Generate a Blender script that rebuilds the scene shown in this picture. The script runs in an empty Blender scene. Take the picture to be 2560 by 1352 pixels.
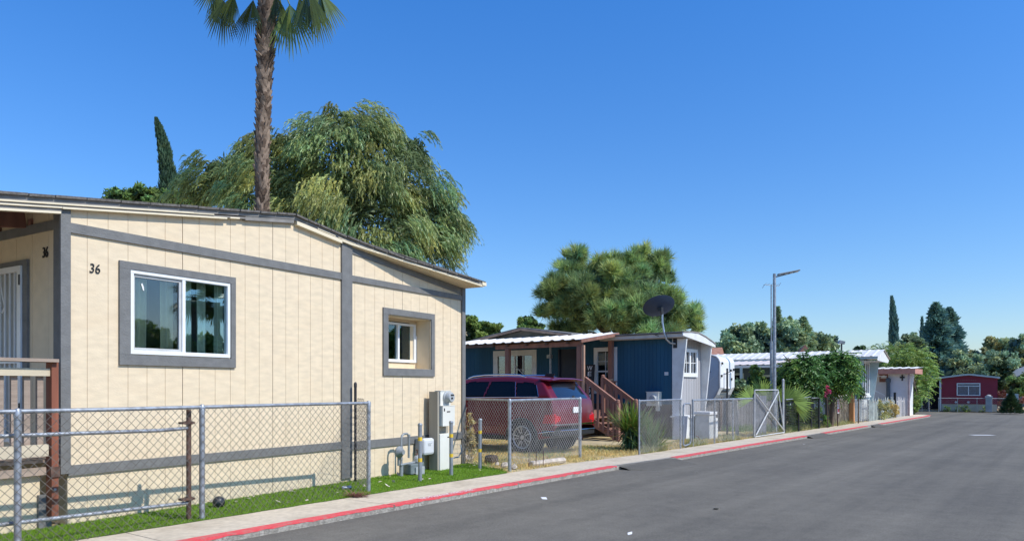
import bpy, math, random
import numpy as np
from mathutils import Vector, Matrix

random.seed(7)
rng = np.random.default_rng(11)
SC = bpy.context.scene
COL = SC.collection
F, CX, HY, H = 1849.0, 1280.0, 968.0, 1.5      # focal length in photo pixels, principal column, horizon row, eye height
PI = math.pi

# ------------------------------------------------------------------ survey helpers (photo -> metres on real planes)
def gnd(px, py, z=0.0):
    d = F * (H - z) / (py - HY)
    return Vector(((px - CX) / F * d, d, z))

def at(px, py, d):
    return Vector(((px - CX) / F * d, d, H + (HY - py) / F * d))

def fac(o, th, px, py, yo=0.0):
    """point of the pixel ray on the facade plane (local y = yo): local x, z"""
    tx, ty = math.cos(th), math.sin(th); nx, ny = -ty, tx
    a = (px - CX) / F; ox, oy = o[0] + nx * yo, o[1] + ny * yo
    s = (a * oy - ox) / (tx - a * ty); d = oy + ty * s
    return s, H + (HY - py) / F * d

def side(o, th, px, py, xo=0.0):
    """point of the pixel ray on the side plane (local x = xo): local y, z"""
    tx, ty = math.cos(th), math.sin(th); nx, ny = -ty, tx
    a = (px - CX) / F; ox, oy = o[0] + tx * xo, o[1] + ty * xo
    s = (a * oy - ox) / (nx - a * ny); d = oy + ny * s
    return s, H + (HY - py) / F * d

def lin(h):
    h = h.lstrip('#'); out = []
    for i in (0, 2, 4):
        c = int(h[i:i + 2], 16) / 255
        out.append(c / 12.92 if c <= .04045 else ((c + .055) / 1.055) ** 2.4)
    return out

# ------------------------------------------------------------------ materials
def mat(name, col, rough=.6, metal=0., var=.15, scale=4., bump=0., bscale=30., stretch=(1, 1, 1), coat=0., spec=.5, dirt=None, dirt_amt=.0, dirt_scale=1.5):
    if isinstance(col, str): col = lin(col)
    m = bpy.data.materials.new(name); m.use_nodes = True
    nt = m.node_tree; N = nt.nodes; L = nt.links
    b = N['Principled BSDF']
    b.inputs['Roughness'].default_value = rough; b.inputs['Metallic'].default_value = metal
    b.inputs['Specular IOR Level'].default_value = spec
    b.inputs['Coat Weight'].default_value = coat; b.inputs['Coat Roughness'].default_value = .04
    tc = N.new('ShaderNodeTexCoord'); mp = N.new('ShaderNodeMapping'); mp.inputs['Scale'].default_value = stretch
    L.new(tc.outputs['Object'], mp.inputs['Vector'])
    nz = N.new('ShaderNodeTexNoise'); nz.inputs['Scale'].default_value = scale; nz.inputs['Detail'].default_value = 6
    L.new(mp.outputs['Vector'], nz.inputs['Vector'])
    rp = N.new('ShaderNodeValToRGB')
    e = rp.color_ramp.elements
    e[0].position = .3; e[1].position = .7
    e[0].color = [max(0, c * (1 - var)) for c in col] + [1]; e[1].color = [min(1, c * (1 + var)) for c in col] + [1]
    L.new(nz.outputs['Fac'], rp.inputs['Fac'])
    out = rp.outputs['Color']
    if dirt is not None:
        if isinstance(dirt, str): dirt = lin(dirt)
        n2 = N.new('ShaderNodeTexNoise'); n2.inputs['Scale'].default_value = dirt_scale; n2.inputs['Detail'].default_value = 8; n2.inputs['Roughness'].default_value = .65
        L.new(mp.outputs['Vector'], n2.inputs['Vector'])
        r2 = N.new('ShaderNodeValToRGB'); r2.color_ramp.elements[0].position = .48; r2.color_ramp.elements[1].position = .68
        r2.color_ramp.elements[1].color = (dirt_amt, dirt_amt, dirt_amt, 1)
        L.new(n2.outputs['Fac'], r2.inputs['Fac'])
        mx = N.new('ShaderNodeMixRGB'); L.new(r2.outputs['Color'], mx.inputs['Fac']); L.new(out, mx.inputs[1]); mx.inputs[2].default_value = list(dirt) + [1]
        out = mx.outputs['Color']
    L.new(out, b.inputs['Base Color'])
    if bump:
        n3 = N.new('ShaderNodeTexNoise'); n3.inputs['Scale'].default_value = bscale; n3.inputs['Detail'].default_value = 5
        L.new(mp.outputs['Vector'], n3.inputs['Vector'])
        bp = N.new('ShaderNodeBump'); bp.inputs['Strength'].default_value = bump; bp.inputs['Distance'].default_value = .02
        L.new(n3.outputs['Fac'], bp.inputs['Height']); L.new(bp.outputs['Normal'], b.inputs['Normal'])
    return m

def leafmat(name, col, rough=.55, trans=.3):
    """foliage: base colour times the per-leaf tint stored on the mesh"""
    if isinstance(col, str): col = lin(col)
    m = bpy.data.materials.new(name); m.use_nodes = True
    nt = m.node_tree; N = nt.nodes; L = nt.links
    b = N['Principled BSDF']; out = N['Material Output']
    at_ = N.new('ShaderNodeAttribute'); at_.attribute_name = 'tint'
    mx = N.new('ShaderNodeMixRGB'); mx.blend_type = 'MULTIPLY'; mx.inputs['Fac'].default_value = 1
    mx.inputs[1].default_value = list(col) + [1]; L.new(at_.outputs['Color'], mx.inputs[2])
    L.new(mx.outputs['Color'], b.inputs['Base Color']); b.inputs['Roughness'].default_value = rough
    b.inputs['Specular IOR Level'].default_value = .35
    tr = N.new('ShaderNodeBsdfTranslucent'); L.new(mx.outputs['Color'], tr.inputs['Color'])
    ms = N.new('ShaderNodeMixShader'); ms.inputs['Fac'].default_value = trans
    L.new(b.outputs['BSDF'], ms.inputs[1]); L.new(tr.outputs['BSDF'], ms.inputs[2]); L.new(ms.outputs['Shader'], out.inputs['Surface'])
    return m

def glassmat(name, tint, refl=.22, rough=.0, gtint=(1, 1, 1)):
    m = bpy.data.materials.new(name); m.use_nodes = True
    nt = m.node_tree; N = nt.nodes; L = nt.links
    N.remove(N['Principled BSDF']); out = N['Material Output']
    t = N.new('ShaderNodeBsdfTransparent'); t.inputs['Color'].default_value = list(tint) + [1]
    g = N.new('ShaderNodeBsdfGlossy'); g.inputs['Roughness'].default_value = rough; g.inputs['Color'].default_value = list(gtint) + [1]
    lw = N.new('ShaderNodeFresnel'); lw.inputs['IOR'].default_value = 1.5
    ad = N.new('ShaderNodeMath'); ad.operation = 'ADD'; ad.use_clamp = True; ad.inputs[1].default_value = refl
    nz = N.new('ShaderNodeTexNoise'); nz.inputs['Scale'].default_value = 1.3
    tc = N.new('ShaderNodeTexCoord'); L.new(tc.outputs['Object'], nz.inputs['Vector'])
    bp = N.new('ShaderNodeBump'); bp.inputs['Strength'].default_value = .003; bp.inputs['Distance'].default_value = .02
    L.new(nz.outputs['Fac'], bp.inputs['Height']); L.new(bp.outputs['Normal'], g.inputs['Normal'])
    L.new(lw.outputs['Fac'], ad.inputs[0])
    ms = N.new('ShaderNodeMixShader'); L.new(ad.outputs['Value'], ms.inputs['Fac'])
    L.new(t.outputs['BSDF'], ms.inputs[1]); L.new(g.outputs['BSDF'], ms.inputs[2]); L.new(ms.outputs['Shader'], out.inputs['Surface'])
    return m

# ------------------------------------------------------------------ mesh builder
class MB:
    def __init__(s): s.v = []; s.f = []; s.m = []
    def add(s, vs, fs, m=0):
        o = len(s.v); s.v += [tuple(v) for v in vs]
        for f in fs: s.f.append([i + o for i in f]); s.m.append(m)
    def box(s, a, b, m=0):
        x0, x1 = sorted((a[0], b[0])); y0, y1 = sorted((a[1], b[1])); z0, z1 = sorted((a[2], b[2]))
        s.add([(x0, y0, z0), (x1, y0, z0), (x1, y1, z0), (x0, y1, z0), (x0, y0, z1), (x1, y0, z1), (x1, y1, z1), (x0, y1, z1)],
              [(0, 3, 2, 1), (4, 5, 6, 7), (0, 1, 5, 4), (1, 2, 6, 5), (2, 3, 7, 6), (3, 0, 4, 7)], m)
    def hexa(s, b4, t4, m=0):
        s.add(list(b4) + list(t4), [(0, 3, 2, 1), (4, 5, 6, 7), (0, 1, 5, 4), (1, 2, 6, 5), (2, 3, 7, 6), (3, 0, 4, 7)], m)
    def beam(s, p0, p1, w, h, up=(0, 0, 1), m=0):
        p0, p1 = Vector(p0), Vector(p1); d = (p1 - p0).normalized(); up = Vector(up)
        r = d.cross(up)
        if r.length < 1e-4: r = d.cross(Vector((1, 0, 0)))
        r.normalize(); u = r.cross(d).normalized()
        q = [r * (a * w / 2) + u * (b * h / 2) for a, b in ((-1, -1), (1, -1), (1, 1), (-1, 1))]
        s.add([p0 + k for k in q] + [p1 + k for k in q], [(0, 1, 2, 3), (7, 6, 5, 4), (0, 4, 5, 1), (1, 5, 6, 2), (2, 6, 7, 3), (3, 7, 4, 0)], m)
    def prism(s, pts, vec, m=0):
        n = len(pts); v = Vector(vec)
        s.add([Vector(p) for p in pts] + [Vector(p) + v for p in pts],
              [tuple(range(n - 1, -1, -1)), tuple(range(n, 2 * n))] + [(i, (i + 1) % n, n + (i + 1) % n, n + i) for i in range(n)], m)
    def tube(s, pts, r, n=8, cap=True, m=0, radii=None):
        pts = [Vector(p) for p in pts]; k = len(pts); vs = []; fs = []
        ref = None
        for i, p in enumerate(pts):
            d = (pts[min(i + 1, k - 1)] - pts[max(i - 1, 0)]).normalized()
            if ref is None:
                ref = d.cross(Vector((0, 0, 1)))
                if ref.length < 1e-3: ref = d.cross(Vector((1, 0, 0)))
            ref = (ref - d * ref.dot(d)).normalized(); b = d.cross(ref)
            rr = radii[i] if radii else r
            for j in range(n):
                a = 2 * PI * j / n; vs.append(p + ref * (rr * math.cos(a)) + b * (rr * math.sin(a)))
        for i in range(k - 1):
            for j in range(n):
                fs.append((i * n + j, i * n + (j + 1) % n, (i + 1) * n + (j + 1) % n, (i + 1) * n + j))
        if cap: fs += [tuple(range(n - 1, -1, -1)), tuple(range((k - 1) * n, k * n))]
        s.add(vs, fs, m)
    def lathe(s, prof, n=16, M=None, m=0, cap=True):
        vs = []; fs = []; k = len(prof)
        for r, z in prof:
            for j in range(n):
                a = 2 * PI * j / n; p = Vector((r * math.cos(a), r * math.sin(a), z)); vs.append(M @ p if M else p)
        for i in range(k - 1):
            for j in range(n): fs.append((i * n + j, i * n + (j + 1) % n, (i + 1) * n + (j + 1) % n, (i + 1) * n + j))
        if cap and prof[0][0] > 1e-6: fs.append(tuple(range(n - 1, -1, -1)))
        if cap and prof[-1][0] > 1e-6: fs.append(tuple(range((k - 1) * n, k * n)))
        s.add(vs, fs, m)
    def quad(s, a, b, c, d, m=0): s.add([a, b, c, d], [(0, 1, 2, 3)], m)
    def build(s, name, mats, parent=None, smooth=False, bevel=0, loc=None, rot=None):
        me = bpy.data.meshes.new(name); me.from_pydata(s.v, [], s.f)
        if not isinstance(mats, (list, tuple)): mats = [mats]
        for q in mats: me.materials.append(q)
        if len(mats) > 1: me.polygons.foreach_set('material_index', s.m)
        if smooth:
            me.polygons.foreach_set('use_smooth', [True] * len(me.polygons))
            me.set_sharp_from_angle(angle=math.radians(40))
        me.update(); o = bpy.data.objects.new(name, me); COL.objects.link(o)
        if parent: o.parent = parent
        if loc: o.location = loc
        if rot: o.rotation_euler = rot
        if bevel:
            bv = o.modifiers.new('bevel', 'BEVEL'); bv.width = bevel; bv.segments = 2; bv.limit_method = 'ANGLE'
        return o

def np_mesh(name, verts, k, mats, parent=None, tint=None, midx=None):
    """many k-gons that share no vertices; tint = one rgb per face"""
    n = len(verts) // k
    me = bpy.data.meshes.new(name); me.vertices.add(len(verts)); me.vertices.foreach_set('co', np.ascontiguousarray(verts, dtype=np.float32).ravel())
    me.loops.add(n * k); me.loops.foreach_set('vertex_index', np.arange(n * k, dtype=np.int32))
    me.polygons.add(n); me.polygons.foreach_set('loop_start', np.arange(0, n * k, k, dtype=np.int32)); me.polygons.foreach_set('loop_total', np.full(n, k, dtype=np.int32))
    if not isinstance(mats, (list, tuple)): mats = [mats]
    for q in mats: me.materials.append(q)
    if midx is not None: me.polygons.foreach_set('material_index', np.asarray(midx, dtype=np.int32))
    if tint is not None:
        at_ = me.color_attributes.new('tint', 'FLOAT_COLOR', 'POINT')
        c = np.ones((n * k, 4), np.float32); c[:, :3] = np.repeat(tint, k, axis=0); at_.data.foreach_set('color', c.ravel())
    me.update(calc_edges=True); me.validate()
    o = bpy.data.objects.new(name, me); COL.objects.link(o)
    if parent: o.parent = parent
    return o

def thing(name, label, cat, loc=(0, 0, 0), rotz=0., group=None):
    o = bpy.data.objects.new(name, None); COL.objects.link(o); o.location = loc; o.rotation_euler = (0, 0, rotz)
    o.empty_display_size = .2
    o['label'] = label; o['category'] = cat
    if group: o['group'] = group
    return o

def tag(o, label, cat, group=None):
    o['label'] = label; o['category'] = cat
    if group: o['group'] = group
    return o

def struct(o): o['kind'] = 'structure'; return o

def copy_tree(o, parent=None):
    c = o.copy(); COL.objects.link(c)
    if parent: c.parent = parent
    for ch in list(o.children): copy_tree(ch, c)
    return c

def text_obj(body, name, m, parent, M, size=.1, ext=.004, width=None, shear=0.):
    cu = bpy.data.curves.new(name, 'FONT'); cu.body = body; cu.size = size; cu.extrude = ext; cu.align_x = 'CENTER'; cu.align_y = 'CENTER'; cu.shear = shear
    t = bpy.data.objects.new(name, cu); COL.objects.link(t)
    bpy.context.view_layer.update()
    me = bpy.data.meshes.new_from_object(t.evaluated_get(bpy.context.evaluated_depsgraph_get()))
    bpy.data.objects.remove(t)
    if width:
        xs = [v.co.x for v in me.vertices]; k = width / (max(xs) - min(xs))
        for v in me.vertices: v.co.x *= k
    me.transform(M); me.materials.clear(); me.materials.append(m)
    o = bpy.data.objects.new(name, me); COL.objects.link(o)
    if parent: o.parent = parent
    return o

# ------------------------------------------------------------------ street alignment
K = [(-20.5, -16.5), (-11.7, -4.5), (-2.81, 7.64), (-.24, 11.14), (1.976, 14.08), (3.45, 15.75), (7.2, 20.5), (8.98, 22.7), (15.3, 30.6), (21.6, 38.5), (22.6, 39.9), (22.9, 41.0), (22.3, 42.0), (18, 45.4)]
KV = [Vector((a, b, 0)) for a, b in K]
KL = [0.]
for a, b in zip(KV, KV[1:]): KL.append(KL[-1] + (b - a).length)
KN = []
for i in range(len(KV)):
    d = (KV[min(i + 1, len(KV) - 1)] - KV[max(i - 1, 0)]).normalized(); KN.append(Vector((-d.y, d.x, 0)))

def KP(s, w=0., z=0.):
    """point at arc length s along the kerb edge, w metres to the left of it"""
    i = 0
    while i < len(KL) - 2 and s > KL[i + 1]: i += 1
    t = (s - KL[i]) / (KL[i + 1] - KL[i])
    p = KV[i].lerp(KV[i + 1], t) + KN[i].lerp(KN[i + 1], t) * w
    return Vector((p.x, p.y, z))

def KS(px, w=0.):
    """arc length at which the offset kerb line crosses the photo column px"""
    a = (px - CX) / F; lo, hi = KL[1], KL[9]
    for _ in range(50):
        m_ = (lo + hi) / 2; p = KP(m_, w)
        if p.y <= 0 or p.x / p.y < a: lo = m_
        else: hi = m_
    return lo

TH = math.atan2(.785, .62)          # bearing of the street
U = Vector((.62, .785, 0)).normalized(); MM = Vector((-U.y, U.x, 0))
SW = .97                            # sidewalk width

# ------------------------------------------------------------------ materials in use
m_asph = None
def asphalt(name, base, var):
    m = bpy.data.materials.new(name); m.use_nodes = True; nt = m.node_tree; N = nt.nodes; L = nt.links; b = N['Principled BSDF']
    tc = N.new('ShaderNodeTexCoord')
    def noise(scale, rot=0, st=(1, 1, 1), det=6, rough=.6):
        mp = N.new('ShaderNodeMapping'); mp.inputs['Rotation'].default_value = (0, 0, rot); mp.inputs['Scale'].default_value = st
        if rot:
            m0 = N.new('ShaderNodeMapping'); m0.inputs['Rotation'].default_value = (0, 0, rot); mp.inputs['Rotation'].default_value = (0, 0, 0)
            L.new(tc.outputs['Object'], m0.inputs['Vector']); L.new(m0.outputs['Vector'], mp.inputs['Vector'])
        else: L.new(tc.outputs['Object'], mp.inputs['Vector'])
        n = N.new('ShaderNodeTexNoise'); n.inputs['Scale'].default_value = scale; n.inputs['Detail'].default_value = det; n.inputs['Roughness'].default_value = rough
        L.new(mp.outputs['Vector'], n.inputs['Vector']); return n.outputs['Fac']
    def ramp(f, p0, p1, c0, c1):
        r = N.new('ShaderNodeValToRGB'); r.color_ramp.elements[0].position = p0; r.color_ramp.elements[1].position = p1
        r.color_ramp.elements[0].color = (*c0, 1); r.color_ramp.elements[1].color = (*c1, 1); L.new(f, r.inputs['Fac']); return r.outputs['Color']
    def mul(a, c):
        x = N.new('ShaderNodeMixRGB'); x.blend_type = 'MULTIPLY'; x.inputs['Fac'].default_value = 1; L.new(a, x.inputs[1]); L.new(c, x.inputs[2]); return x.outputs['Color']
    c = ramp(noise(160, det=3), .3, .75, [q * (1 - var) for q in base], [q * (1 + var * 1.3) for q in base])
    c = mul(c, ramp(noise(.35, det=7), .3, .7, (.84, .84, .855), (1.13, 1.12, 1.11)))
    c = mul(c, ramp(noise(1.0, rot=-TH, st=(.045, 1.5, 1), det=5), .3, .72, (.76, .76, .77), (1.18, 1.17, 1.16)))
    c = mul(c, ramp(noise(42, det=4, rough=.75), .32, .68, (.78, .78, .78), (1.22, 1.22, 1.2)))
    c = mul(c, ramp(noise(5, det=9, rough=.7), .35, .65, (.9, .9, .9), (1.08, 1.08, 1.08)))
    L.new(c, b.inputs['Base Color']); b.inputs['Roughness'].default_value = .92; b.inputs['Specular IOR Level'].default_value = .25
    bp = N.new('ShaderNodeBump'); bp.inputs['Strength'].default_value = .5; bp.inputs['Distance'].default_value = .008
    L.new(noise(220, det=3), bp.inputs['Height']); L.new(bp.outputs['Normal'], b.inputs['Normal'])
    return m

m_road = asphalt('asphalt', (.160, .147, .120), .42)
m_patch = asphalt('asphalt_patch', (.13, .12, .10), .25)
m_walk = mat('concrete_walk', (.585, .495, .365), .9, var=.12, scale=14, bump=.25, bscale=90, dirt=(.36, .29, .2), dirt_amt=.6, dirt_scale=1.6)
m_kerb = mat('concrete_kerb', (.36, .33, .28), .95, var=.35, scale=30, bump=.8, bscale=60, dirt=(.2, .18, .15), dirt_amt=.8, dirt_scale=6)
m_redpaint = mat('kerb_paint_red', (.72, .075, .085), .7, var=.14, scale=18, dirt=(.40, .20, .16), dirt_amt=.85, dirt_scale=9)
m_whitepaint = mat('paint_white', (.8, .78, .76), .7, var=.08)
m_dirt = mat('bare_ground', (.46, .36, .20), .95, var=.3, scale=3, bump=.6, bscale=25, dirt=(.58, .46, .24), dirt_amt=.8, dirt_scale=.8)
m_far = mat('far_ground', (.25, .22, .13), .95, var=.3, scale=.3)
m_siding = mat('cream_siding', (.725, .59, .405), .8, var=.085, scale=5, stretch=(1, 1, 3.2), bump=.17, bscale=34, dirt=(.70, .54, .35), dirt_amt=.4, dirt_scale=1.2)
m_sidingflat = mat('cream_board', (.70, .57, .385), .7, var=.05, scale=8)
m_creamlit = mat('cream_trim', (.76, .66, .47), .7, var=.05)
m_grey = mat('grey_trim', (.165, .163, .155), .7, var=.12, scale=9, stretch=(1, 1, 1), bump=.3, bscale=50)
m_greydark = mat('grey_fascia', (.24, .225, .205), .8, var=.2, scale=6)
m_shingle = mat('shingle', (.13, .118, .105), .95, var=.4, scale=20, bump=.6, bscale=40)
m_white = mat('white_vinyl', (.78, .78, .76), .4, var=.04)
m_metalwhite = mat('white_metal_roof', (.80, .77, .71), .45, var=.08, scale=3, dirt=(.55, .45, .36), dirt_amt=.45, dirt_scale=1.2)
m_galv = mat('galvanised_steel', (.34, .36, .38), .5, metal=.6, var=.3, scale=14)
m_wire = mat('wire', (.13, .115, .095), .6, metal=.2, var=.25, scale=5)
m_wirefar = mat('wire_grey', (.36, .36, .35), .55, metal=.2, var=.25, scale=5)
m_rust = mat('rusty_steel', (.13, .075, .055), .8, metal=.2, var=.5, scale=12)
m_black = mat('black_metal', (.018, .018, .02), .5, var=.3)
m_glass = glassmat('window_glass', (.93, .97, .95), .14, gtint=(.72, .9, .95))
m_glass2 = glassmat('screen_glass', (.86, .87, .83), .05, rough=.02)
m_glassdark = glassmat('dark_glass', (.62, .67, .70), .08)
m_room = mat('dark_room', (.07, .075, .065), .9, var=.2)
m_curtain = mat('cream_curtain', (.80, .80, .60), .9, var=.12, scale=6)
m_blind = mat('blind_slats', (.66, .66, .64), .6, var=.05)
m_wood_red = mat('redwood_post', (.26, .085, .045), .75, var=.35, scale=6, stretch=(1, 1, .12), bump=.3, bscale=20, dirt=(.40, .2, .12), dirt_amt=.6)
m_wood_grey = mat('weathered_wood', (.34, .26, .2), .85, var=.35, scale=8, stretch=(.15, 1, 1), bump=.4, bscale=25)
m_wood_brown = mat('brown_stained_wood', (.26, .125, .09), .8, var=.25, scale=6, stretch=(1, 1, .2))
m_wood_orange = mat('new_lumber', (.52, .24, .09), .75, var=.25, scale=5, stretch=(1, 1, .15))
m_digit = mat('black_numerals', (.015, .014, .014), .4, var=.1)
m_yellow = mat('reflective_yellow', (.75, .5, .03), .5, var=.08)
m_bollard = mat('bollard_grey', (.27, .29, .31), .5, metal=.3, var=.15, scale=8, bump=.1)
m_cabinet = mat('utility_white', (.72, .71, .64), .45, var=.06, dirt=(.5, .45, .36), dirt_amt=.35, dirt_scale=2)
m_meter = mat('meter_grey', (.42, .44, .44), .45, metal=.2, var=.1)
m_gaspipe = mat('gas_pipe_grey', (.26, .28, .285), .55, metal=.2, var=.2, scale=12)
m_boxwhite = mat('plastic_white', (.62, .63, .64), .4, var=.05)
m_bark = mat('palm_bark', (.12, .08, .055), .95, var=.45, scale=9, bump=.5, bscale=20)
m_boot = mat('palm_boot', (.27, .195, .14), .9, var=.4, scale=7)
m_trunk = mat('tree_bark', (.12, .085, .06), .95, var=.3, scale=8, bump=.6)
m_blue = mat('blue_siding', (.011, .078, .142), .75, var=.12, scale=3, stretch=(1, 1, .1), bump=.1, bscale=20)
m_bluegrey = mat('grey_blue_siding', (.37, .36, .36), .7, var=.08, scale=3, stretch=(1, 1, .1))
m_wingwhite = mat('white_board', (.72, .72, .70), .65, var=.06, dirt=(.5, .46, .4), dirt_amt=.4, dirt_scale=2.5)
m_skirt = mat('brown_skirting', (.10, .065, .05), .9, var=.3, scale=5)
m_teal = mat('pale_teal_siding', (.42, .54, .56), .65, var=.06, scale=3)
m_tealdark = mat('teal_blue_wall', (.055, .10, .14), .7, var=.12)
m_pink = mat('pink_fascia', (.50, .23, .17), .75, var=.12)
m_pinkwall = mat('white_stucco', (.66, .65, .66), .8, var=.05)
m_redhouse = mat('oxblood_siding', (.25, .018, .035), .65, var=.1, scale=2)
m_creamblock = mat('cream_block', (.55, .50, .38), .85, var=.12)
m_dish = mat('dish_slate', (.022, .042, .08), .5, var=.1)
m_steel = mat('brushed_steel', (.42, .43, .45), .35, metal=.8, var=.15)
m_carred = mat('car_paint_red', (.155, .003, .011), .28, metal=.25, var=.03, coat=.6)
m_carglass = mat('car_glass', (.004, .005, .008), .03, var=.05, spec=.25)
m_rearglass = mat('car_rear_glass', (.012, .016, .022), .03, var=.05, spec=1., coat=.6)
m_tyre = mat('tyre_rubber', (.015, .015, .015), .85, var=.2)
m_plastic = mat('black_plastic', (.02, .02, .022), .55, var=.1)
m_chrome = mat('chrome', (.75, .75, .76), .12, metal=1., var=.03)
m_taillight = mat('tail_light', (.55, .01, .02), .15, var=.05, coat=1.)
m_brick = mat('brick_roof_tile', (.40, .19, .12), .85, var=.25, scale=6)
m_tanroof = mat('tan_roof', (.44, .37, .31), .9, var=.15, scale=4)
m_tealhouse = mat('slate_teal_wall', (.10, .17, .19), .8, var=.1)
m_stone = mat('pale_stone', (.5, .43, .35), .9, var=.25, scale=10, bump=.5)
m_reed = mat('dry_reed', (.34, .29, .22), .9, var=.4, scale=12, stretch=(1, 1, .2))
def interp(x, pts): return float(np.interp(x, [p[0] for p in pts], [p[1] for p in pts]))
# ================================================================== GROUND, ROAD, SIDEWALK
def flat(name, poly, z, m):
    mb = MB(); mb.add([(p[0], p[1], z) for p in poly], [tuple(range(len(poly)))]); return struct(mb.build(name, m))

flat('ground', [(-500, -300), (500, -300), (500, 900), (-500, 900)], -.16, m_far)
Q0 = Vector((27.4, 49.2, 0))
ks = KV[:13]
far_l = Q0 + MM * 45; far_r = Q0 - MM * 45
road_poly = [(p.x, p.y) for p in ks] + [(KV[12].x - 30 * .785, KV[12].y + 30 * .62), (far_l.x, far_l.y), (far_r.x, far_r.y), (75, 20), (40, -40), (-30, -40)]
flat('road', road_poly, -.07, m_road)
# yard left of the sidewalk, reaching under the lots
yd = [KP(s, SW + .005) for s in [.01] + KL[1:12]]
yard = [(p.x, p.y) for p in yd] + [(22.3 - 40, 42 + 28), (-60, 60), (-80, -10)]
flat('yard_ground', yard, -.012, m_dirt)
# lots across the far street and the far side of this street
fl = [(Q0 + MM * 45), (Q0 - MM * 45)]
flat('far_lot_ground', [(fl[0].x, fl[0].y), (fl[1].x, fl[1].y), (fl[1].x + 60, fl[1].y + 76), (fl[0].x + 60, fl[0].y + 76)], -.004, m_dirt)
mb = MB(); n_ = -U
a, b = Q0 + MM * 44, Q0 - MM * 44
mb.hexa([a - U * .25 + Vector((0, 0, -.1)), b - U * .25 + Vector((0, 0, -.1)), b + Vector((0, 0, -.1)), a + Vector((0, 0, -.1))],
        [a - U * .25 + Vector((0, 0, .012)), b - U * .25 + Vector((0, 0, .012)), b + Vector((0, 0, .012)), a + Vector((0, 0, .012))])
struct(mb.build('far_kerb', m_walk))
# opposite kerb and lot (behind the camera's right shoulder, seen in window reflections)
b = Q0 - MM * 8.5
mb = MB(); p0 = Vector((16.5, -22, 0)); p1 = p0 + U * 60
mb.hexa([p0 + Vector((0, 0, -.1)), p0 - MM * 20 + Vector((0, 0, -.1)), p1 - MM * 20 + Vector((0, 0, -.1)), p1 + Vector((0, 0, -.1))],
        [p0, p0 - MM * 20, p1 - MM * 20, p1])
struct(mb.build('opposite_lot_ground', m_dirt))

# ramps: kerb is dropped where driveways cross
ramps = [(KS(1548), KS(1688)), (KS(2018), KS(2062)), (KS(2178), KS(2200))]
j0 = KS(985); JO = [j0 - 2.9 * 4, j0 - 2.9 * 3, j0 - 2.9 * 2, j0 - 2.9, j0, KS(1296), KS(1540), KS(1622), KS(1781), KS(1912), KS(2017), KS(2062), KS(2200)]
JO += [JO[-1] + 2.9 * i for i in range(1, 3)]
S_END = KL[10]
def strip(mb, s0, s1, w0, w1, z0, z1, step=.35, drop=0.):
    n = max(1, int((s1 - s0) / step)); ss = [s0 + (s1 - s0) * i / n for i in range(n + 1)]
    vs = []
    for s in ss:
        for w, z in ((w0, z0), (w1, z0), (w1, z1), (w0, z1)):
            vs.append(KP(s, w, z - (drop if w == w0 and z == z1 else 0)))
    fs = []
    for i in range(n):
        o = i * 4; q = o + 4
        for j in range(4): fs.append((o + j, o + (j + 1) % 4, q + (j + 1) % 4, q + j))
    fs += [(0, 1, 2, 3), (n * 4 + 3, n * 4 + 2, n * 4 + 1, n * 4)]
    mb.add(vs, fs)
sw = MB(); kb = MB(); edges = [KL[1] - 6] + JO + [S_END + 1.2]
for s0, s1 in zip(edges, edges[1:]):
    strip(sw, s0 + .006, s1 - .006, .165, SW, -.1, 0.)
    strip(kb, s0 + .005, s1 - .005, 0., .160, -.1, 0.0)
strip(sw, edges[0], edges[-1], .02, SW - .01, -.1, -.022)
struct(sw.build('sidewalk', m_walk)); kerb = struct(kb.build('kerb', m_kerb))
# red paint on the kerb, ragged ends and worn gaps; paint sheet sits 4 mm proud and laps over the nose
rp = MB()
spans = [(KL[1] - 6, j0 - .01), (j0 + .012, KS(1296) - .015), (KS(1296) + .02, ramps[0][0] - .08), (ramps[0][1] + .05, KS(1781) - .012), (KS(1781) + .012, KS(1912) - .01), (KS(1912) + .01, ramps[1][0]), (ramps[1][1], KS(2170)), (ramps[2][1] + .2, S_END)]
for s0, s1 in spans:
    n = max(2, int((s1 - s0) / .09)); ss = [s0 + (s1 - s0) * i / n for i in range(n + 1)]
    vs = []; 
    for s in ss:
        jit = random.uniform(-.006, .006); j2 = random.uniform(0, .016)
        vs += [KP(s, -.004, -.006 - j2), KP(s, -.003, .004), KP(s, .150 + jit, .004)]
    fs = []
    for i in range(n):
        fs += [(3 * i, 3 * i + 3, 3 * i + 4, 3 * i + 1), (3 * i + 1, 3 * i + 4, 3 * i + 5, 3 * i + 2)]
    rp.add(vs, fs)
red = rp.build('red_kerb_paint', m_redpaint, kerb)
# white stencil lettering on the red paint
sA, sB = KS(1052, .08), KS(1184, .08)
pc = KP((sA + sB) / 2, .085, .0075); tu = (KP(sB, .085) - KP(sA, .085)).normalized(); tm = Vector((-tu.y, tu.x, 0))
Mt = Matrix(((tu.x, tm.x, 0, pc.x), (tu.y, tm.y, 0, pc.y), (0, 0, 1, pc.z), (0, 0, 0, 1)))
text_obj('NO PARKING FIRE LANE', 'kerb_lettering', m_whitepaint, kerb, Mt, size=.13, ext=.0005, width=(sB - sA))
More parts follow.
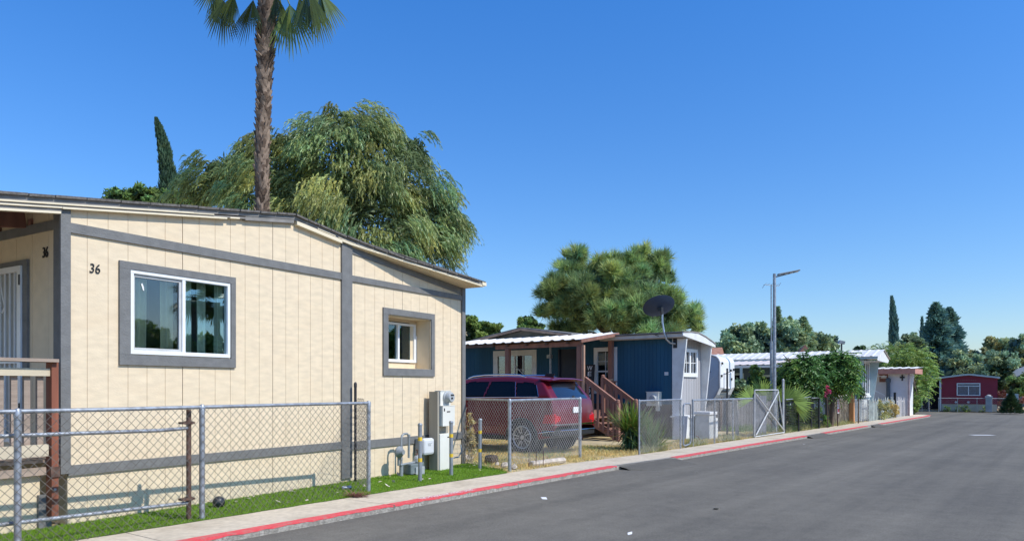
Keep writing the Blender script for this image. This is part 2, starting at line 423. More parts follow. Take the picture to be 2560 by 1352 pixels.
# asphalt ramps up to the dropped kerbs
rmb = MB()
for i, (s0, s1) in enumerate(ramps):
    n = 14; vs = []; fs = []; wid = (.62, .5, .4)[i]
    for k in range(n + 1):
        t = k / n; s = s0 + (s1 - s0) * t; e = min(1, min(t, 1 - t) * 7) ** .5
        w = .02 + wid * (.35 + .65 * e) + random.uniform(-.03, .03)
        vs += [KP(s, .045 + random.uniform(-.015, .02), .006), KP(s, -.05, -.008 - .012 * (1 - e)), KP(s, -w * .6, -.035), KP(s, -w, -.0660), KP(s, -w - .03, -.075)]
    for k in range(n):
        for j in range(4): fs.append((k * 5 + j, k * 5 + 5 + j, k * 5 + 6 + j, k * 5 + j + 1))
    rmb.add(vs, fs)
struct(rmb.build('driveway_ramp', m_patch))
# worn white dash on the road
g = gnd(2455, 1087, -.07); rd = MB()
rd.quad(*[Vector((g.x, g.y, -.066)) + Vector(v) for v in ((-.34, -.17, 0), (.34, -.21, 0), (.33, .13, 0), (-.36, .17, 0))])
struct(rd.build('road_marking', mat('worn_road_paint', (.60, .59, .57), .85, var=.25, scale=30)))

# ================================================================== BEIGE HOUSE 36
OL = (-4.862, 8.085); TL = math.atan2(6.385, 3.9)
house = thing('mobile_home', 'cream wood-sided mobile home with grey trim and the number 36, nearest to the camera', 'mobile home', (OL[0], OL[1], 0), TL)
def wp(px, py, yo=0.): return fac(OL, TL, px, py, yo)

def ztop(x):   # underside of the rake along the wall
    if x < 3.2: return 3.50 + (3.93 - 3.50) * x / 3.2
    return interp(x, [(3.2, 3.93), (4.23, 3.80), (5.43, 3.65), (7.5, 3.47)])
def plank_wall(mb, xs, seam, z0, zt, holes, put, thick=.02, gap=.0024):
    """vertical boards with recessed grooves; put(x, depth, z) -> local point"""
    def slab(xa, xb, za, zbA, zbB, d0, d1):
        b4 = [put(xa, d0, za), put(xb, d0, za), put(xb, d1, za), put(xa, d1, za)]
        t4 = [put(xa, d0, zbA), put(xb, d0, zbB), put(xb, d1, zbB), put(xa, d1, zbA)]
        mb.hexa(b4, t4)
    def cut(xa, xb, d0, d1):
        segs = [(xa, xb, z0, None)]
        for hx0, hx1, hz0, hz1 in holes:
            out = []
            for a, b, za, zb in segs:
                lo, hi = max(a, hx0), min(b, hx1)
                if hi - lo < 1e-5: out.append((a, b, za, zb)); continue
                if lo > a + 1e-5: out.append((a, lo, za, zb))
                if hi < b - 1e-5: out.append((hi, b, za, zb))
                if za < hz0: out.append((lo, hi, za, hz0 if zb is None or zb > hz0 else zb))
                if zb is None or zb > hz1: out.append((lo, hi, max(za, hz1), zb))
            segs = out
        for a, b, za, zb in segs:
            slab(a, b, za, zb if zb is not None else zt(a), zb if zb is not None else zt(b), d0, d1)
    for i in range(len(xs) - 1):
        gl = gap * (1.9 if i in seam else 1); gr = gap * (1.9 if i + 1 in seam else 1)
        cut(xs[i] + gl, xs[i + 1] - gr, 0., thick)
        dp = .024 if i + 1 in seam else .007
        if i + 1 < len(xs) - 1:
            cut(xs[i + 1] - gr, xs[i + 1] + gr, dp, thick + .02)
W1 = (.71, 2.09, 1.895, 2.88); W2 = (5.262, 6.44, 1.833, 2.73)
xs = [0.0] + [.216 + .2365 * i for i in range(31) if .216 + .2365 * i < 7.45] + [7.5]
mb = MB(); plank_wall(mb, xs, {6, 12, 18, 24, 29}, -.03, lambda x: ztop(x), [W1, W2], lambda x, d, z: (x, d, z))
mb.build('siding', m_siding, house)
# porch side wall (in shade), boards run away from the street; door opening
mb = MB(); ys = [.02 + .36 * i for i in range(20)]
plank_wall(mb, ys, set(), .0, lambda y: 3.52, [(.9, 1.95, .86, 2.95)], lambda y, d, z: (d, y, z), gap=.003)
mb.build('siding', m_sidingflat, house)
# far end wall and back so the shell is closed
mb = MB(); mb.box((7.47, .03, -.03), (7.5, 13, 3.44)); mb.box((.03, 12.95, -.03), (7.47, 13, 3.44))
mb.box((.03, 6.0, 0), (.05, 12.95, 3.5)); mb.build('back_wall', m_sidingflat, house)
# trim bands and posts
mb = MB(); mb.box((.02, -.026, 3.193), (4.155, .0, 3.300)); mb.box((4.385, -.026, 3.193), (7.42, .0, 3.29)); mb.build('upper_trim_band', m_grey, house)
mb = MB(); mb.box((-.0, -.026, .535), (4.155, .0, .648)); mb.box((4.385, -.026, .505), (6.62, 0, .635)); mb.box((6.62, -.026, .505), (7.42, .0, .635)); mb.build('lower_trim_band', m_grey, house)
mb = MB(); mb.box((-.085, -.034, .56), (.022, -.001, 3.50)); mb.build('corner_board', m_grey, house, bevel=.003)
mb = MB(); mb.box((-.026, .0, .6), (.0, .235, 3.45)); mb.build('corner_board', m_grey, house)
mb = MB(); mb.box((4.155, -.034, .06), (4.385, -.001, 3.775)); mb.build('corner_board', m_grey, house, bevel=.003)
mb = MB(); mb.box((7.42, -.034, -.02), (7.53, -.001, 3.44)); mb.box((7.501, -.0, -.02), (7.53, .1, 3.44)); mb.build('corner_board', m_grey, house, bevel=.003)
mb = MB(); mb.box((-.026, .236, 3.25), (.0, 6, 3.352)); mb.build('porch_wall_band', m_grey, house)
mb = MB()
for z_, x0, x1 in ((0, 0, 0),):
    mb.box((4.36, -.03, 3.54), (4.37, -.02, 3.545))
# angled filler board above the band, right of the middle post (its grey also stands in for the slanting eave shadow)
mb = MB()
zb = lambda x: 3.70 + (3.50 - 3.70) * (x - 4.4) / 3.0
mb.prism([(4.386, -.016, 3.64), (5.43, -.016, 3.53), (7.42, -.016, 3.305), (7.42, -.016, 3.44), (5.43, -.016, 3.62), (4.386, -.016, 3.755)], (0, .015, 0)); mb.build('rake_filler_and_shade', m_grey, house)

# --- roof: two slopes, shingle sheet + stacked rake boards; the rake swings out past the wall to the right
EAVE_L, EAVE_R = -2.9, 7.55
def rake_y(x): return -.06 if x < 4.3 else -.06 - (x - 4.3) / 3.25 * .40
def rz(x):
    if x < 3.15: return 3.555 + (4.0 - 3.555) * x / 3.15
    return interp(x, [(3.15, 4.0), (4.23, 3.862), (5.43, 3.70), (7.55, 3.525)])
def rake(mb, x0, x1, dz0, dz1, y_out, y_in, n=1, m=0):
    """board under the roof edge from dz0 to dz1 below the roof line"""
    cuts = sorted({x0, x1} | {c for c in (0., 3.15, 4.3) if x0 < c < x1})
    for a, b in zip(cuts, cuts[1:]):
        ya, yb = rake_y(a), rake_y(b)
        mb.hexa([(a, ya + y_out, rz(a) - dz1), (b, yb + y_out, rz(b) - dz1), (b, yb + y_in, rz(b) - dz1), (a, ya + y_in, rz(a) - dz1)],
                [(a, ya + y_out, rz(a) - dz0), (b, yb + y_out, rz(b) - dz0), (b, yb + y_in, rz(b) - dz0), (a, ya + y_in, rz(a) - dz0)], m)
mb = MB()
pr = [EAVE_L, 0., 3.15, 4.3, EAVE_R]
for a, b in zip(pr, pr[1:]):
    ya, yb = rake_y(a) - .035, rake_y(b) - .035
    mb.hexa([(a, ya, rz(a) - .004), (b, yb, rz(b) - .004), (b, 13.3, rz(b) - .004), (a, 13.3, rz(a) - .004)],
            [(a, ya, rz(a) + .012), (b, yb, rz(b) + .012), (b, 13.3, rz(b) + .012), (a, 13.3, rz(a) + .012)])
# ragged shingle tabs over the edge
x = EAVE_L
while x < EAVE_R - .3:
    w = random.uniform(.22, .4); b = min(x + w, EAVE_R); ya, yb = rake_y(x) - .045 - random.uniform(0, .015), rake_y(b) - .045
    dz = random.uniform(-.006, .005)
    mb.hexa([(x, ya, rz(x) - .012 + dz), (b - .008, yb, rz(b) - .012 + dz), (b - .008, yb + .12, rz(b) - .012 + dz), (x, ya + .12, rz(x) - .012 + dz)],
            [(x, ya, rz(x) + .016 + dz), (b - .008, yb, rz(b) + .016 + dz), (b - .008, yb + .12, rz(b) + .02 + dz), (x, ya + .12, rz(x) + .02 + dz)])
    x = b
roof = mb.build('roof', m_shingle, house)
mb = MB()
rake(mb, EAVE_L, 3.15, .006, .062, -.012, .06); rake(mb, EAVE_L, 2.3, .078, .100, -.004, .06); rake(mb, EAVE_L, -.09, .114, .150, .004, .06)
rake(mb, 2.3, 3.15, .062, .118, -.004, .06)
rake(mb, 3.15, 4.12, .006, .05, -.012, .06); rake(mb, 3.15, 4.12, .05, .072, -.004, .06)
rake(mb, 4.12, 7.50, .006, .060, -.012, .06)
mb.build('fascia_board', m_greydark, roof)
def strip_part(*a):
    q = MB(); rake(q, *a); q.build('fascia_strip', m_creamlit, roof)
strip_part(EAVE_L, 1.5, .062, .078, -.020, .06); strip_part(EAVE_L, -.09, .100, .114, -.018, .06); strip_part(-.085, 2.0, .100, .119, -.018, .06)  # cream trim; run ends shaped after the sunlit steps of the rake
strip_part(EAVE_L, -.10, .150, .172, -.012, .06); strip_part(1.5, 1.8, .066, .078, -.018, .06); strip_part(2.05, 2.2, .09, .108, -.016, .06)
strip_part(3.2, 4.12, .072, .125, -.014, .06)
for i in range(9):
    a = 3.6 + i * .43; strip_part(a, a + .37, .052 + .001 * i, .064, -.020, .03)
strip_part(4.12, 7.52, .064, .094, -.016, .05); strip_part(7.46, 7.575, .004, .07, -.03, .3)
# soffit on the right (underside of the flaring overhang) and on the porch
mb = MB()
mb.hexa([(4.38, -.03, rz(4.38) - .1), (7.5, -.40, rz(7.5) - .1), (7.5, .0, rz(7.5) - .1), (4.38, .0, rz(4.38) - .1)], [(4.38, -.03, rz(4.38) - .09), (7.5, -.40, rz(7.5) - .09), (7.5, .0, rz(7.5) - .09), (4.38, .0, rz(4.38) - .09)])
mb.build('soffit', m_sidingflat, roof)
mb = MB()
for y in (.85, 1.75, 2.65, 3.6): mb.beam((EAVE_L, y, rz(EAVE_L) - .12), (-.03, y, rz(-.03) - .12), .05, .2)
for y in (.72, 1.45, 2.2): mb.box((-.03, y, 3.353), (-.001, y + .05, 3.42))
mb.box((EAVE_L, .05, 3.0), (EAVE_L + .06, 6, 3.06)); mb.build('rafter', m_wood_brown, roof)

# --- windows
def trim_ring(mb, x0, x1, z0, z1, wl, wr, wb, wt, y0=-.03, y1=-.001, m=0):
    mb.box((x0, y0, z1 - wt), (x1, y1, z1), m); mb.box((x0, y0, z0), (x1, y1, z0 + wb), m)
    mb.box((x0, y0, z0 + wb), (x0 + wl, y1, z1 - wt), m); mb.box((x1 - wr, y0, z0 + wb), (x1, y1, z1 - wt), m)
mb = MB(); trim_ring(mb, .572, 2.175, 1.762, 2.972, .135, .075, .118, .09)
w = mb.build('window', m_grey, house, bevel=.003); w['label'] = 'large sliding window with grey surround'
mb = MB(); trim_ring(mb, .708, 2.092, 1.893, 2.882, .042, .042, .048, .04, -.022, .05); mb.box((1.385, -.018, 1.94), (1.430, .045, 2.845)); mb.build('frame', m_white, w, bevel=.004)
mb = MB(); trim_ring(mb, .752, 1.384, 1.943, 2.842, .022, .03, .03, .035, .004, .03); mb.build('sash', mat('sash_grey', (.5, .5, .48), .5), w)
mb = MB(); mb.box((.772, .022, 1.97), (1.356, .028, 2.81)); mb.build('pane', m_glass2, w)
mb = MB(); mb.box((1.430, .016, 1.942), (2.052, .022, 2.843)); mb.build('pane', m_glass, w)
def curtain(mb, x0, x1, z0, z1, y, amp=.025, per=.09):
    n = int((x1 - x0) / .012); vs = []; fs = []
    for i in range(n + 1):
        x = x0 + (x1 - x0) * i / n; yy = y + amp * math.sin(x / per * 2 * PI + math.sin(x * 9)) ; vs += [(x, yy, z0), (x + .01 * math.sin(x * 14), yy, z1)]
    for i in range(n): fs.append((2 * i, 2 * i + 2, 2 * i + 3, 2 * i + 1))
    mb.add(vs, fs)
mb = MB(); curtain(mb, .72, .99, 1.9, 2.88, .11); curtain(mb, 1.17, 1.36, 1.9, 2.88, .13); curtain(mb, 1.43, 1.58, 1.9, 2.88, .11); curtain(mb, 1.70, 1.84, 1.9, 2.88, .14); curtain(mb, 1.94, 2.09, 1.9, 2.88, .11); mb.build('curtain', m_curtain, w, smooth=True)
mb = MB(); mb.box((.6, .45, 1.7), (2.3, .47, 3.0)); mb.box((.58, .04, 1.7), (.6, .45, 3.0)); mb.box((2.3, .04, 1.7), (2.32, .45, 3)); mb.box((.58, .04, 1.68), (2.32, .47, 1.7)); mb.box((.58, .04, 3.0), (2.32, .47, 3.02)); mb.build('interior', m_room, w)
mb = MB(); mb.prism([(.86, .015, 2.73), (.885, .015, 2.66), (.90, .015, 2.655), (.895, .015, 2.70), (.875, .015, 2.745)], (0, .003, 0)); mb.build('sticker', m_whitepaint, w)
# recessed small window
mb = MB(); trim_ring(mb, 5.135, 6.55, 1.70, 2.85, .125, .10, .13, .108)
w2 = mb.build('window', m_grey, house, bevel=.003); w2['label'] = 'small deeply recessed window with blinds'
RD = .33
mb = MB(); x0, x1, z0, z1 = W2
mb.box((x0 - .02, .001, z0 - .02), (x1 + .02, RD, z0)); mb.box((x0 - .02, .001, z1), (x1 + .02, RD, z1 + .02)); mb.box((x0 - .02, .001, z0), (x0, RD, z1)); mb.box((x1, .001, z0), (x1 + .02, RD, z1))
trim_ring(mb, x0 - .02, x1 + .02, z0 - .02, z1 + .02, .22, .19, .13, .07, RD, RD + .02); mb.build('reveal', m_sidingflat, w2)
fx0, fx1, fz0, fz1 = 5.46, 6.40, 1.955, 2.66
mb = MB(); trim_ring(mb, fx0, fx1, fz0, fz1, .04, .05, .05, .04, RD - .03, RD + .02); mb.box((5.90, RD - .025, fz0), (5.945, RD + .02, fz1)); mb.box((6.40, RD - .02, fz0 - .0), (6.44, RD - .001, 2.45)); mb.build('frame', m_white, w2)
mb = MB(); mb.box((fx0 + .04, RD + .012, fz0 + .05), (5.90, RD + .016, fz1 - .04)); mb.box((5.945, RD + .002, fz0 + .05), (fx1 - .05, RD + .006, fz1 - .04)); mb.build('pane', m_glass, w2)
mb = MB(); z = fz0 + .05
while z < fz1 - .04:
    mb.hexa([(fx0 + .04, RD + .035, z), (fx1 - .05, RD + .035, z), (fx1 - .05, RD + .047, z + .023), (fx0 + .04, RD + .047, z + .023)], [(fx0 + .04, RD + .035, z + .003), (fx1 - .05, RD + .035, z + .003), (fx1 - .05, RD + .047, z + .026), (fx0 + .04, RD + .047, z + .026)]); z += .028
mb.build('blind', m_blind, w2)
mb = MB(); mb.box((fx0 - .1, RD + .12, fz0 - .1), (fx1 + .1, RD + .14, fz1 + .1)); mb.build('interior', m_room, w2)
# numerals
def numerals(parent, M, size): return text_obj('36', 'house_number', m_digit, parent, M, size=size, ext=.005, shear=.10, width=.118)
R_front = Matrix(((1, 0, 0, .295), (0, 0, -1, -.006), (0, 1, 0, 2.832), (0, 0, 0, 1)))
numerals(house, R_front, .150)
R_side = Matrix(((0, 0, -1, -.006), (-1, 0, 0, .45), (0, 1, 0, 3.01), (0, 0, 0, 1)))
numerals(house, R_side, .17)
# porch door with white security bars
mb = MB()
mb.box((-.03, .80, .86), (-.001, .905, 2.97)); mb.box((-.03, .905, 2.91), (-.001, 2.0, 2.97)); mb.box((-.03, 1.95, .86), (-.001, 2.03, 2.91))
door = mb.build('door', m_grey, house); door['label'] = 'white barred security door on the porch'
mb = MB(); mb.box((.03, .9, .86), (.05, 1.95, 2.95)); mb.build('door_panel', mat('door_pale', (.36, .38, .38), .6), door)
mb = MB(); mb.box((-.05, .906, .86), (-.01, .99, 2.905)); mb.box((-.05, .99, 2.84), (-.01, 1.94, 2.905)); mb.box((-.05, .99, 1.78), (-.02, 1.94, 1.81)); mb.box((-.05, .99, .86), (-.01, 1.94, .95)); mb.build('gate_frame', m_white, door)
mb = MB()
for i in range(8): mb.box((-.042, 1.06 + i * .115, .95), (-.026, 1.075 + i * .115, 2.84))
mb.tube([(-.035, 1.42, 2.8), (-.035, 1.36, 2.6), (-.035, 1.30, 2.45), (-.035, 1.36, 2.38), (-.035, 1.42, 2.45)], .008, 6)
mb.build('bars', m_white, door)
for z_ in (2.68, 1.2): mb = MB(); mb.box((-.06, .915, z_), (-.05, .935, z_ + .12)); mb.build('hinge', m_black, door)

# ================================================================== PORCH DECK
deck = thing('porch_deck', 'wooden porch deck with baluster railing left of the cream mobile home', 'deck', (OL[0], OL[1], 0), TL)
def dx(px, y=-.13): return wp(px, 1000, y)[0]
xp = (dx(118), dx(147))
mb = MB(); mb.box((xp[0] + .045, -.13, .13), (xp[1], -.01, 1.775)); mb.build('rail_post', m_wood_red, deck, bevel=.004)
mb = MB(); mb.box((xp[0] + .03, -.145, .55), (xp[1] + .006, -.13, .66)); mb.build('bolt_plate', m_rust, deck)
mb = MB(); mb.tube([(xp[1] - .045, -.12, .42), (xp[1] - .045, -.15, .42)], .014, 8); mb.build('bolt', m_galv, deck)
mb = MB(); mb.box((-3.0, -.18, 1.765), (xp[1] - .02, .02, 1.80)); mb.build('cap_rail', m_wood_grey, deck, bevel=.004)
mb = MB(); mb.box((-3.0, -.10, 1.62), (xp[0] + .044, -.06, 1.70)); mb.build('top_rail', mat('pale_lumber', (.56, .48, .34), .8, var=.15, stretch=(.2, 1, 1), bump=.2), deck)
mb = MB(); mb.box((-3.0, -.10, .775), (xp[0] + .03, -.05, .90)); mb.build('bottom_rail', mat('pale_lumber_low', (.55, .47, .34), .8, var=.2, stretch=(.2, 1, 1), bump=.2), deck)
for i, px in enumerate((100, 67, 35, 0)):
    x = dx(px, -.05); mb = MB(); mb.box((x - .03, -.058, .9), (x + .03, -.02, 1.62)); mb.build('baluster', m_wood_grey, deck)
mb = MB()
for i in range(20): mb.box((-3.2, .0 + i * .145, .70), (-.03, .14 + i * .145, .735))
mb.build('floor', m_wood_grey, deck)
mb = MB(); mb.box((-3.2, -.05, .575), (xp[0] + .03, -.001, .655)); mb.build('rim_board', m_wood_grey, deck)
mb = MB(); mb.box((-3.2, .02, -.02), (-1.0, .04, .575)); mb.box((-.98, .02, -.02), (xp[0] - .0, .04, .575)); mb.build('skirt', m_sidingflat, deck)
mb = MB(); mb.box((xp[0] - .03, -.02, -.02), (xp[0] + .10, .06, .36)); mb.build('foot_post', m_grey, deck)

# ================================================================== CHAIN-LINK
def wires(mb, P, s0, s1, z0, z1, cell, r, weave=0., nseg=True):
    """two families of diagonal wires on the panel; P(s, z, off) -> point; z0/z1 may be functions of s"""
    Z0 = z0 if callable(z0) else (lambda s: z0); Z1 = z1 if callable(z1) else (lambda s: z1)
    zmin, zmax = min(Z0(s0), Z0(s1)), max(Z1(s0), Z1(s1))
    for sg in (1, -1):
        c = s0 - (zmax - zmin) if sg == 1 else s0
        c1 = s1 if sg == 1 else s1 + (zmax - zmin)
        c = math.floor(c / cell) * cell
        k = 0
        while c < c1:
            # s = c + sg*(z - zmin)
            n = max(2, int((zmax - zmin) / (cell / 2)) + 1) if nseg else 2
            run = []
            for i in range(n + 1):
                z = zmin + (zmax - zmin) * i / n; s = c + sg * (z - zmin)
                ok = s0 - 1e-6 <= s <= s1 + 1e-6 and Z0(s) - .03 <= z <= Z1(s) + .03
                if ok: run.append(P(s, z, weave * sg * (1 if (i + k) % 2 else -1) + sg * r * .5))
            if len(run) >= 2: mb.tube(run if nseg else [run[0], run[-1]], r, 3, cap=False)
            c += cell; k += 1

def fence_between(name, label, A, B, zt, posts, cell, r, post_r=.024, rail_r=.02, zb=.03, group=None, m_w=None, m_p=None, rail=True, post_h=None, cat='fence', zbot=None):
    """chain-link panel from ground point A to B; posts = fractions along; local frame at A"""
    A, B = Vector(A), Vector(B); th = math.atan2(B.y - A.y, B.x - A.x); Ln = (B - A).length
    t = thing(name, label, cat, (A.x, A.y, 0), th, group)
    m_w = m_w or m_wire; m_p = m_p or m_galv
    z1 = zt if callable(zt) else (lambda s: zt)
    for f in posts:
        s = f * Ln; ph = (post_h or 0) + z1(s)
        mb = MB(); mb.tube([(s, 0, -.05), (s, 0, ph)], post_r, 12); mb.lathe([(post_r * 1.12, ph - .05), (post_r * 1.15, ph + .005), (post_r * .7, ph + .03), (0, ph + .036)], 12, Matrix.Translation((s, 0, 0)))
        for zc in (ph * .35, ph * .65): mb.lathe([(post_r + .003, zc), (post_r + .003, zc + .02)], 10, Matrix.Translation((s, 0, 0)))
        mb.build('post', m_p, t, smooth=True)
    if rail:
        mb = MB(); mb.tube([(Ln * i / 6 - (.02 if i == 0 else 0), 0, z1(Ln * i / 6) + .002 * ((i * 7) % 3)) for i in range(7)], rail_r, 10)
        mb.build('top_rail', m_p, t, smooth=True)
    mb = MB(); wires(mb, lambda s, z, o: (s, -post_r - .004 + o, z), 0, Ln, zb, lambda s: z1(s) - .0, cell, r, weave=r * .8)
    mb.build('wire_mesh', m_w, t)
    return t

# fence in front of house 36
P3 = Vector((-2.07, 10.67, 0)); tdir = Vector((math.cos(math.radians(57)), math.sin(math.radians(57)), 0))
P1 = P3 - tdir * 4.58; P2 = P3 - tdir * 2.68; P0 = P3 - tdir * 7.2
f1 = fence_between('chain_link_fence', 'long galvanised chain-link fence in front of the cream mobile home', P0, P3, 1.275, [.0, (7.2 - 4.58) / 7.2, (7.2 - 2.68) / 7.2, 1.], .098, .0030, post_r=.031, rail_r=.022, zb=.0)
# short return panel from the last post to the wall
Wr = Vector((OL[0], OL[1], 0)) + Vector((math.cos(TL), math.sin(TL), 0)) * 4.36 + Vector((math.sin(TL), -math.cos(TL), 0)) * .12
f2 = fence_between('chain_link_fence', 'short chain-link return panel with a bare top edge against the cream wall', P3 + tdir * .01, Wr, lambda s: 1.275 + .05 * s, [1.], .09, .0026, post_r=.022, rail=False, zb=.0, m_p=m_black, post_h=.22)
# gate leaning against the inside of that fence
gd = Vector((-tdir.y, tdir.x, 0)); G0 = P2 + gd * .10 - tdir * .10
gate = thing('swing_gate', 'old pipe gate with a rusty upright folded behind the long chain-link fence', 'gate', tuple(G0), math.radians(57 + 180))
mb = MB(); mb.tube([(0, 0, -.02), (0, 0, 1.25)], .028, 10); mb.build('upright', m_rust, gate, smooth=True)
mb = MB(); mb.tube([(.0, 0, 1.04), (.35, 0, 1.03), (4.4, 0, 1.09)], .021, 10); mb.tube([(.0, 0, .195), (4.4, 0, .30)], .021, 10); mb.build('gate_rail', m_galv, gate, smooth=True)
for z in (1.10, .24):
    mb = MB(); mb.box((-.05, -.045, z - .012), (.10, .045, z + .012)); mb.lathe([(.045, z - .02), (.045, z + .02)], 10); mb.build('hinge', m_rust, gate)

# ================================================================== UTILITIES ON THE CREAM WALL
def wl(x, y, z=0.):   # house local -> world
    c, s_ = math.cos(TL), math.sin(TL); return Vector((OL[0] + x * c - y * s_, OL[1] + x * s_ + y * c, z))
gx = wp(1020, 1130, -.28)[0]
gm = thing('gas_meter', 'grey gas meter with curved pipes and regulator standing on the turf by the cream wall', 'gas meter', tuple(wl(gx, -.28)), TL)
px_x = lambda px: wp(px, 1100, -.28)[0] - gx
pz = lambda px, py: wp(px, py, -.28)[1]
xa, xb, xc = px_x(1003), px_x(1022), px_x(1040)
mb = MB()
mb.tube([(xa, 0, -.02), (xa, 0, .38), (xa, 0, .62), (xa + .02, 0, .69), (xa + .07, 0, .715), (xb - .05, 0, .715), (xb, 0, .68), (xb, 0, .30)], .02, 10)
mb.tube([(xa, .0, -.02), (xa, .0, .22)], .034, 10)
mb.tube([(xa - .05, -.02, .2), (xc + .05, -.02, .22)], .02, 10); mb.tube([(xa - .07, 0, .40), (xa - .07, 0, .2), (xa, 0, .2)], .022, 10)
for z in (.68, .5, .3): mb.lathe([(.028, z - .02), (.028, z + .02)], 10, Matrix.Translation((xb if z > .6 else xa, 0, 0)))
mb.build('pipe', m_gaspipe, gm, smooth=True)
mb = MB(); Mx = Matrix.Translation((xa - .07, -.02, .42)) @ Matrix.Rotation(PI / 2, 4, 'X')
mb.lathe([(.0, -.06), (.04, -.06), (.095, -.02), (.1, 0), (.095, .02), (.05, .06), (.04, .09), (0, .09)], 18, Mx); mb.build('regulator', m_gaspipe, gm, smooth=True)
mb = MB(); mb.box((xb - .06, -.10, .02), (xc + .10, .07, .20)); mb.build('meter_body', mat('meter_slate', (.16, .19, .19), .5, var=.2), gm, bevel=.02)
mb = MB(); mb.box((xb + .04, -.13, .0), (xc + .08, -.105, .14)); mb.lathe([(0, -.02), (.07, -.02), (.07, .05), (.05, .09), (0, .1)], 14, Matrix.Translation((xc - .0, -.04, .235))); mb.build('meter_head', m_meter, gm, bevel=.006)
mb = MB(); mb.lathe([(.015, 0), (.03, .02), (.02, .1), (.035, .11), (.035, .13), (0, .135)], 10, Matrix.Translation((xc + .03, -.02, .3))); mb.tube([(xc - .02, -.02, .33), (xc + .09, -.02, .37)], .022, 8); mb.build('valve', m_rust, gm, smooth=True)
# plastic service box
bx = wp(1070, 1118, -.22)
sb_ = thing('service_box', 'white rounded plastic utility box mounted low beside the electric meter pedestal', 'utility box', tuple(wl(bx[0], 0)), TL)
mb = MB(); mb.box((-.15, -.26, .30), (.15, -.16, .60)); mb.build('lid', m_boxwhite, sb_, bevel=.045)
mb = MB(); mb.box((-.14, -.159, .29), (.14, -.04, .595)); mb.tube([(0, -.1, .29), (0, -.1, -.02)], .02, 8); mb.build('back_box', m_gaspipe, sb_, bevel=.015)
mb = MB()
for i in range(3): mb.beam((-.05 + i * .03, -.262, .50), (-.03 + i * .03, -.262, .46), .006, .004, up=(0, 1, 0))
mb.beam((-.05, -.262, .51), (.06, -.262, .51), .004, .006, up=(0, 1, 0)); mb.build('emblem', m_meter, sb_)
# electric pedestal
ex = wp(1098, 1100, -.30)[0]
ped = thing('electric_meter_pedestal', 'tall cream electric meter pedestal with round glass meter at the house corner', 'electric meter', tuple(wl(ex, -.16)), TL)
mb = MB(); mb.box((.0, .0, -.02), (.46, .05, 1.42)); mb.box((-.05, -.14, -.02), (-.001, .05, 1.425)); mb.build('back_post', mat('weathered_plank', (.33, .30, .24), .85, var=.15, stretch=(1, 1, .1)), ped)
mb = MB(); mb.box((.001, -.16, -.0), (.36, -.001, .66)); mb.build('lower_cabinet', m_cabinet, ped, bevel=.006)
mb = MB(); mb.box((.03, -.20, .80), (.40, -.001, 1.16)); mb.box((.02, -.205, 1.16), (.41, -.001, 1.172)); mb.build('middle_cabinet', m_cabinet, ped, bevel=.004)
mb = MB(); mb.box((.05, -.13, 1.172), (.36, -.001, 1.43)); mb.box((.04, -.14, 1.43), (.37, -.001, 1.445)); mb.build('meter_socket', m_cabinet, ped, bevel=.004)
mb = MB(); My = Matrix.Translation((.23, -.13, 1.32)) @ Matrix.Rotation(PI / 2, 4, 'X')
mb.lathe([(.11, 0), (.11, .03), (.098, .035), (.095, .11), (.08, .13), (0, .13)], 22, My); mt = mb.build('meter', m_meter, ped, smooth=True)
mb = MB(); mb.box((.19, -.268, 1.35), (.28, -.2605, 1.375)); mb.box((.2, -.268, 1.29), (.25, -.2605, 1.32)); mb.build('display', m_black, mt)
for a_, b_ in (((.06, -.2035, 1.07), (.09, -.2005, 1.125)), ((.15, -.2035, 1.05), (.25, -.2005, 1.07)), ((.22, -.1635, .585), (.3, -.1605, .605))): mb = MB(); mb.box(a_, b_); mb.build('marking', m_black, ped)
mb = MB(); mb.tube([(.5, -.05, .18), (.62, -.12, .2), (.7, -.14, .3), (.72, -.1, .42)], .014, 6); mb.build('conduit', m_gaspipe, ped, smooth=True)
# bollards
bl = None
for i, (px, py, h, lab) in enumerate(((1050, 1203, .915, 'steel bollard with yellow bands in front of the gas meter'), (1128, 1188, .91, 'steel bollard with yellow bands in front of the electric meter pedestal'), (1200, 1172, .93, 'steel bollard with yellow bands standing near the red car\'s fence'))):
    g = gnd(px, py)
    if bl is None:
        bl = thing('bollard', lab, 'bollard', tuple(g), 0, 'steel bollards on the turf')
        mb = MB(); mb.tube([(0, 0, -.05), (0, 0, .905)], .033, 16); mb.build('pipe', m_bollard, bl, smooth=True)
        mb = MB(); mb.lathe([(.035, .885), (.038, .89), (.038, .915), (.03, .928), (0, .935)], 16); mb.build('cap', m_galv, bl, smooth=True)
        for z in (.68, .345): mb = MB(); mb.lathe([(.0335, z - .03), (.0345, z - .03), (.0345, z + .03), (.0335, z + .03)], 16); mb.build('yellow_band', m_yellow, bl, smooth=True)
    else:
        c = copy_tree(bl); c.location = g; c['label'] = lab; c.rotation_euler = (0, random.uniform(-.015, .015), i)
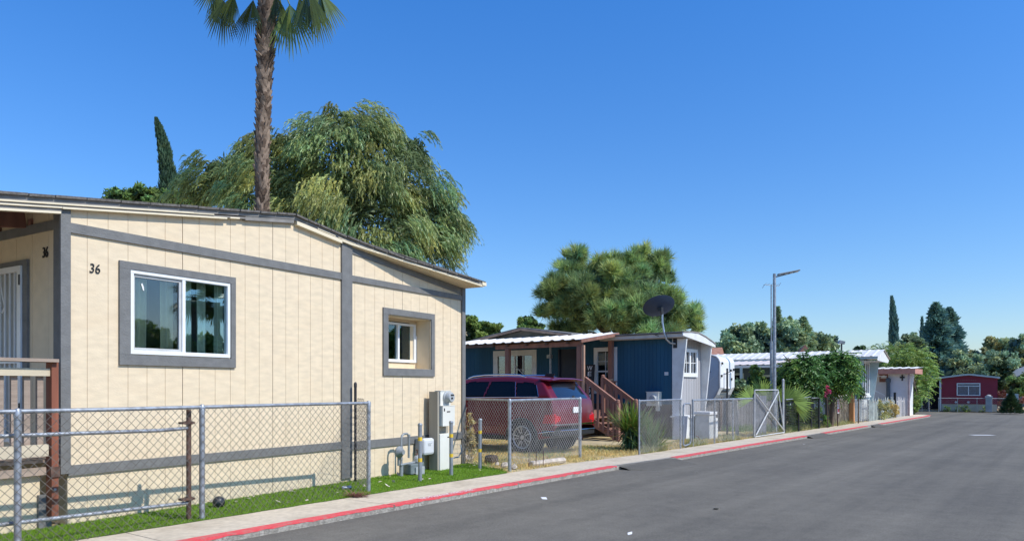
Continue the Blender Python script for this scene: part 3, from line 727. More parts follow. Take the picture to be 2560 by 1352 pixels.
# small things lying on the turf
g = gnd(547, 1268)
mb = MB(); mb.lathe([(.075 * math.sin(a), .07 - .075 * math.cos(a)) for a in [PI * i / 14 for i in range(15)]], 20)
tag(mb.build('ball', mat('ball_black', (.03, .035, .04), .45, var=.2), smooth=True, loc=tuple(g)), 'dark ball lying on the turf behind the chain-link fence', 'ball')
g = gnd(866, 1224)
can = thing('drink_can', 'crumpled silver drink can on the turf beside the corner fence post', 'can', tuple(g), .6)
mb = MB(); Mc = Matrix.Translation((0, 0, .033)) @ Matrix.Rotation(PI / 2, 4, 'Y')
mb.lathe([(0, -.07), (.026, -.07), (.033, -.06), (.031, .0), (.033, .055), (.026, .07), (0, .068)], 16, Mc); mb.build('body', mat('can_silver', (.32, .35, .38), .35, metal=.7, var=.4, scale=20), can, smooth=True)
# ================================================================== RED SUV
OC = Vector((1.68, 16.86, 0)) - U * .13 + MM * .20; CL = 5.0
car = thing('parked_car', 'dark red sport utility car parked nose-in beside the blue mobile home', 'car', tuple(OC), TH + PI / 2)
TOP = [(0, .62), (.012, .80), (.03, .93), (.045, 1.08), (.06, 1.20), (.085, 1.26), (.37, 1.605), (.43, 1.66), (.55, 1.705), (.9, 1.745), (1.5, 1.765), (2.3, 1.755), (2.8, 1.70), (3.2, 1.58), (3.85, 1.20), (4.1, 1.13), (4.6, 1.05), (4.85, .95), (4.96, .8), (5.0, .66)]
BOT = [(0, .54), (.05, .43), (.2, .38), (.55, .32), (4.4, .29), (4.75, .33), (5.0, .52)]
def hw(x, z):
    w = interp(z, [(.25, .90), (.45, .945), (.62, .96), (.95, .955), (1.2, .925), (1.3, .90), (1.65, .745), (1.78, .69)])
    w *= .925 * interp(x, [(0, .925), (.12, .965), (.4, .995), (.8, 1), (4.0, 1), (4.6, .95), (4.9, .86), (5, .76)])
    return w
xs_ = np.unique(np.concatenate([np.linspace(0, .1, 8), np.linspace(.1, .7, 30), np.linspace(.7, 4.4, 120), np.linspace(4.4, 5, 24)]))
NV = 60
WHX = (.87, 3.80); WR, AR = .375, .435
def side_pt(i, j):
    x = xs_[i]; t = interp(x, TOP); b = interp(x, BOT); z = b + (t - b) * j / NV
    de = min(t - z, (z - b) * 1.3 + .02) ; r = .085
    y = hw(x, z)
    if de < r: y -= r - math.sqrt(max(0, r * r - (r - de) ** 2))
    if abs(z - .86) < .03: y -= .006 * (1 - abs(z - .86) / .03)     # belt crease
    if .42 < z < .62 and 1.5 < x < 3.5: y -= .02                     # door hollow
    return Vector((x, y, z))
WIN = {'quarter': [(.60, 1.295), (1.235, 1.285), (1.335, 1.62), (.88, 1.61), (.73, 1.55)], 'rear': [(1.27, 1.283), (2.19, 1.268), (2.09, 1.645), (1.37, 1.63)], 'front': [(2.235, 1.268), (3.42, 1.25), (3.05, 1.53), (2.75, 1.635), (2.135, 1.648)]}
WIN = {k: [(x - .18, z) for x, z in P] for k, P in WIN.items()}
def inpoly(x, z, P):
    c = False; n = len(P)
    for i in range(n):
        (x0, z0), (x1, z1) = P[i], P[(i + 1) % n]
        if (z0 > z) != (z1 > z) and x < (x1 - x0) * (z - z0) / (z1 - z0) + x0: c = not c
    return c
body = MB(); wins = {(k, s): MB() for k in WIN for s in (1, -1)}; lampm = {1: MB(), -1: MB()}
PT = [[side_pt(i, j) for j in range(NV + 1)] for i in range(len(xs_))]
for sg in (1, -1):
    for i in range(len(xs_) - 1):
        for j in range(NV):
            q = [PT[i][j], PT[i + 1][j], PT[i + 1][j + 1], PT[i][j + 1]]
            cx = sum(p.x for p in q) / 4; cz = sum(p.z for p in q) / 4
            if any((cx - wx) ** 2 + (cz - .365) ** 2 < AR ** 2 for wx in WHX): continue
            tgt = body; inset = 0.
            for k, P in WIN.items():
                if inpoly(cx, cz, P): tgt = wins[(k, sg)]; inset = .012
            if .70 < cz < .90 and cx < .30 - (cz - .70) * .35: tgt = lampm[sg]
            v = [Vector((p.x, sg * (p.y - inset), p.z)) for p in q]
            if sg < 0: v.reverse()
            tgt.add(v, [(3, 2, 1, 0)])
rearwin = MB(); wsh = MB(); under = MB(); bump = MB(); NW = 12
for i in range(len(xs_) - 1):
    for which in ('top', 'bot'):
        j = NV if which == 'top' else 0
        A, B = PT[i][j], PT[i + 1][j]
        for k in range(NW):
            f0, f1 = -1 + 2 * k / NW, -1 + 2 * (k + 1) / NW
            cr = lambda f, x: (.025 * (1 - f * f)) if which == 'top' else 0
            bow = lambda f, x: -.06 * (1 - f * f) * max(0, 1 - x / .5) if which == 'top' else 0
            v = [Vector((A.x + bow(f0, A.x), A.y * f0, A.z + cr(f0, A.x))), Vector((B.x + bow(f0, B.x), B.y * f0, B.z + cr(f0, B.x))), Vector((B.x + bow(f1, B.x), B.y * f1, B.z + cr(f1, B.x))), Vector((A.x + bow(f1, A.x), A.y * f1, A.z + cr(f1, A.x)))]
            xm = (A.x + B.x) / 2; zm = (A.z + B.z) / 2; fm = abs(f0 + f1) / 2
            tgt = body
            if which == 'bot': tgt = under
            elif xm < .40 and zm > 1.235 and zm < 1.60 and fm < .84: tgt = rearwin
            elif 3.2 < xm < 3.85 and fm < .9: tgt = wsh
            if which == 'bot': v.reverse()
            tgt.add(v, [(0, 1, 2, 3)])
bo = body.build('body', m_carred, car)
def weld(o, ang=35):
    import bmesh
    bm = bmesh.new(); bm.from_mesh(o.data); bmesh.ops.remove_doubles(bm, verts=bm.verts, dist=.0004); bmesh.ops.recalc_face_normals(bm, faces=bm.faces)
    bm.to_mesh(o.data); bm.free(); o.data.polygons.foreach_set('use_smooth', [True] * len(o.data.polygons)); o.data.set_sharp_from_angle(angle=math.radians(ang))
weld(bo)
for (k, sg), mbw in wins.items(): o = mbw.build('side_window', m_carglass, car); weld(o)
o = rearwin.build('rear_window', m_rearglass, car); weld(o); rw_ = o
o = wsh.build('windscreen', m_carglass, car); weld(o)
o = under.build('underbody', m_plastic, car); weld(o)
for sg in (1, -1):
    o = lampm[sg].build('tail_light', m_taillight, car); weld(o)
    mb = MB(); mb.prism([(-.012, sg * .58, .76), (-.012, sg * .79, .72), (.0, sg * .81, .72), (.0, sg * .81, .885), (-.012, sg * .79, .885), (-.012, sg * .60, .86)], (.05, 0, 0)); mb.build('lens', m_taillight, o, bevel=.008)
# pillars between the panes, chrome waist line, roof rails, spoiler, bumper, plate, wiper
mb = MB()
for sg in (1, -1):
    mb.tube([(.44, sg * .845, 1.288), (1.07, sg * .849, 1.279), (2.2, sg * .851, 1.262), (3.4, sg * .846, 1.245)], .009, 6)
    mb.tube([(1.073, sg * .844, 1.285), (1.172, sg * .712, 1.63)], .006, 5); mb.tube([(.42, sg * .846, 1.295), (.55, sg * .74, 1.55)], .006, 5)
mb.build('window_trim', m_chrome, car)
for sg in (1, -1):
    mb = MB(); mb.tube([(.95, sg * .61, 1.735), (1.1, sg * .605, 1.785), (1.6, sg * .60, 1.80), (2.2, sg * .60, 1.795), (2.55, sg * .61, 1.765), (2.7, sg * .615, 1.72)], .018, 8); mb.build('roof_rail', m_chrome, car, smooth=True)
mb = MB(); mb.prism([(.47, -.70, 1.665), (.24, -.66, 1.635), (.17, -.62, 1.655), (.20, -.3, 1.685), (.20, .3, 1.685), (.17, .62, 1.655), (.24, .66, 1.635), (.47, .70, 1.665)], (.06, 0, .035)); mb.build('spoiler', m_carred, car, bevel=.012)
mb = MB(); mb.prism([(-.055, -.73, .42), (-.095, -.3, .42), (-.095, .3, .42), (-.055, .73, .42), (.04, .86, .42), (.3, .885, .42), (.3, -.885, .42), (.04, -.86, .42)], (0, 0, .13))
mb.build('bumper', m_plastic, car, bevel=.02)
mb = MB(); mb.prism([(-.06, -.74, .66), (-.085, 0, .66), (-.06, .74, .66), (.05, .855, .66), (.06, .83, .66), (.06, -.83, .66), (.05, -.855, .66)], (0, 0, .035)); mb.build('bumper_trim', m_chrome, car)
mb = MB(); mb.tube([(-.04, .875, .535), (.10, .895, .53), (.26, .90, .50), (.38, .897, .49)], .012, 6); mb.tube([(-.075, -.7, .545), (-.11, 0, .545), (-.075, .7, .545)], .012, 6); mb.build('lower_trim', m_chrome, car)
mb = MB(); mb.box((-.068, -.17, .93), (-.045, .17, 1.06)); mb.build('licence_plate', m_whitepaint, car, bevel=.004)
mb = MB(); mb.tube([(.04, .02, 1.275), (.10, -.05, 1.31), (.15, -.34, 1.33)], .012, 6); mb.lathe([(.05, 0), (.045, .04), (0, .05)], 12, Matrix.Translation((.055, .02, 1.265)) @ Matrix.Rotation(-PI / 2, 4, 'Y')); mb.build('wiper', m_plastic, car)
mb = MB(); mb.prism([(.62, -.02, 1.725), (.85, -.03, 1.745), (.85, .03, 1.745), (.62, .02, 1.725)], (-.05, 0, .09)); mb.build('aerial', m_plastic, car)
mb = MB()
for sg in (1, -1):
    for wx in WHX:
        pts = [(wx + AR * math.cos(a), sg * (.885 * (1 if wx < 3 else .995)), .365 + AR * math.sin(a)) for a in [PI * k / 18 for k in range(-1, 20)]]
        mb.tube(pts, .022, 6)
    mb.box((1.38, sg * .83, .30), (3.3, sg * .885, .40))
mb.build('wheel_arch_trim', m_plastic, car)
for wx in WHX:
    for sg in (1, -1):
        mb = MB(); n = 20
        ring = [(wx + AR * math.cos(2 * PI * k / n), .365 + AR * math.sin(2 * PI * k / n)) for k in range(n)]
        for k in range(n):
            a, b = ring[k], ring[(k + 1) % n]
            mb.quad((a[0], sg * .875, max(a[1], .3)), (b[0], sg * .875, max(b[1], .3)), (b[0], sg * .55, max(b[1], .3)), (a[0], sg * .55, max(a[1], .3)))
        mb.add([(q[0], sg * .55, q[1]) for q in ring], [tuple(range(n))])
        mb.build('wheel_housing', m_plastic, car)
wheel0 = None
for wx in WHX:
    for sg in (1, -1):
        Mw = Matrix.Translation((wx, sg * .765, WR - .002)) @ Matrix.Rotation(-sg * PI / 2, 4, 'X')
        mb = MB(); mb.lathe([(.255, -.11), (.34, -.115), (WR, -.08), (WR, .08), (.34, .115), (.265, .105), (.255, .09)], 36, Mw); wh = mb.build('wheel', m_tyre, car, smooth=True)
        mb = MB(); mb.lathe([(.262, .10), (.25, .112), (.235, .10), (.232, .03)], 36, Mw, cap=False)
        for k in range(10):
            a = 2 * PI * (k // 2) / 5 + (.16 if k % 2 else -.16)
            p0 = Mw @ Vector((.05 * math.cos(a), .05 * math.sin(a), .075)); p1 = Mw @ Vector((.245 * math.cos(a * 1.0 + (.05 if k % 2 else -.05)), .245 * math.sin(a + (.05 if k % 2 else -.05)), .10))
            mb.beam(p0, p1, .02, .02, up=(Mw.to_3x3() @ Vector((0, 0, 1))))
        mb.lathe([(0.0, .10), (.05, .095), (.06, .07), (.06, .03)], 16, Mw); mb.build('rim', m_steel, wh)
        mb = MB(); mb.lathe([(0, .0), (.254, .0)], 30, Mw); mb.build('rim_recess_shade', m_plastic, wh)  # black disc standing in for the shade behind the spokes

# ================================================================== BLUE MOBILE HOME
OB = (4.83, 21.8)
bh = thing('mobile_home', 'dark blue mobile home with wooden porch, corrugated awning and white wing walls', 'mobile home', (OB[0], OB[1], 0), TH)
BW, BL = 1.78, 11.0
Z0, Z1 = 1.0, 3.0
mb = MB()
ly = 0.
def slat_side(mb, y0, y1, z0, z1, holes, w=.125, x=0., g=.006):
    plank_wall(mb, [y0 + w * i for i in range(int((y1 - y0) / w) + 1)] + [y1], set(), z0, lambda y: z1, holes, lambda y, d, z: (x + d, y, z), thick=.015, gap=g)
WA = (5.15, 6.92, 1.2, 2.72); WB = (2.04, 2.76, 1.36, 2.70); DR = (3.3, 4.15, .85, 2.75)
slat_side(mb, .0, BL, Z0, Z1, [WA, WB, DR]); mb.build('siding', m_blue, bh)
mb = MB(); mb.box((.035, .0, -.02), (.08, BL, Z0)); mb.box((.0, BL - .05, 0), (4.5, BL, 3)); mb.build('back_wall', m_skirt, bh)
mb = MB()
for i in range(20): mb.box((.0, .02 + i * .19, -.01), (.03, .17 + i * .19, Z0 - .004))
mb.build('skirting', m_skirt, bh)
mb = MB(); ew = (.42, 1.38, 1.87, 2.62)
plank_wall(mb, [0 + .178 * i for i in range(11)], set(), .1, lambda x: 2.98, [ew], lambda x, d, z: (x, d, z), thick=.015, gap=.006); mb.build('end_siding', m_bluegrey, bh)
mb = MB(); mb.box((BW, .0, 0), (BW + .05, 9, 2.9)); mb.build('rear_siding', m_blue, bh)
# wing walls: taper from the eave down to nothing
for x0 in (-.04, BW - .02):
    mb = MB(); mb.prism([(x0, -.36, 2.93), (x0, .10, 2.93), (x0, .10, -.02), (x0, -.05, -.02)], (.06, 0, 0)); mb.build('wing_wall', m_wingwhite, bh, bevel=.004)
# roof: bowed, white fascia at the end
prof = [(-.36, 3.115), (.2, 3.15), (.7, 3.145), (1.2, 3.06), (1.75, 2.925), (1.95, 2.86)]
mb = MB()
for (xa, za), (xb, zb_) in zip(prof, prof[1:]):
    mb.hexa([(xa, -.42, za - .03), (xb, -.42, zb_ - .03), (xb, 3.6, zb_ - .03), (xa, 3.6, za - .03)], [(xa, -.42, za), (xb, -.42, zb_), (xb, 3.6, zb_), (xa, 3.6, za)])
for (xa, za), (xb, zb_) in zip(prof, prof[1:]):
    mb.hexa([(xa, 3.6, za - .16), (xb, 3.6, zb_ - .16), (xb, BL, zb_ - .16), (xa, BL, za - .16)], [(xa, 3.6, za - .13), (xb, 3.6, zb_ - .13), (xb, BL, zb_ - .13), (xa, BL, za - .13)])
rf = mb.build('roof', mat('old_roof_sheet', (.28, .25, .23), .8, var=.3), bh)
mb = MB()
for (xa, za), (xb, zb_) in zip(prof, prof[1:]):
    lo = lambda x: 2.985 - .105 * (x + .3)
    mb.prism([(xa, -.40, za - .032), (xb, -.40, zb_ - .032), (xb, -.40, min(lo(xb), zb_ - .05)), (xa, -.40, min(lo(xa), za - .05))], (0, .03, 0))
mb.build('end_fascia', m_wingwhite, rf)
mb = MB(); mb.box((-.295, -.37, 2.97), (-.265, 2.45, 3.068)); mb.build('side_fascia', mat('fascia_cream', (.55, .53, .5), .7, var=.12), rf)
mb = MB(); mb.box((-.264, -.37, 2.95), (0, 2.45, 2.968)); mb.box((0, -.37, 2.935), (BW, -.001, 2.95)); mb.build('soffit', mat('soffit_beige', (.5, .46, .42), .8, var=.1), rf)
# windows
def side_window(parent, y0, y1, z0, z1, x, fw, grid, nm='window', deep=.3):
    mb = MB()
    def ring(a0, a1, b0, b1, w_, xo, xi):
        mb.box((xo, a0, b0), (xi, a1, b0 + w_)); mb.box((xo, a0, b1 - w_), (xi, a1, b1)); mb.box((xo, a0, b0 + w_), (xi, a0 + w_, b1 - w_)); mb.box((xo, a1 - w_, b0 + w_), (xi, a1, b1 - w_))
    ring(y0 - .06, y1 + .06, z0 - .06, z1 + .06, fw + .06, x - .03, x + .03)
    w_ = mb.build(nm, m_wingwhite, parent)
    mb = MB(); g0, g1, h0, h1 = y0 + fw, y1 - fw, z0 + fw, z1 - fw
    for f in grid[0]: yy = g0 + (g1 - g0) * f[0]; mb.box((x - .012, yy - f[1] / 2, h0), (x + .02, yy + f[1] / 2, h1))
    for f in grid[1]: zz = h0 + (h1 - h0) * f[0]; mb.box((x - .010, g0, zz - f[1] / 2), (x + .018, g1, zz + f[1] / 2))
    mb.build('muntin', m_wingwhite, w_)
    mb = MB(); mb.box((x + .02, g0, h0), (x + .024, g1, h1)); mb.build('pane', m_glassdark, w_)
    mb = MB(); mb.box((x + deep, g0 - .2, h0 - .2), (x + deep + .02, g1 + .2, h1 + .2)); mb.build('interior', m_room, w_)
    return w_
wA = side_window(bh, WA[0], WA[1], WA[2], WA[3], 0, .13, ([(.5, .05), (.25, .012)], [(.36, .02), (.62, .014)])); wA['label'] = 'wide porch window with white frame'
mb = MB(); mb.beam((.0, 6.1, 2.3), (.0, 5.6, 1.9), .02, .02); mb.build('prop_bar', m_wingwhite, wA)
wB = side_window(bh, WB[0], WB[1], WB[2], WB[3], 0, .07, ([(.5, .015)], [(.48, .05), (.74, .015)])); wB['label'] = 'tall double-hung window behind the porch post'
mb = MB(); mb.box((.05, WB[0] + .02, WB[2]), (.06, WB[1] - .02, WB[3])); mb.build('curtain', mat('green_curtain', (.10, .16, .13), .9), wB)
mb = MB(); mb.box((.03, DR[0], DR[2]), (.07, DR[1], DR[3])); mb.box((-.02, DR[0] - .05, DR[2]), (.03, DR[0], DR[3])); mb.box((-.02, DR[1], DR[2]), (.03, DR[1] + .05, DR[3])); mb.build('door', mat('door_navy', (.012, .018, .035), .5), bh)
mb = MB(); mb.box((-.02, .24, 1.86), (0, .36, 1.96)); mb.build('wall_lamp', m_boxwhite, bh)
# end window with two casements
mb = MB(); trim_ring(mb, ew[0] - .05, ew[1] + .05, ew[2] - .05, ew[3] + .05, .10, .10, .12, .10, -.05, -.001); mb.box(((ew[0] + ew[1]) / 2 - .05, -.045, ew[2]), ((ew[0] + ew[1]) / 2 + .05, -.001, ew[3]))
we = mb.build('window', m_white, bh)
mb = MB()
for cx_ in (ew[0] + .25, ew[1] - .25):
    mb.box((cx_ - .01, -.03, ew[2] + .05), (cx_ + .01, -.005, ew[3] - .04))
    mb.box((cx_ - .18, -.03, (ew[2] + ew[3]) / 2 - .01), (cx_ + .18, -.005, (ew[2] + ew[3]) / 2 + .01))
mb.build('muntin', m_white, we)
mb = MB(); mb.box((ew[0], .004, ew[2]), (ew[1], .008, ew[3])); mb.build('pane', m_glassdark, we)
mb = MB(); mb.box((ew[0] - .1, .12, ew[2] - .1), (ew[1] + .1, .14, ew[3] + .1)); mb.build('interior', mat('green_room', (.09, .12, .09), .9), we)
# gable behind the awning
gp = [(7.75, 3.16), (5.5, 3.50), (3.45, 3.20)]
mb = MB(); mb.prism([(-.10, 7.6, 3.0), (-.10, 7.6, 3.14), (-.10, 5.5, 3.44), (-.10, 3.6, 3.17), (-.10, 3.6, 3.0)], (.05, 0, 0)); mb.build('gable_wall', mat('gable_olive', (.22, .20, .15), .85, var=.15), bh)
mb = MB()
for (ya, za), (yb, zb_) in zip(gp, gp[1:]):
    mb.hexa([(-.35, ya, za - .02), (-.35, yb, zb_ - .02), (5, yb, zb_ - .02), (5, ya, za - .02)], [(-.35, ya, za + .03), (-.35, yb, zb_ + .03), (5, yb, zb_ + .03), (5, ya, za + .03)])
gr_ = mb.build('gable_roof', mat('grey_felt', (.20, .19, .18), .9, var=.3), bh)
mb = MB()
for (ya, za), (yb, zb_) in zip(gp, gp[1:]): mb.beam((-.36, ya, za - .045), (-.36, yb, zb_ - .045), .03, .07)
mb.build('barge_board', mat('barge_brown', (.30, .20, .14), .8, var=.3), gr_)
# small flat roof step between gable and bump-out
mb = MB(); mb.box((-.33, 2.3, 3.06), (1.5, 3.9, 3.10)); mb.build('flat_roof', mat('grey_felt_low', (.15, .14, .13), .9, var=.3), bh)

# porch (fixed to the house)
awx0, awx1 = -2.25, -.10
def corrugated(name, parent, m_, x0, x1, za, zb2, y0, y1, pitch=.20, amp=.022, axis='y', n=None, thick=.008):
    """ribbed sheet; ribs run down the slope (x), repeat along y"""
    mb = MB(); ys_ = []; zs_ = []
    y = y0
    while y < y1 - 1e-6:
        for f, a in ((0, 0), (.55, 0), (.68, 1), (.86, 1)):
            yy = y + pitch * f
            if yy <= y1: ys_.append(yy); zs_.append(a * amp)
        y += pitch
    ys_.append(y1); zs_.append(0)
    vs = []; fs = []
    for yy, zz in zip(ys_, zs_): vs += [(x0, yy, za + zz), (x1, yy, zb2 + zz), (x0, yy, za + zz - thick), (x1, yy, zb2 + zz - thick)]
    for i in range(len(ys_) - 1):
        o = 4 * i; q = o + 4
        fs += [(o, q, q + 1, o + 1), (o + 2, o + 3, q + 3, q + 2), (o, o + 2, q + 2, q), (o + 1, q + 1, q + 3, o + 3)]
    mb.add(vs, fs); return mb.build(name, m_, parent)
pr_ = corrugated('awning_roof', bh, m_metalwhite, awx0, awx1, 2.88, 3.19, 1.85, 7.6, pitch=.37, amp=.03)
mb = MB(); mb.beam((awx0, 1.87, 2.83), (awx1, 1.87, 3.14), .05, .10); mb.box((-2.06, 1.95, 2.70), (-1.98, 5.2, 2.83))
mb.build('awning_beam', m_wood_brown, pr_)
mb = MB()
for i in range(7): mb.beam((awx0 + .05, 2.4 + i * .75, 2.81), (awx1, 2.4 + i * .75, 3.12), .04, .09)
mb.box((-2.2, 5.2, 2.77), (-2.12, 7.6, 2.85)); mb.build('awning_rafter', m_skirt, pr_)
for y, x in ((2.05, -2.02), (4.72, -2.02), (7.4, -2.02)):
    mb = MB(); mb.box((x - .07, y - .07, -.02), (x + .07, y + .07, 2.70)); mb.build('porch_post', m_wood_brown, bh, bevel=.006)
mb = MB(); mb.box((-.19, 2.06, .8), (-.06, 2.20, 3.0)); mb.build('porch_post', m_wood_brown, bh, bevel=.006)
mb = MB(); mb.box((-2.10, 1.86, .95), (-2.03, 1.935, 2.72)); mb.build('porch_post', mat('pale_stud', (.42, .25, .17), .8, var=.15), bh)
mb = MB(); mb.tube([(-.5, 4.17, .85), (-.5, 4.17, 3.0)], .035, 8); mb.box((-.56, 4.13, 2.45), (-.44, 4.28, 2.56)); mb.build('porch_post', m_galv, bh)
mb = MB()
for i in range(14): mb.box((-2.08 + i * .148, 1.9, .79), (-1.94 + i * .148, 7.5, .825))
mb.box((-2.1, 1.89, .55), (-.0, 1.93, .788)); mb.box((-2.1, 1.93, .55), (-2.06, 7.5, .788)); mb.build('porch_floor', m_wood_brown, bh)
# stairs down towards the street, from the porch end between the posts
st = thing('porch_stairs', 'brown wooden stairs with slanted handrails leading up to the blue home\'s porch', 'stairs', (OB[0], OB[1], 0), TH)
nst = 5; run, rise = .235, .157
sx0, sx1 = -2.02, -.98
mb = MB()
for k in range(nst - 1):
    y1_ = 1.88 - k * run; z = .80 - (k + 1) * rise; mb.box((sx0 - .03, y1_ - run - .02, z - .035), (sx1 + .03, y1_, z))
mb.build('tread', m_wood_brown, st, bevel=.004)
for x in (sx0 + .02, sx1 - .02):
    mb = MB(); mb.prism([(x - .02, 1.88, .78), (x - .02, 1.88, .50), (x - .02, .78, -.02), (x - .02, .72, -.02), (x - .02, .72, .12)], (.04, 0, 0)); mb.build('stringer', m_wood_brown, st)
for x, nm in ((sx0, 0), (sx1, 1)):
    ra, rb = Vector((x, 1.86, 1.72)), Vector((x, .80, 1.02))
    mb = MB(); mb.beam(ra, rb, .05, .14); mb.beam(ra + Vector((0, 0, .08)), rb + Vector((0, 0, .08)), .10, .025); mb.build('handrail', m_wood_brown, st)
    for k in range(6):
        f = (k + .6) / 6.2; p = ra.lerp(rb, f); zb3 = max(.0, .80 - (1.88 - p.y) / run * rise)
        mb = MB(); mb.box((x - .055, p.y - .03, zb3 - .12), (x - .02, p.y + .03, p.z - .03)); mb.build('baluster', m_wood_brown, st)
for x, y, z0_, z1_ in ((sx1, 1.9, .55, 1.78), (sx1, .78, 0, 1.06), (sx0, .78, 0, 1.06)):
    mb = MB(); mb.box((x - .05, y - .05, z0_), (x + .05, y + .05, z1_)); mb.lathe([(.06, 0), (.065, .02), (.05, .03), (.058, .06), (.05, .09), (0, .11)], 12, Matrix.Translation((x, y, z1_))); mb.build('newel_post', m_wood_brown, st)
mb = MB(); mb.box((-.95, 1.86, 1.66), (-.2, 1.97, 1.70)); mb.build('guard_rail', m_wood_brown, st)
for k in range(6):
    mb = MB(); mb.box((-.90 + k * .125, 1.90, .83), (-.85 + k * .125, 1.94, 1.66)); mb.build('baluster', m_wood_brown, st)
# welcome board
sg_ = thing('welcome_sign', 'tall black porch sign with white letters spelling WELCOME downwards', 'sign', (OB[0], OB[1], 0), TH)
mb = MB(); lean = .12
mb.hexa([(-.52, 2.58, .83), (-.49, 2.58, .83), (-.49, 2.92, .83), (-.52, 2.92, .83)], [(-.36, 2.58, 2.22), (-.33, 2.58, 2.22), (-.33, 2.92, 2.22), (-.36, 2.92, 2.22)]); mb.build('board', mat('sign_black', (.008, .008, .012), .6), sg_)
ang = math.atan2(.16, 1.39)
for k, chh in enumerate('WELCOME'):
    z = 2.10 - k * .178; xo = -.52 + .16 * (z - .83) / 1.39 - .003
    Ms = Matrix(((0, math.sin(ang), -math.cos(ang), xo), (-1, 0, 0, 2.75), (0, math.cos(ang), math.sin(ang), z), (0, 0, 0, 1)))
    text_obj(chh, 'letter', m_whitepaint, sg_, Ms, size=.20, ext=.003, width=.19 if chh in 'WM' else .13)
# flower pot things on the guard rail
mb = MB(); p = Vector((-.55, 1.915, 1.70)); w0 = Vector((OB[0], OB[1], 0)) + U * p.x + MM * p.y
mb.lathe([(0, 0), (.05, 0), (.10, .03), (.11, .05), (.10, .05), (.04, .015), (0, .01)], 14); tag(mb.build('dish', mat('pale_dish', (.55, .42, .33), .6), loc=(w0.x, w0.y, 1.702)), 'small pale dish sitting on the porch guard rail', 'dish')
# electric meter box on the blue wall
eb = thing('meter_box', 'white electric meter box fixed to the lower dark blue wall', 'meter box', (OB[0], OB[1], 0), TH)
mb = MB(); mb.box((-.20, .46, .95), (-.002, .86, 1.36)); mb.box((-.21, .44, 1.36), (-.002, .88, 1.375)); mb.box((-.12, .5, .80), (-.02, .6, .95)); mb.build('box', m_cabinet, eb, bevel=.004)
mb = MB(); mb.lathe([(.13, 0), (.13, .02), (.105, .04), (.1, .11), (0, .12)], 20, Matrix.Translation((-.20, .62, 1.16)) @ Matrix.Rotation(-PI / 2, 4, 'Y')); mb.build('meter', m_meter, eb, smooth=True)
# satellite dish on a bent mast
sd_ = thing('satellite_dish', 'dark oval satellite dish on a bent mast at the corner of the blue home', 'satellite dish', (OB[0], OB[1], 0), TH)
def bl_(px, py, xo): y, z = side(OB, TH, px, py, xo); return Vector((xo, y, z))
mx_ = -.34
pts = [bl_(1688, 859, -.06), bl_(1675, 857, -.20), bl_(1666, 848, mx_), bl_(1660, 830, mx_), bl_(1656, 805, mx_), bl_(1656, 785, mx_)]
mb = MB(); mb.tube(pts, .028, 10); mb.build('mast', m_steel, sd_, smooth=True)
mb = MB(); mb.box((-.062, -.06, 2.66), (-.042, .06, 2.98)); mb.tube([(-.1, .1, 2.9), (-.35, .5, 3.05)], .01, 6); mb.build('bracket', m_black, sd_)
dc = bl_(1650, 770, mx_ - .02)
# dish axis: faces up and away from the camera, to the south-east sky
axis_w = Vector((-.22, .64, .72)).normalized(); toL = Matrix.Rotation(-TH, 3, 'Z'); ax = (toL @ axis_w).normalized()
e1 = ax.cross(Vector((0, 0, 1))).normalized(); e2 = e1.cross(ax)
Md = Matrix(((e1.x, e2.x, ax.x, dc.x), (e1.y, e2.y, ax.y, dc.y), (e1.z, e2.z, ax.z, dc.z), (0, 0, 0, 1))) @ Matrix.Diagonal((1.14, .95, 1, 1))
mb = MB(); mb.lathe([(0, .0), (.12, .006), (.25, .03), (.36, .066), (.43, .10), (.44, .105), (.43, .112), (.36, .078), (.25, .042), (.12, .018), (0, .012)], 32, Md); mb.build('reflector', m_dish, sd_, smooth=True)
mb = MB(); q = dc - ax * .05; mb.beam(q + e2 * .02, pts[-1], .08, .08); mb.box(dc - Vector((.07, .07, .08)) - ax * .03, dc + Vector((.05, .05, .04)) - ax * .03); mb.build('clamp', m_black, sd_)
mb = MB(); mb.tube([dc - e2 * .46 + ax * .1, dc - e2 * .5 + ax * .55], .015, 6); mb.box(dc - e2 * .5 + ax * .52 - Vector((.05, .05, .05)), dc - e2 * .5 + ax * .62 + Vector((.05, .05, .05))); mb.build('feed_arm', m_black, sd_)
# ================================================================== FENCES ALONG THE SIDEWALK
def FLw(px, w=SW + .03): return KP(KS(px, w), w)
house_corner = Vector((OL[0], OL[1], 0)) + Vector((math.cos(TL), math.sin(TL), 0)) * 7.6
A, B, C_ = gnd(1274, 1176), gnd(1450, 1146), house_corner
fa = fence_between('chain_link_fence', 'chain-link fence panel joining the cream house corner to the red car\'s front panel', B * 0 + A, house_corner, 1.27, [], .085, .0025, m_w=m_wirefar, zb=.12)
fb_ = fence_between('chain_link_fence', 'chain-link fence panel directly in front of the parked red car', A, B, 1.265, [0, 1], .085, .0027, post_r=.032, rail_r=.024, m_w=m_wirefar, zb=.10)
A, B = FLw(1598), FLw(1704)
fc = fence_between('chain_link_fence', 'leaning chain-link fence panel behind the spiky yucca in front of the blue home', A, B, 1.20, [0, .97], .085, .0025, m_w=m_wirefar, m_p=m_galv)
A, B = FLw(1707), FLw(1728)
lg = thing('walk_gate', 'small rounded pipe gate beside the white boxes in front of the blue home', 'gate', tuple(A), math.atan2(B.y - A.y, B.x - A.x)); Lg = (B - A).length
mb = MB(); r = .09
loop = [(.03, 0, .06), (.03, 0, 1.0), (.05, 0, 1.06), (.11, 0, 1.09), (Lg - .11, 0, 1.09), (Lg - .05, 0, 1.06), (Lg - .03, 0, 1.0), (Lg - .03, 0, .14), (Lg - .1, 0, .07), (.11, 0, .05), (.03, 0, .08)]
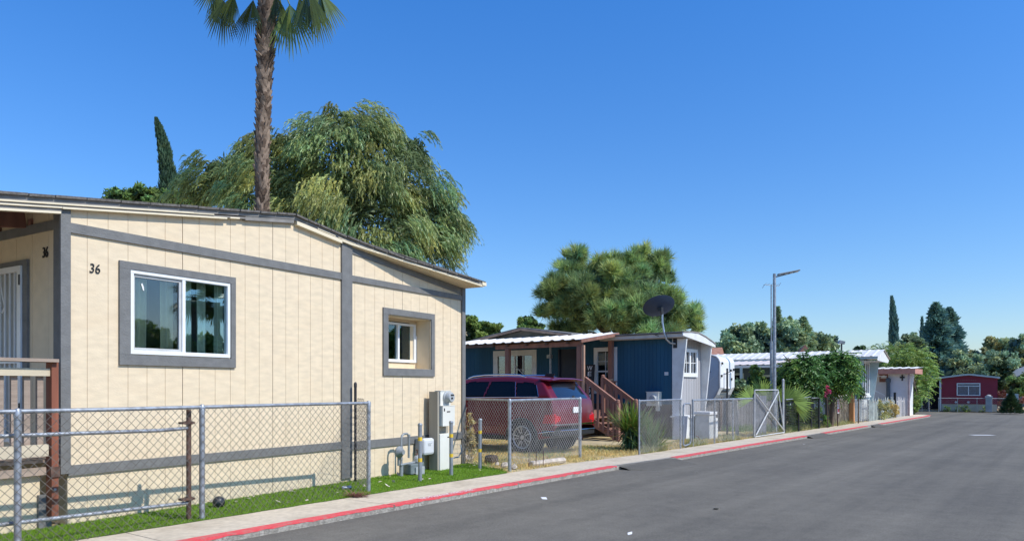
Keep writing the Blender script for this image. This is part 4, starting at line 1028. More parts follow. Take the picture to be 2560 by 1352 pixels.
mb.tube(loop, .022, 8); mb.build('gate_frame', m_galv, lg, smooth=True)
mb = MB(); wires(mb, lambda s, z, o: (s, o, z), .04, Lg - .04, .08, 1.08, .085, .0020, nseg=False); mb.build('wire_mesh', m_wirefar, lg)
A, B = FLw(1732), FLw(1884)
fd = fence_between('chain_link_fence', 'chain-link fence panel in front of the white boxes and travel trailer', A, B, 1.17, [0, .32, .62, 1], .085, .0025, m_w=m_wirefar, zb=.04, rail_r=.024, post_r=.022)
m_palegalv = mat('pale_galvanised', (.52, .52, .50), .55, metal=.2, var=.2, scale=10)
# gate with a cross brace
A, B = FLw(1886, SW - .02), FLw(1956, SW - .02); Lg = (B - A).length
xg = thing('braced_gate', 'tall chain-link gate with a white X brace at the sidewalk edge', 'gate', tuple(A), math.atan2(B.y - A.y, B.x - A.x))
h = 1.42; sh = .0
mb = MB(); mb.tube([(0, 0, .03), (.02, 0, h)], .022, 8); mb.tube([(.02, 0, h), (Lg - .42, 0, h)], .019, 8); mb.tube([(Lg - .42, 0, h), (Lg, -.06, .05)], .022, 8); mb.tube([(Lg, -.06, .05), (0, 0, .03)], .019, 8); mb.tube([(Lg - .50, 0.02, .1), (Lg - .46, .02, h)], .018, 8); mb.build('gate_frame', m_palegalv, xg, smooth=True)
mb = MB(); mb.tube([(.02, -.02, 1.32), (Lg - .05, -.07, .12)], .021, 8); mb.tube([(.05, -.03, .08), (Lg - .44, -.03, 1.36)], .021, 8); mb.build('brace', m_palegalv, xg, smooth=True)
mb = MB(); wires(mb, lambda s, z, o: (s, .03 + o, z), .02, Lg - .2, .05, lambda s: min(1.36, 1.36 if s < Lg - .44 else 1.36 * (Lg - s) / .44), .075, .0022, nseg=True); mb.build('wire_mesh', m_wirefar, xg)
mb = MB(); mb.box((.1, .05, .05), (.5, .06, 1.3)); mb.box((.55, .055, .04), (1.15, .065, 1.25)); mb.build('privacy_sheet', mat('slate_sheet', (.12, .13, .15), .8, var=.25, scale=5), xg)
pp = FLw(1958)
mb = MB(); mb.tube([(0, 0, -.05), (0, 0, 1.72)], .035, 12); mb.lathe([(.038, 1.70), (.038, 1.75), (0, 1.79)], 12)
tag(mb.build('gate_post', m_palegalv, smooth=True, loc=tuple(pp)), 'tall pale pipe post standing right of the X-braced gate', 'post')
# black welded fence with gate panels
A, B = FLw(1962), FLw(2066)
bf = thing('black_mesh_fence', 'black wire garden fence in front of the green plants and dark tree', 'fence', tuple(A), math.atan2(B.y - A.y, B.x - A.x)); Lb = (B - A).length
for f, hh in ((0, 1.1), (.30, 1.22), (.60, 1.05), (.80, 1.2), (1, 1.12)):
    mb = MB(); mb.tube([(f * Lb, 0, -.05), (f * Lb, 0, hh)], .035, 8); mb.build('post', m_black, bf)
mb = MB(); z = .08
while z < 1.08: mb.tube([(0, .02, z), (Lb, .02, z + .01)], .006, 4); z += .055
s = .0
while s < Lb: mb.tube([(s, .025, .04), (s, .025, 1.08)], .005, 4); s += .14
mb.build('wire_mesh', m_black, bf)
mb = MB(); mb.tube([(.1, 0, 1.10), (.28 * Lb, 0, 1.12)], .02, 6); mb.tube([(.32 * Lb, 0, 1.12), (.58 * Lb, 0, 1.16)], .02, 6); mb.tube([(.61 * Lb, 0, 1.12), (.79 * Lb, 0, 1.12)], .02, 6); mb.build('top_rail', m_galv, bf)
# twig fence with a pale branch on top
A, B = FLw(2068, SW + .25), FLw(2130, SW + .25)
tf = thing('twig_fence', 'rough brushwood fence with a pale bent branch on top behind the parking sign', 'fence', tuple(A), math.atan2(B.y - A.y, B.x - A.x)); Lt = (B - A).length
mb = MB()
for i in range(150):
    s = random.uniform(0, Lt); mb.tube([(s, random.uniform(-.04, .04), 0), (s + random.uniform(-.1, .1), random.uniform(-.06, .06), random.uniform(.5, .7)), (s + random.uniform(-.22, .22), random.uniform(-.05, .05), random.uniform(.95, 1.12))], random.uniform(.006, .013), 4)
tw = mb.build('twig_screen', m_reed, tf); tw['kind'] = 'stuff'
mb = MB(); mb.box((0, .06, 0), (Lt, .08, 1.02)); mb.build('backing_panel', mat('dark_backing', (.045, .045, .045), .9, var=.4, scale=3), tf)
mb = MB(); mb.tube([(Lt * i / 6, -.03, 1.20 - .05 * math.sin(PI * i / 6)) for i in range(7)], .045, 8); mb.build('top_branch', mat('pale_branch', (.58, .53, .44), .8, var=.2, scale=8), tf, smooth=True)
mb = MB(); mb.box((Lt - .12, -.05, -.02), (Lt, .05, 1.25)); mb.box((-.02, -.04, -.02), (.05, .04, 1.2)); mb.build('post', m_black, tf)
p = FLw(2130, SW + .1)
mb = MB(); mb.hexa([(-.09, -.09, -.02), (.09, -.09, -.02), (.09, .09, -.02), (-.09, .09, -.02)], [(-.03, -.07, 1.55), (.14, -.07, 1.55), (.14, .09, 1.50), (-.03, .09, 1.50)])
tag(mb.build('timber_post', m_wood_orange, loc=tuple(p), rot=(0, 0, TH), bevel=.006), 'orange-brown timber post at the end of the brushwood fence', 'post')
# parking sign
p = FLw(2094, SW - .08)
ps = thing('parking_sign', 'narrow red and white parking sign on a thin metal stake by the sidewalk', 'sign', tuple(p), TH)
mb = MB(); mb.box((-.018, -.018, -.05), (.018, .018, 1.0)); mb.build('stake', m_rust, ps)
n_s = MB(); n_s.box((-.13, -.028, .50), (.13, -.019, 1.05)); n_s.build('plate', m_whitepaint, ps, bevel=.002)
for k, (t_, zz) in enumerate((('NO', .97), ('PARK', .87), ('ING', .77))):
    text_obj(t_, 'lettering', m_redpaint, ps, Matrix(((1, 0, 0, 0), (0, 0, -1, -.0285), (0, 1, 0, zz), (0, 0, 0, 1))), size=.12, ext=.001, width=.19)
mb = MB(); mb.box((-.11, -.031, .54), (.11, -.0285, .68)); mb.build('red_band', m_redpaint, ps)

# ================================================================== THINGS IN THE YARD BETWEEN THE HOMES
g = gnd(1738, 1096)
wb = thing('storage_cabinet', 'low weathered white wooden cabinet with panelled doors behind the small pipe gate', 'cabinet', tuple(g), TH - .08)
mb = MB(); mb.box((-.42, 0, .0), (.42, .5, .62)); mb.build('body', mat('peeling_white', (.56, .57, .55), .8, var=.15, scale=4, dirt=(.33, .28, .22), dirt_amt=.8, dirt_scale=2), wb, bevel=.01)
mb = MB(); mb.box((-.48, -.06, .62), (.48, .55, .67)); mb.build('top', m_wingwhite, wb, bevel=.006)
for x in (-.40, .01): mb = MB(); mb.box((x, -.012, .05), (x + .39, -.001, .58)); mb.build('door', mat('peeling_door', (.52, .54, .53), .8, var=.15, dirt=(.3, .26, .2), dirt_amt=.7, dirt_scale=3), wb)
mb = MB(); mb.hexa([(-.60, -.04, 0), (-.43, -.04, 0), (-.43, .4, 0), (-.60, .4, 0)], [(-.50, -.04, .68), (-.43, -.04, .68), (-.43, .4, .68), (-.50, .4, .68)]); mb.build('side_board', m_wingwhite, wb)
g = gnd(1781, 1098)
wb2 = thing('storage_cabinet', 'taller weathered white box with a lid, right of the low white cabinet', 'cabinet', tuple(g), TH - .05)
mb = MB(); mb.box((-.20, 0, 0), (.20, .45, .72)); mb.build('body', mat('peeling_white_b', (.54, .55, .53), .8, var=.15, scale=5, dirt=(.3, .25, .2), dirt_amt=.85, dirt_scale=2.5), wb2, bevel=.01)
mb = MB(); mb.box((-.24, -.04, .72), (.24, .5, .80)); mb.build('lid', m_wingwhite, wb2, bevel=.008)
mb = MB(); mb.hexa([(.21, .0, 0), (.36, .0, 0), (.36, .1, 0), (.21, .1, 0)], [(.22, .0, .62), (.34, .0, .62), (.34, .1, .62), (.22, .1, .62)]); mb.build('side_board', m_wingwhite, wb2)
g = gnd(1746, 1107)
mb = MB(); mb.tube([(0, 0, 0), (.02, 0, .16), (-.06, 0, .20)], .015, 6); mb.tube([(.015, 0, .12), (.06, 0, .1)], .012, 6)
tag(mb.build('water_tap', m_rust, loc=tuple(g)), 'small rusty standpipe tap sticking up in front of the white cabinet', 'tap')
# dark wooden screen fence behind
A, B = at(1700, 1000, 24.6), at(1965, 1000, 27.6); A.z = B.z = 0
dfn = thing('board_fence', 'dark weathered board fence behind the chain-link, below the travel trailer', 'fence', tuple(A), math.atan2(B.y - A.y, B.x - A.x)); Ld = (B - A).length
mb = MB(); s = 0
while s < Ld: hh = 1.02 + random.uniform(-.04, .04); mb.box((s, -.01, -.02), (s + .14, .012, hh)); s += .15
mb.build('boards', mat('grey_board', (.15, .145, .15), .85, var=.35, scale=3, stretch=(1, 1, .1)), dfn)
mb = MB(); mb.box((0, -.04, 1.06), (Ld, .03, 1.10)); mb.box((Ld * .34, -.06, -.02), (Ld * .34 + .1, -.012, 1.16)); mb.build('rail', m_skirt, dfn)
g = at(1843, 1003, 22.6); mb = MB(); mb.beam((0, 0, 0), (-.12, 0, 1.12), .10, .03)
tag(mb.build('leaning_board', mat('pale_plank', (.42, .40, .37), .85, var=.2), loc=(g.x, g.y, 0), rot=(0, 0, TH)), 'pale board leaning behind the long chain-link panel', 'board')

# travel trailer
tc = at(1799, 968, 25.0); tc.z = 0
tr = thing('travel_trailer', 'white travel trailer with rounded raised nose parked beyond the blue home', 'trailer', tuple(tc), TH)
TW = 1.30; zt_, zbm = 2.60, 1.06
def nose(z):   # how far the nose reaches towards the street (local -y)
    return interp(z, [(1.06, .26), (1.24, .13), (1.5, .0), (2.36, .0), (2.46, .04), (2.54, .12), (2.6, .30)])
zs = [1.06, 1.24, 1.5, 1.8, 2.1, 2.36, 2.41, 2.46, 2.50, 2.54, 2.57, 2.60]
mb = MB()
for z0, z1 in zip(zs, zs[1:]): mb.quad((0, nose(z0), z0), (TW, nose(z0), z0), (TW, nose(z1), z1), (0, nose(z1), z1))
mb.quad((0, nose(2.6), 2.6), (TW, nose(2.6), 2.6), (TW, 6.5, 2.62), (0, 6.5, 2.62)); o = mb.build('nose_cap', m_white, tr)
mb = MB(); pts = [(0, nose(z), z) for z in zs] + [(0, 6.5, 2.62), (0, 6.5, .5), (0, 1.5, .5), (0, 1.5, 1.06)]
mb.prism(pts, (.01, 0, 0)); mb.prism([(TW, y, z) for _, y, z in pts], (.01, 0, 0)); mb.quad((0, .45, 1.06), (TW, .45, 1.06), (TW, 1.5, 1.06), (0, 1.5, 1.06)); mb.quad((0, 6.5, .5), (TW, 6.5, .5), (TW, 6.5, 2.62), (0, 6.5, 2.62)); mb.build('body', mat('trailer_side_shade', (.62, .63, .66), .5, var=.05), tr)  # sides coloured greyer than the nose, painting their shade
mb = MB(); pts2 = [Vector((-.012, nose(z) - .005, z)) for z in zs]; mb.tube(pts2 + [Vector((-.012, 6.5, 2.63))], .028, 6); mb.build('edge_moulding', mat('moulding_grey', (.45, .45, .46), .5), tr, smooth=True)
mb = MB()
for k in range(5): z = 1.08 + k * .045; mb.beam((.0, nose(z) - .008, z), (TW, nose(z) - .008, z), .012, .016)
mb.build('louvre', mat('louvre_grey', (.3, .3, .31), .5), tr)
mb = MB(); trim_ring(mb, .35, 1.02, 1.46, 2.02, .05, .05, .05, .05, -.03, .0); win = mb.build('window', m_whitepaint, tr)
mb = MB(); mb.quad((.4, -.015, 1.50), (.97, -.015, 1.50), (.97, -.015, 1.98), (.4, -.015, 1.98)); mb.build('pane', m_white, win)
mb = MB(); mb.box((.3, .03, 1.335), (.8, .10, 1.40)); mb.build('plate_holder', m_plastic, tr)
mb = MB()
for x, z in ((.15, 2.28), (.9, 2.05), (1.15, 2.08), (.1, 1.85), (.95, 1.75)): mb.box((x, nose(z) - .05, z), (x + .05, nose(z) + .0, z + .08))
mb.build('clearance_lamp', m_plastic, tr)
mb = MB(); mb.tube([(-.014, .5, 1.28), (-.014, .9, 1.36), (-.014, 1.5, 1.32)], .02, 6); mb.tube([(-.014, .5, 1.24), (-.014, .9, 1.22), (-.014, 1.5, 1.30)], .014, 6); mb.box((-.012, .3, 2.02), (-.003, 6, 2.04)); mb.build('stripe', mat('stripe_slate', (.16, .19, .26), .5), tr)
mb = MB(); mb.tube([(-.03, .2 + i * .12, 1.85 - .16 * math.sin(i * 1.1) ** 2) for i in range(12)], .006, 4)
mb.build('light_string', m_whitepaint, tr)
p = at(1818, 968, 23.2); mb = MB(); mb.tube([(0, 0, 0), (0, 0, 2.10)], .03, 8); mb.tube([(-.12, 0, 1.9), (.1, 0, 2.0)], .012, 6)
tag(mb.build('pipe_post', m_black, loc=(p.x, p.y, 0)), 'thin dark pole standing in front of the travel trailer nose', 'pole')

# ================================================================== PALE TEAL HOME WITH TWO METAL ROOFS
tcn = at(2151, 968, 33.0); OT = (tcn.x, tcn.y)
th_ = thing('mobile_home', 'pale teal mobile home with a double white corrugated roof behind the leafy trees', 'mobile home', (OT[0], OT[1], 0), TH)
TWd = 1.75; TLn = 14
mb = MB(); slat_side(mb, 0, TLn, .0, 2.80, [(5.2, 6.4, 1.3, 2.2)], w=.4); mb.build('siding', m_teal, th_)
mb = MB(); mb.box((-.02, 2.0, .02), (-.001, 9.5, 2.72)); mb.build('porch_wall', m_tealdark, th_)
mb = MB(); mb.box((-.05, 3.6, 1.0), (-.021, 4.6, 2.1)); mb.box((-.05, 5.3, .9), (-.021, 6.1, 2.2)); w_ = mb.build('window', m_teal, th_)
mb = MB(); mb.box((-.06, 3.7, 1.1), (-.0505, 4.5, 2.0)); mb.box((-.06, 5.4, 1.0), (-.0505, 6.0, 2.1)); mb.build('pane', m_carglass, w_)
mb = MB(); plank_wall(mb, [.0 + .25 * i for i in range(8)], set(), 0, lambda x: 2.80, [(.2, 1.5, 1.22, 2.62)], lambda x, d, z: (x, d, z), thick=.012); mb.build('end_siding', mat('white_teal', (.66, .70, .69), .7, var=.05), th_)
mb = MB(); trim_ring(mb, .12, 1.58, 1.14, 2.66, .09, .09, .1, .08, -.04, -.001); mb.box((.80, -.035, 1.24), (.88, -.001, 2.58)); mb.box((.45, -.03, 1.24), (.48, -.001, 2.58)); mb.box((1.2, -.03, 1.24), (1.23, -.001, 2.58)); w_ = mb.build('window', m_white, th_)
mb = MB(); mb.box((.2, .01, 1.22), (1.5, .016, 2.62)); mb.build('pane', m_glassdark, w_)
mb = MB(); mb.box((.1, .3, 1.1), (1.6, .32, 2.7)); mb.build('interior', mat('grey_curtain', (.22, .24, .26), .9), w_)
mb = MB(); mb.box((.05, -.08, 1.06), (1.65, -.001, 1.13)); mb.build('sill', m_white, th_)
mb = MB(); mb.prism([(-.04, -.16, 2.78), (-.04, .0, 2.78), (-.04, .0, 0), (-.04, -.03, .0)], (.03, 0, 0)); mb.build('wing_wall', m_teal, th_); mb = MB(); mb.prism([(TWd, -.40, 2.70), (TWd, .0, 2.70), (TWd, .0, 0), (TWd, -.03, .0)], (.03, 0, 0)); mb.build('wing_wall', m_teal, th_)
corrugated('upper_roof', th_, m_metalwhite, -.35, .95, 2.86, 3.20, -.80, TLn, pitch=.36, amp=.020)
corrugated('upper_roof', th_, m_metalwhite, .95, 2.15, 3.20, 2.80, -.80, TLn, pitch=.36, amp=.020)
mb = MB(); mb.prism([(-.30, -.74, 2.80), (.95, -.74, 3.13), (2.1, -.74, 2.74), (1.9, -.74, 2.62), (-.1, -.74, 2.68)], (0, .03, 0)); mb.box((-.1, -.71, 2.66), (1.9, -.0, 2.68)); mb.build('gable_board', m_wingwhite, th_)
mb = MB(); mb.box((-.33, -.78, 2.76), (-.30, TLn, 2.84)); mb.build('fascia', m_teal, th_)
corrugated('porch_roof', th_, mat('pink_white_roof', (.72, .62, .55), .5, var=.08, scale=3), -2.1, -.05, 2.54, 2.80, 2.25, 9.5, pitch=.36, amp=.020)
mb = MB(); mb.box((-2.08, 2.3, 2.40), (-2.02, 9.4, 2.51)); mb.build('porch_beam', m_white, th_)
for y in (2.4, 4.6, 8.0): mb = MB(); mb.box((-2.1, y, 0), (-2.0, y + .1, 2.40)); mb.build('porch_post', m_teal, th_)
# its street fence: pipe gate and board
A, B = FLw(2136, SW + .1), FLw(2170, SW + .1)
pg = fence_between('pipe_gate', 'grey pipe-framed mesh gate in front of the pale teal home\'s window', A, B, .98, [0, .62, .97], .12, .004, m_w=m_wirefar, zb=.06, cat='gate')

# ================================================================== WHITE HOME WITH PINK FASCIA
pcn = at(2268, 968, 39.5); OP = (pcn.x, pcn.y)
ph = thing('mobile_home', 'white home with a pink roof edge and a dark wall cross at the bend', 'mobile home', (OP[0], OP[1], 0), TH)
mb = MB(); mb.box((0, 0, 0), (.06, .92, 2.35)); mb.box((.5, .92, 0), (.56, 6.5, 2.35)); mb.box((.06, .87, 0), (.5, .92, 2.35)); mb.build('wall', m_pinkwall, ph)
mb = MB(); mb.box((.06, -.0, 0), (1.6, .06, 2.3)); mb.prism([(-.03, -.35, 2.2), (-.03, .0, 2.2), (-.03, 0, 0), (-.03, -.02, 0)], (.03, 0, 0)); mb.build('end_wall', m_white, ph)
corrugated('roof', ph, m_metalwhite, -.45, 1.9, 2.50, 2.62, -.48, 6.6, pitch=.42, amp=.028)
mb = MB(); mb.box((-.42, -.45, 2.22), (-.39, 6.5, 2.49)); mb.box((-.39, -.45, 2.22), (1.7, -.42, 2.49)); mb.build('fascia', m_pink, ph)
mb = MB(); mb.box((-.03, .20, 1.86), (-.001, .27, 2.17)); mb.box((-.028, .12, 2.00), (-.002, .35, 2.08)); mb.build('cross', m_black, ph)
mb = MB(); mb.box((.46, 1.02, 1.80), (.499, 1.46, 2.30)); pn = mb.build('niche_panel', mat('russet_panel', (.25, .12, .10), .8, var=.3, scale=6), ph)
mb = MB(); mb.add([(.455, 1.24 + .15 * math.cos(a), 2.0 + .17 * math.sin(a)) for a in [PI * k / 10 for k in range(11)]], [tuple(range(11))]); mb.build('arch', m_pinkwall, pn)
mb = MB(); mb.lathe([(.10, .0), (.10, 1.75), (.13, 1.8), (.13, 1.95), (.06, 2.02), (0, 2.02)], 12, Matrix.Translation((-.12, .90, 0))); mb.build('porch_column', mat('slate_column', (.09, .11, .12), .8, var=.2), ph)
mb = MB(); mb.box((-.35, -.18, 0), (-.27, -.08, 2.3)); mb.build('porch_post', mat('pink_post', (.45, .33, .3), .8, var=.2), ph)
mb = MB(); mb.beam((-.2, 1.75, 1.45), (-.2, 1.05, 1.05), .04, .04); mb.beam((-.2, 1.9, 2.12), (-.2, .95, 2.10), .03, .04); mb.build('handrail', m_wingwhite, ph)
# picket fences at the bend
A, B = FLw(2172, SW + .05), FLw(2238, SW + .05)
pf = thing('picket_fence', 'grey picket fence overgrown with dry plants in front of the white home', 'fence', tuple(A), math.atan2(B.y - A.y, B.x - A.x)); Lp = (B - A).length
mb = MB(); s = 0
while s < Lp: hh = random.uniform(.8, 1.06); w_ = random.uniform(.07, .12); mb.box((s, -.01, -.02), (s + w_, .012, hh)); s += w_ + random.uniform(.02, .10)
mb.build('pickets', mat('grey_green_picket', (.34, .38, .35), .85, var=.3, scale=4), pf)
mb = MB(); mb.box((0, .013, .3), (Lp, .04, .36)); mb.box((0, .013, .8), (Lp, .04, .86)); mb.build('rail', m_wood_grey, pf)
mb = MB(); mb.box((Lp - .12, -.05, -.02), (Lp, .05, 1.25)); mb.build('end_post', m_black, pf)
A, B = FLw(2241, SW + .05), FLw(2301, SW + .05)
pf2 = thing('picket_fence', 'bleached uneven picket fence right of the black post at the street bend', 'fence', tuple(A), math.atan2(B.y - A.y, B.x - A.x)); Lp = (B - A).length
mb = MB(); s = 0
while s < Lp: hh = random.uniform(.82, 1.05); w_ = random.uniform(.05, .11); mb.hexa([(s, -.01, -.02), (s + w_, -.01, -.02), (s + w_, .01, -.02), (s, .01, -.02)], [(s + (dx_ := random.uniform(-.05, .05)), -.01, hh), (s + w_ + dx_, -.01, hh), (s + w_ + dx_, .01, hh), (s + dx_, .01, hh)]); s += w_ + random.uniform(.03, .16)
mb.build('pickets', mat('bleached_picket', (.52, .50, .48), .85, var=.2, scale=4), pf2)
mb = MB(); mb.box((0, .013, .75), (Lp, .04, .82)); mb.build('rail', m_whitepaint, pf2)

# ================================================================== RED HOME ACROSS THE END OF THE STREET
rcn = gnd(2353, 1026); TR_ = TH - PI / 2 + .15     # local x runs to the right along its front, y away
rh = thing('mobile_home', 'oxblood red mobile home with pale curved roof facing the end of the street', 'mobile home', tuple(rcn), TR_)
RW = 3.05; zt = lambda x: interp(x, [(-.2, 2.15), (1.35, 2.37), (1.6, 2.37), (3.3, 2.14)])
mb = MB(); mb.prism([(0, 0, .44), (RW, 0, .44), (RW, 0, 2.1)] + [(x, 0, zt(x) - .09) for x in (2.7, 2.1, 1.5, .9, .35)] + [(0, 0, 2.1)], (0, .08, 0)); mb.box((0, .08, .0), (.08, 9, 2.1)); mb.box((RW - .08, .08, 0), (RW, 9, 2.1)); mb.build('siding', m_redhouse, rh)
mb = MB(); mb.box((.02, .02, -.02), (RW - .02, .07, .44)); mb.build('skirting', m_creamblock, rh)
mb = MB(); xsr = [-.12 + (RW + .24) * i / 10 for i in range(11)]
for a, b in zip(xsr, xsr[1:]): mb.hexa([(a, -.18, zt(a) - .10), (b, -.18, zt(b) - .10), (b, 9, zt(b) - .10), (a, 9, zt(a) - .10)], [(a, -.18, zt(a)), (b, -.18, zt(b)), (b, 9, zt(b)), (a, 9, zt(a))])
mb.build('roof', mat('pale_green_fascia', (.52, .56, .52), .6, var=.08), rh)
mb = MB(); trim_ring(mb, .86, 2.14, .98, 1.78, .05, .05, .05, .05, -.04, -.001); mb.box((.91, -.03, 1.57), (2.09, -.001, 1.61)); mb.box((1.48, -.03, 1.03), (1.52, -.001, 1.58)); w_ = mb.build('window', m_white, rh)
mb = MB(); mb.box((.91, -.012, 1.03), (2.09, -.003, 1.73)); mb.build('pane', mat('blue_pane', (.05, .09, .15), .08, var=.4, scale=8, spec=.8), w_)
mb = MB()
for k, w_l in enumerate((.05, .07, .05, .06, .05, .05, .06, .05, .07)): mb.box((1.05 + k * .10, -.008, 1.92 + .015 * math.sin(k * .4)), (1.05 + k * .10 + w_l, -.001, 1.97 + .015 * math.sin(k * .4)))
mb.build('faded_lettering', mat('faded_red', (.30, .10, .09), .8), rh)
for x in (.82, 1.50):
    mb = MB(); mb.add([(x + (.10 if k % 2 else .05) * math.cos(2 * PI * k / 10), -.01, .56 + (.10 if k % 2 else .05) * math.sin(2 * PI * k / 10)) for k in range(10)], [tuple(range(9, -1, -1))]); mb.build('wall_star', m_pinkwall, rh)
mb = MB(); mb.box((-.1, -.06, -.02), (.0, .06, 2.12)); mb.build('corner_trim', m_wingwhite, rh)
# carport on its left
mb = MB(); mb.hexa([(-2.2, -.2, 1.98), (-.02, -.2, 2.08), (-.02, 8, 2.08), (-2.2, 8, 1.98)], [(-2.2, -.2, 2.05), (-.02, -.2, 2.16), (-.02, 8, 2.16), (-2.2, 8, 2.05)]); cp = mb.build('carport_roof', m_metalwhite, rh)
for x in (-2.1, -.75): mb = MB(); mb.box((x, -.1, -.02), (x + .08, -.02, 2.0)); mb.build('carport_post', mat('carport_slate', (.12, .15, .19), .7), rh)
mb = MB(); mb.box((-2.3, 4.5, 0), (-.02, 4.6, 2.0)); mb.box((-.12, .3, 0), (-.05, 4.5, 1.95)); mb.build('carport_wall', mat('carport_navy', (.012, .018, .035), .8), rh)
def rl(x, y=0, z=0): return rcn + Vector((math.cos(TR_), math.sin(TR_), 0)) * x + Vector((-math.sin(TR_), math.cos(TR_), 0)) * y + Vector((0, 0, z))
fr = fence_between('wire_fence', 'low wire fence with white top rail in front of the red mobile home', rl(-.15, -.75), rl(3.7, -.75), .82, [0, .27, .54, 1.0], .12, .003, m_w=m_wirefar, m_p=m_palegalv, post_r=.017, rail_r=.018, zb=.04)
fr2 = fence_between('carport_gate', 'white pipe gate across the dark carport beside the red home', rl(-2.3, -.6), rl(-.5, -.6), .82, [0, .68, .9], .14, .003, m_w=m_wirefar, m_p=m_palegalv, post_r=.017, rail_r=.018, zb=.04, cat='gate')
g = gnd(2472, 1028.5); pil = thing('letter_pillar', 'grey block pillar in front of the red home\'s right corner', 'pillar', tuple(g), TR_)
mb = MB(); mb.box((-.17, -.15, -.02), (.17, .15, .88)); mb.build('pillar', mat('grey_block', (.38, .39, .38), .85, var=.15), pil, bevel=.01)
mb = MB(); mb.box((-.20, -.18, .88), (.20, .18, .96)); mb.lathe([(.12, .96), (.12, 1.02), (0, 1.06)], 8); mb.build('cap', mat('pale_block', (.5, .5, .48), .85), pil)
g = gnd(2541, 1030); mb = MB(); mb.box((-.10, -.1, -.02), (.10, .1, 1.12)); mb.box((-.5, -.05, 1.0), (.1, .05, 1.12))
tag(mb.build('gate_frame_post', mat('pale_green_post', (.50, .55, .50), .7), loc=tuple(g), rot=(0, 0, TR_)), 'pale post with a crossbar behind the dark cone bush at the far right', 'post')
# houses farther back
def gable_house(name, label, px0, px1, d, eave_py, ridge_py, m_wall, m_roof_, depth=8, rot=0.):
    a, b = at(px0, 968, d), at(px1, 968, d); c = (a + b) / 2; w_ = (b - a).length / 2
    t = thing(name, label, 'house', (c.x, c.y, 0), rot)
    ze, zr = H + (HY - eave_py) / F * d, H + (HY - ridge_py) / F * d
    return t, w_, ze, zr
t, w_, ze, zr = gable_house('house', 'house with a tan tiled roof showing between the trees at the far right', 2400, 2640, 72, 934, 906, m_tanroof, m_tanroof, rot=-.5)
mb = MB(); mb.box((-w_, 0, 0), (w_, 6, ze)); mb.build('wall', m_creamblock, t)
mb = MB(); mb.prism([(-w_ - .4, -.5, ze), (-w_ - .4, 3, zr), (-w_ - .4, 6.5, ze)], (2 * w_ + .8, 0, 0)); mb.build('roof', m_tanroof, t)
a = at(2538, 968, 58); t = thing('house', 'slate teal gabled house at the far right edge behind the bushes', 'house', (a.x, a.y, 0), -.55)
mb = MB(); mb.prism([(-.6, 0, 0), (4.6, 0, 0), (4.6, 0, 2.3), (2.0, 0, 3.5), (-.6, 0, 2.2)], (0, 6, 0)); mb.build('wall', m_tealhouse, t)
mb = MB(); mb.beam((-.9, -.2, 2.15), (2.0, -.2, 3.58), .5, .12, up=(0, 1, 0)); mb.beam((2.0, -.2, 3.58), (4.9, -.2, 2.3), .5, .12, up=(0, 1, 0)); mb.build('roof', m_wingwhite, t)
a = at(1772, 968, 46); t = thing('house', 'house with a brick red tiled roof peeking out beside the blue home', 'house', (a.x, a.y, 0), -.4)
mb = MB(); mb.box((-2, 0, 0), (.3, 5, 3.0)); mb.build('wall', m_creamblock, t)
mb = MB(); mb.prism([(-2.3, -.4, 2.9), (-2.3, 2.5, 4.1), (-2.3, 5.4, 2.9)], (2.8, 0, 0)); mb.build('roof', m_brick, t)
a = at(2012, 968, 52); t = thing('house', 'house with a steep brown gable roof in front of the dark far trees', 'house', (a.x, a.y, 0), -.3)
mb = MB(); mb.box((-1.6, 0, 0), (1.0, 5, 3.0)); mb.build('wall', m_creamblock, t)
mb = MB(); mb.prism([(-1.0, -.3, 3.0), (1.1, -.3, 3.0), (.0, -.3, 4.5)], (0, 5, 0)); mb.build('roof', m_brick, t)
a = at(1168, 968, 36); t = thing('shed', 'cream gabled shed roof showing just past the cream home\'s corner', 'shed', (a.x, a.y, 0), .4)
mb = MB(); mb.prism([(-1.6, 0, 0), (1.3, 0, 0), (1.3, 0, 3.55), (.0, 0, 4.0), (-1.6, 0, 3.5)], (0, 4, 0)); mb.build('wall', m_creamblock, t)
mb = MB(); mb.beam((-1.9, -.1, 3.5), (.0, -.1, 4.12), .5, .1, up=(0, 1, 0)); mb.beam((0, -.1, 4.12), (1.5, -.1, 3.6), .5, .1, up=(0, 1, 0)); mb.build('roof', m_creamlit, t)

# ================================================================== LAMP, AERIAL, FLOODLIGHT
p = at(1936, 968, 25.0)
la = thing('street_lamp', 'tall grey street lamp with a flat arm pointing right over the fences', 'street lamp', (p.x, p.y, 0))
zt2 = H + (HY - 684) / F * 25
mb = MB(); mb.tube([(0, 0, 0), (0, 0, 2.2), (0, 0, zt2)], .06, 12, radii=[.07, .06, .048]); mb.build('pole', m_galv, la, smooth=True)
mb = MB(); mb.tube([(0, 0, zt2 - .12), (.82, .05, zt2 + .09)], .022, 8); mb.build('arm', m_galv, la, smooth=True)
mb = MB(); mb.beam((.12, 0, zt2 - .03), (.86, .05, zt2 + .12), .17, .045); hd = mb.build('lamp_head', mat('lamp_grey', (.16, .17, .18), .5, metal=.3), la, bevel=.01)
mb = MB()
for k in range(3): mb.lathe([(0, -.02), (.06, -.02), (.06, 0)], 10, Matrix.Translation((.4 + k * .18, .03, zt2 + .0 + k * .036)))
mb.build('lens', m_white, hd)
p = at(1928, 968, 27.5); zt2 = H + (HY - 712) / F * 27.5
an = thing('tv_aerial', 'thin mast with a small branched aerial beside the street lamp', 'aerial', (p.x, p.y, 0))
mb = MB(); mb.tube([(0, 0, 0), (0, 0, 3.2)], .05, 8); mb.tube([(0, 0, 3.2), (0, 0, zt2)], .022, 6); mb.build('mast', m_galv, an, smooth=True)
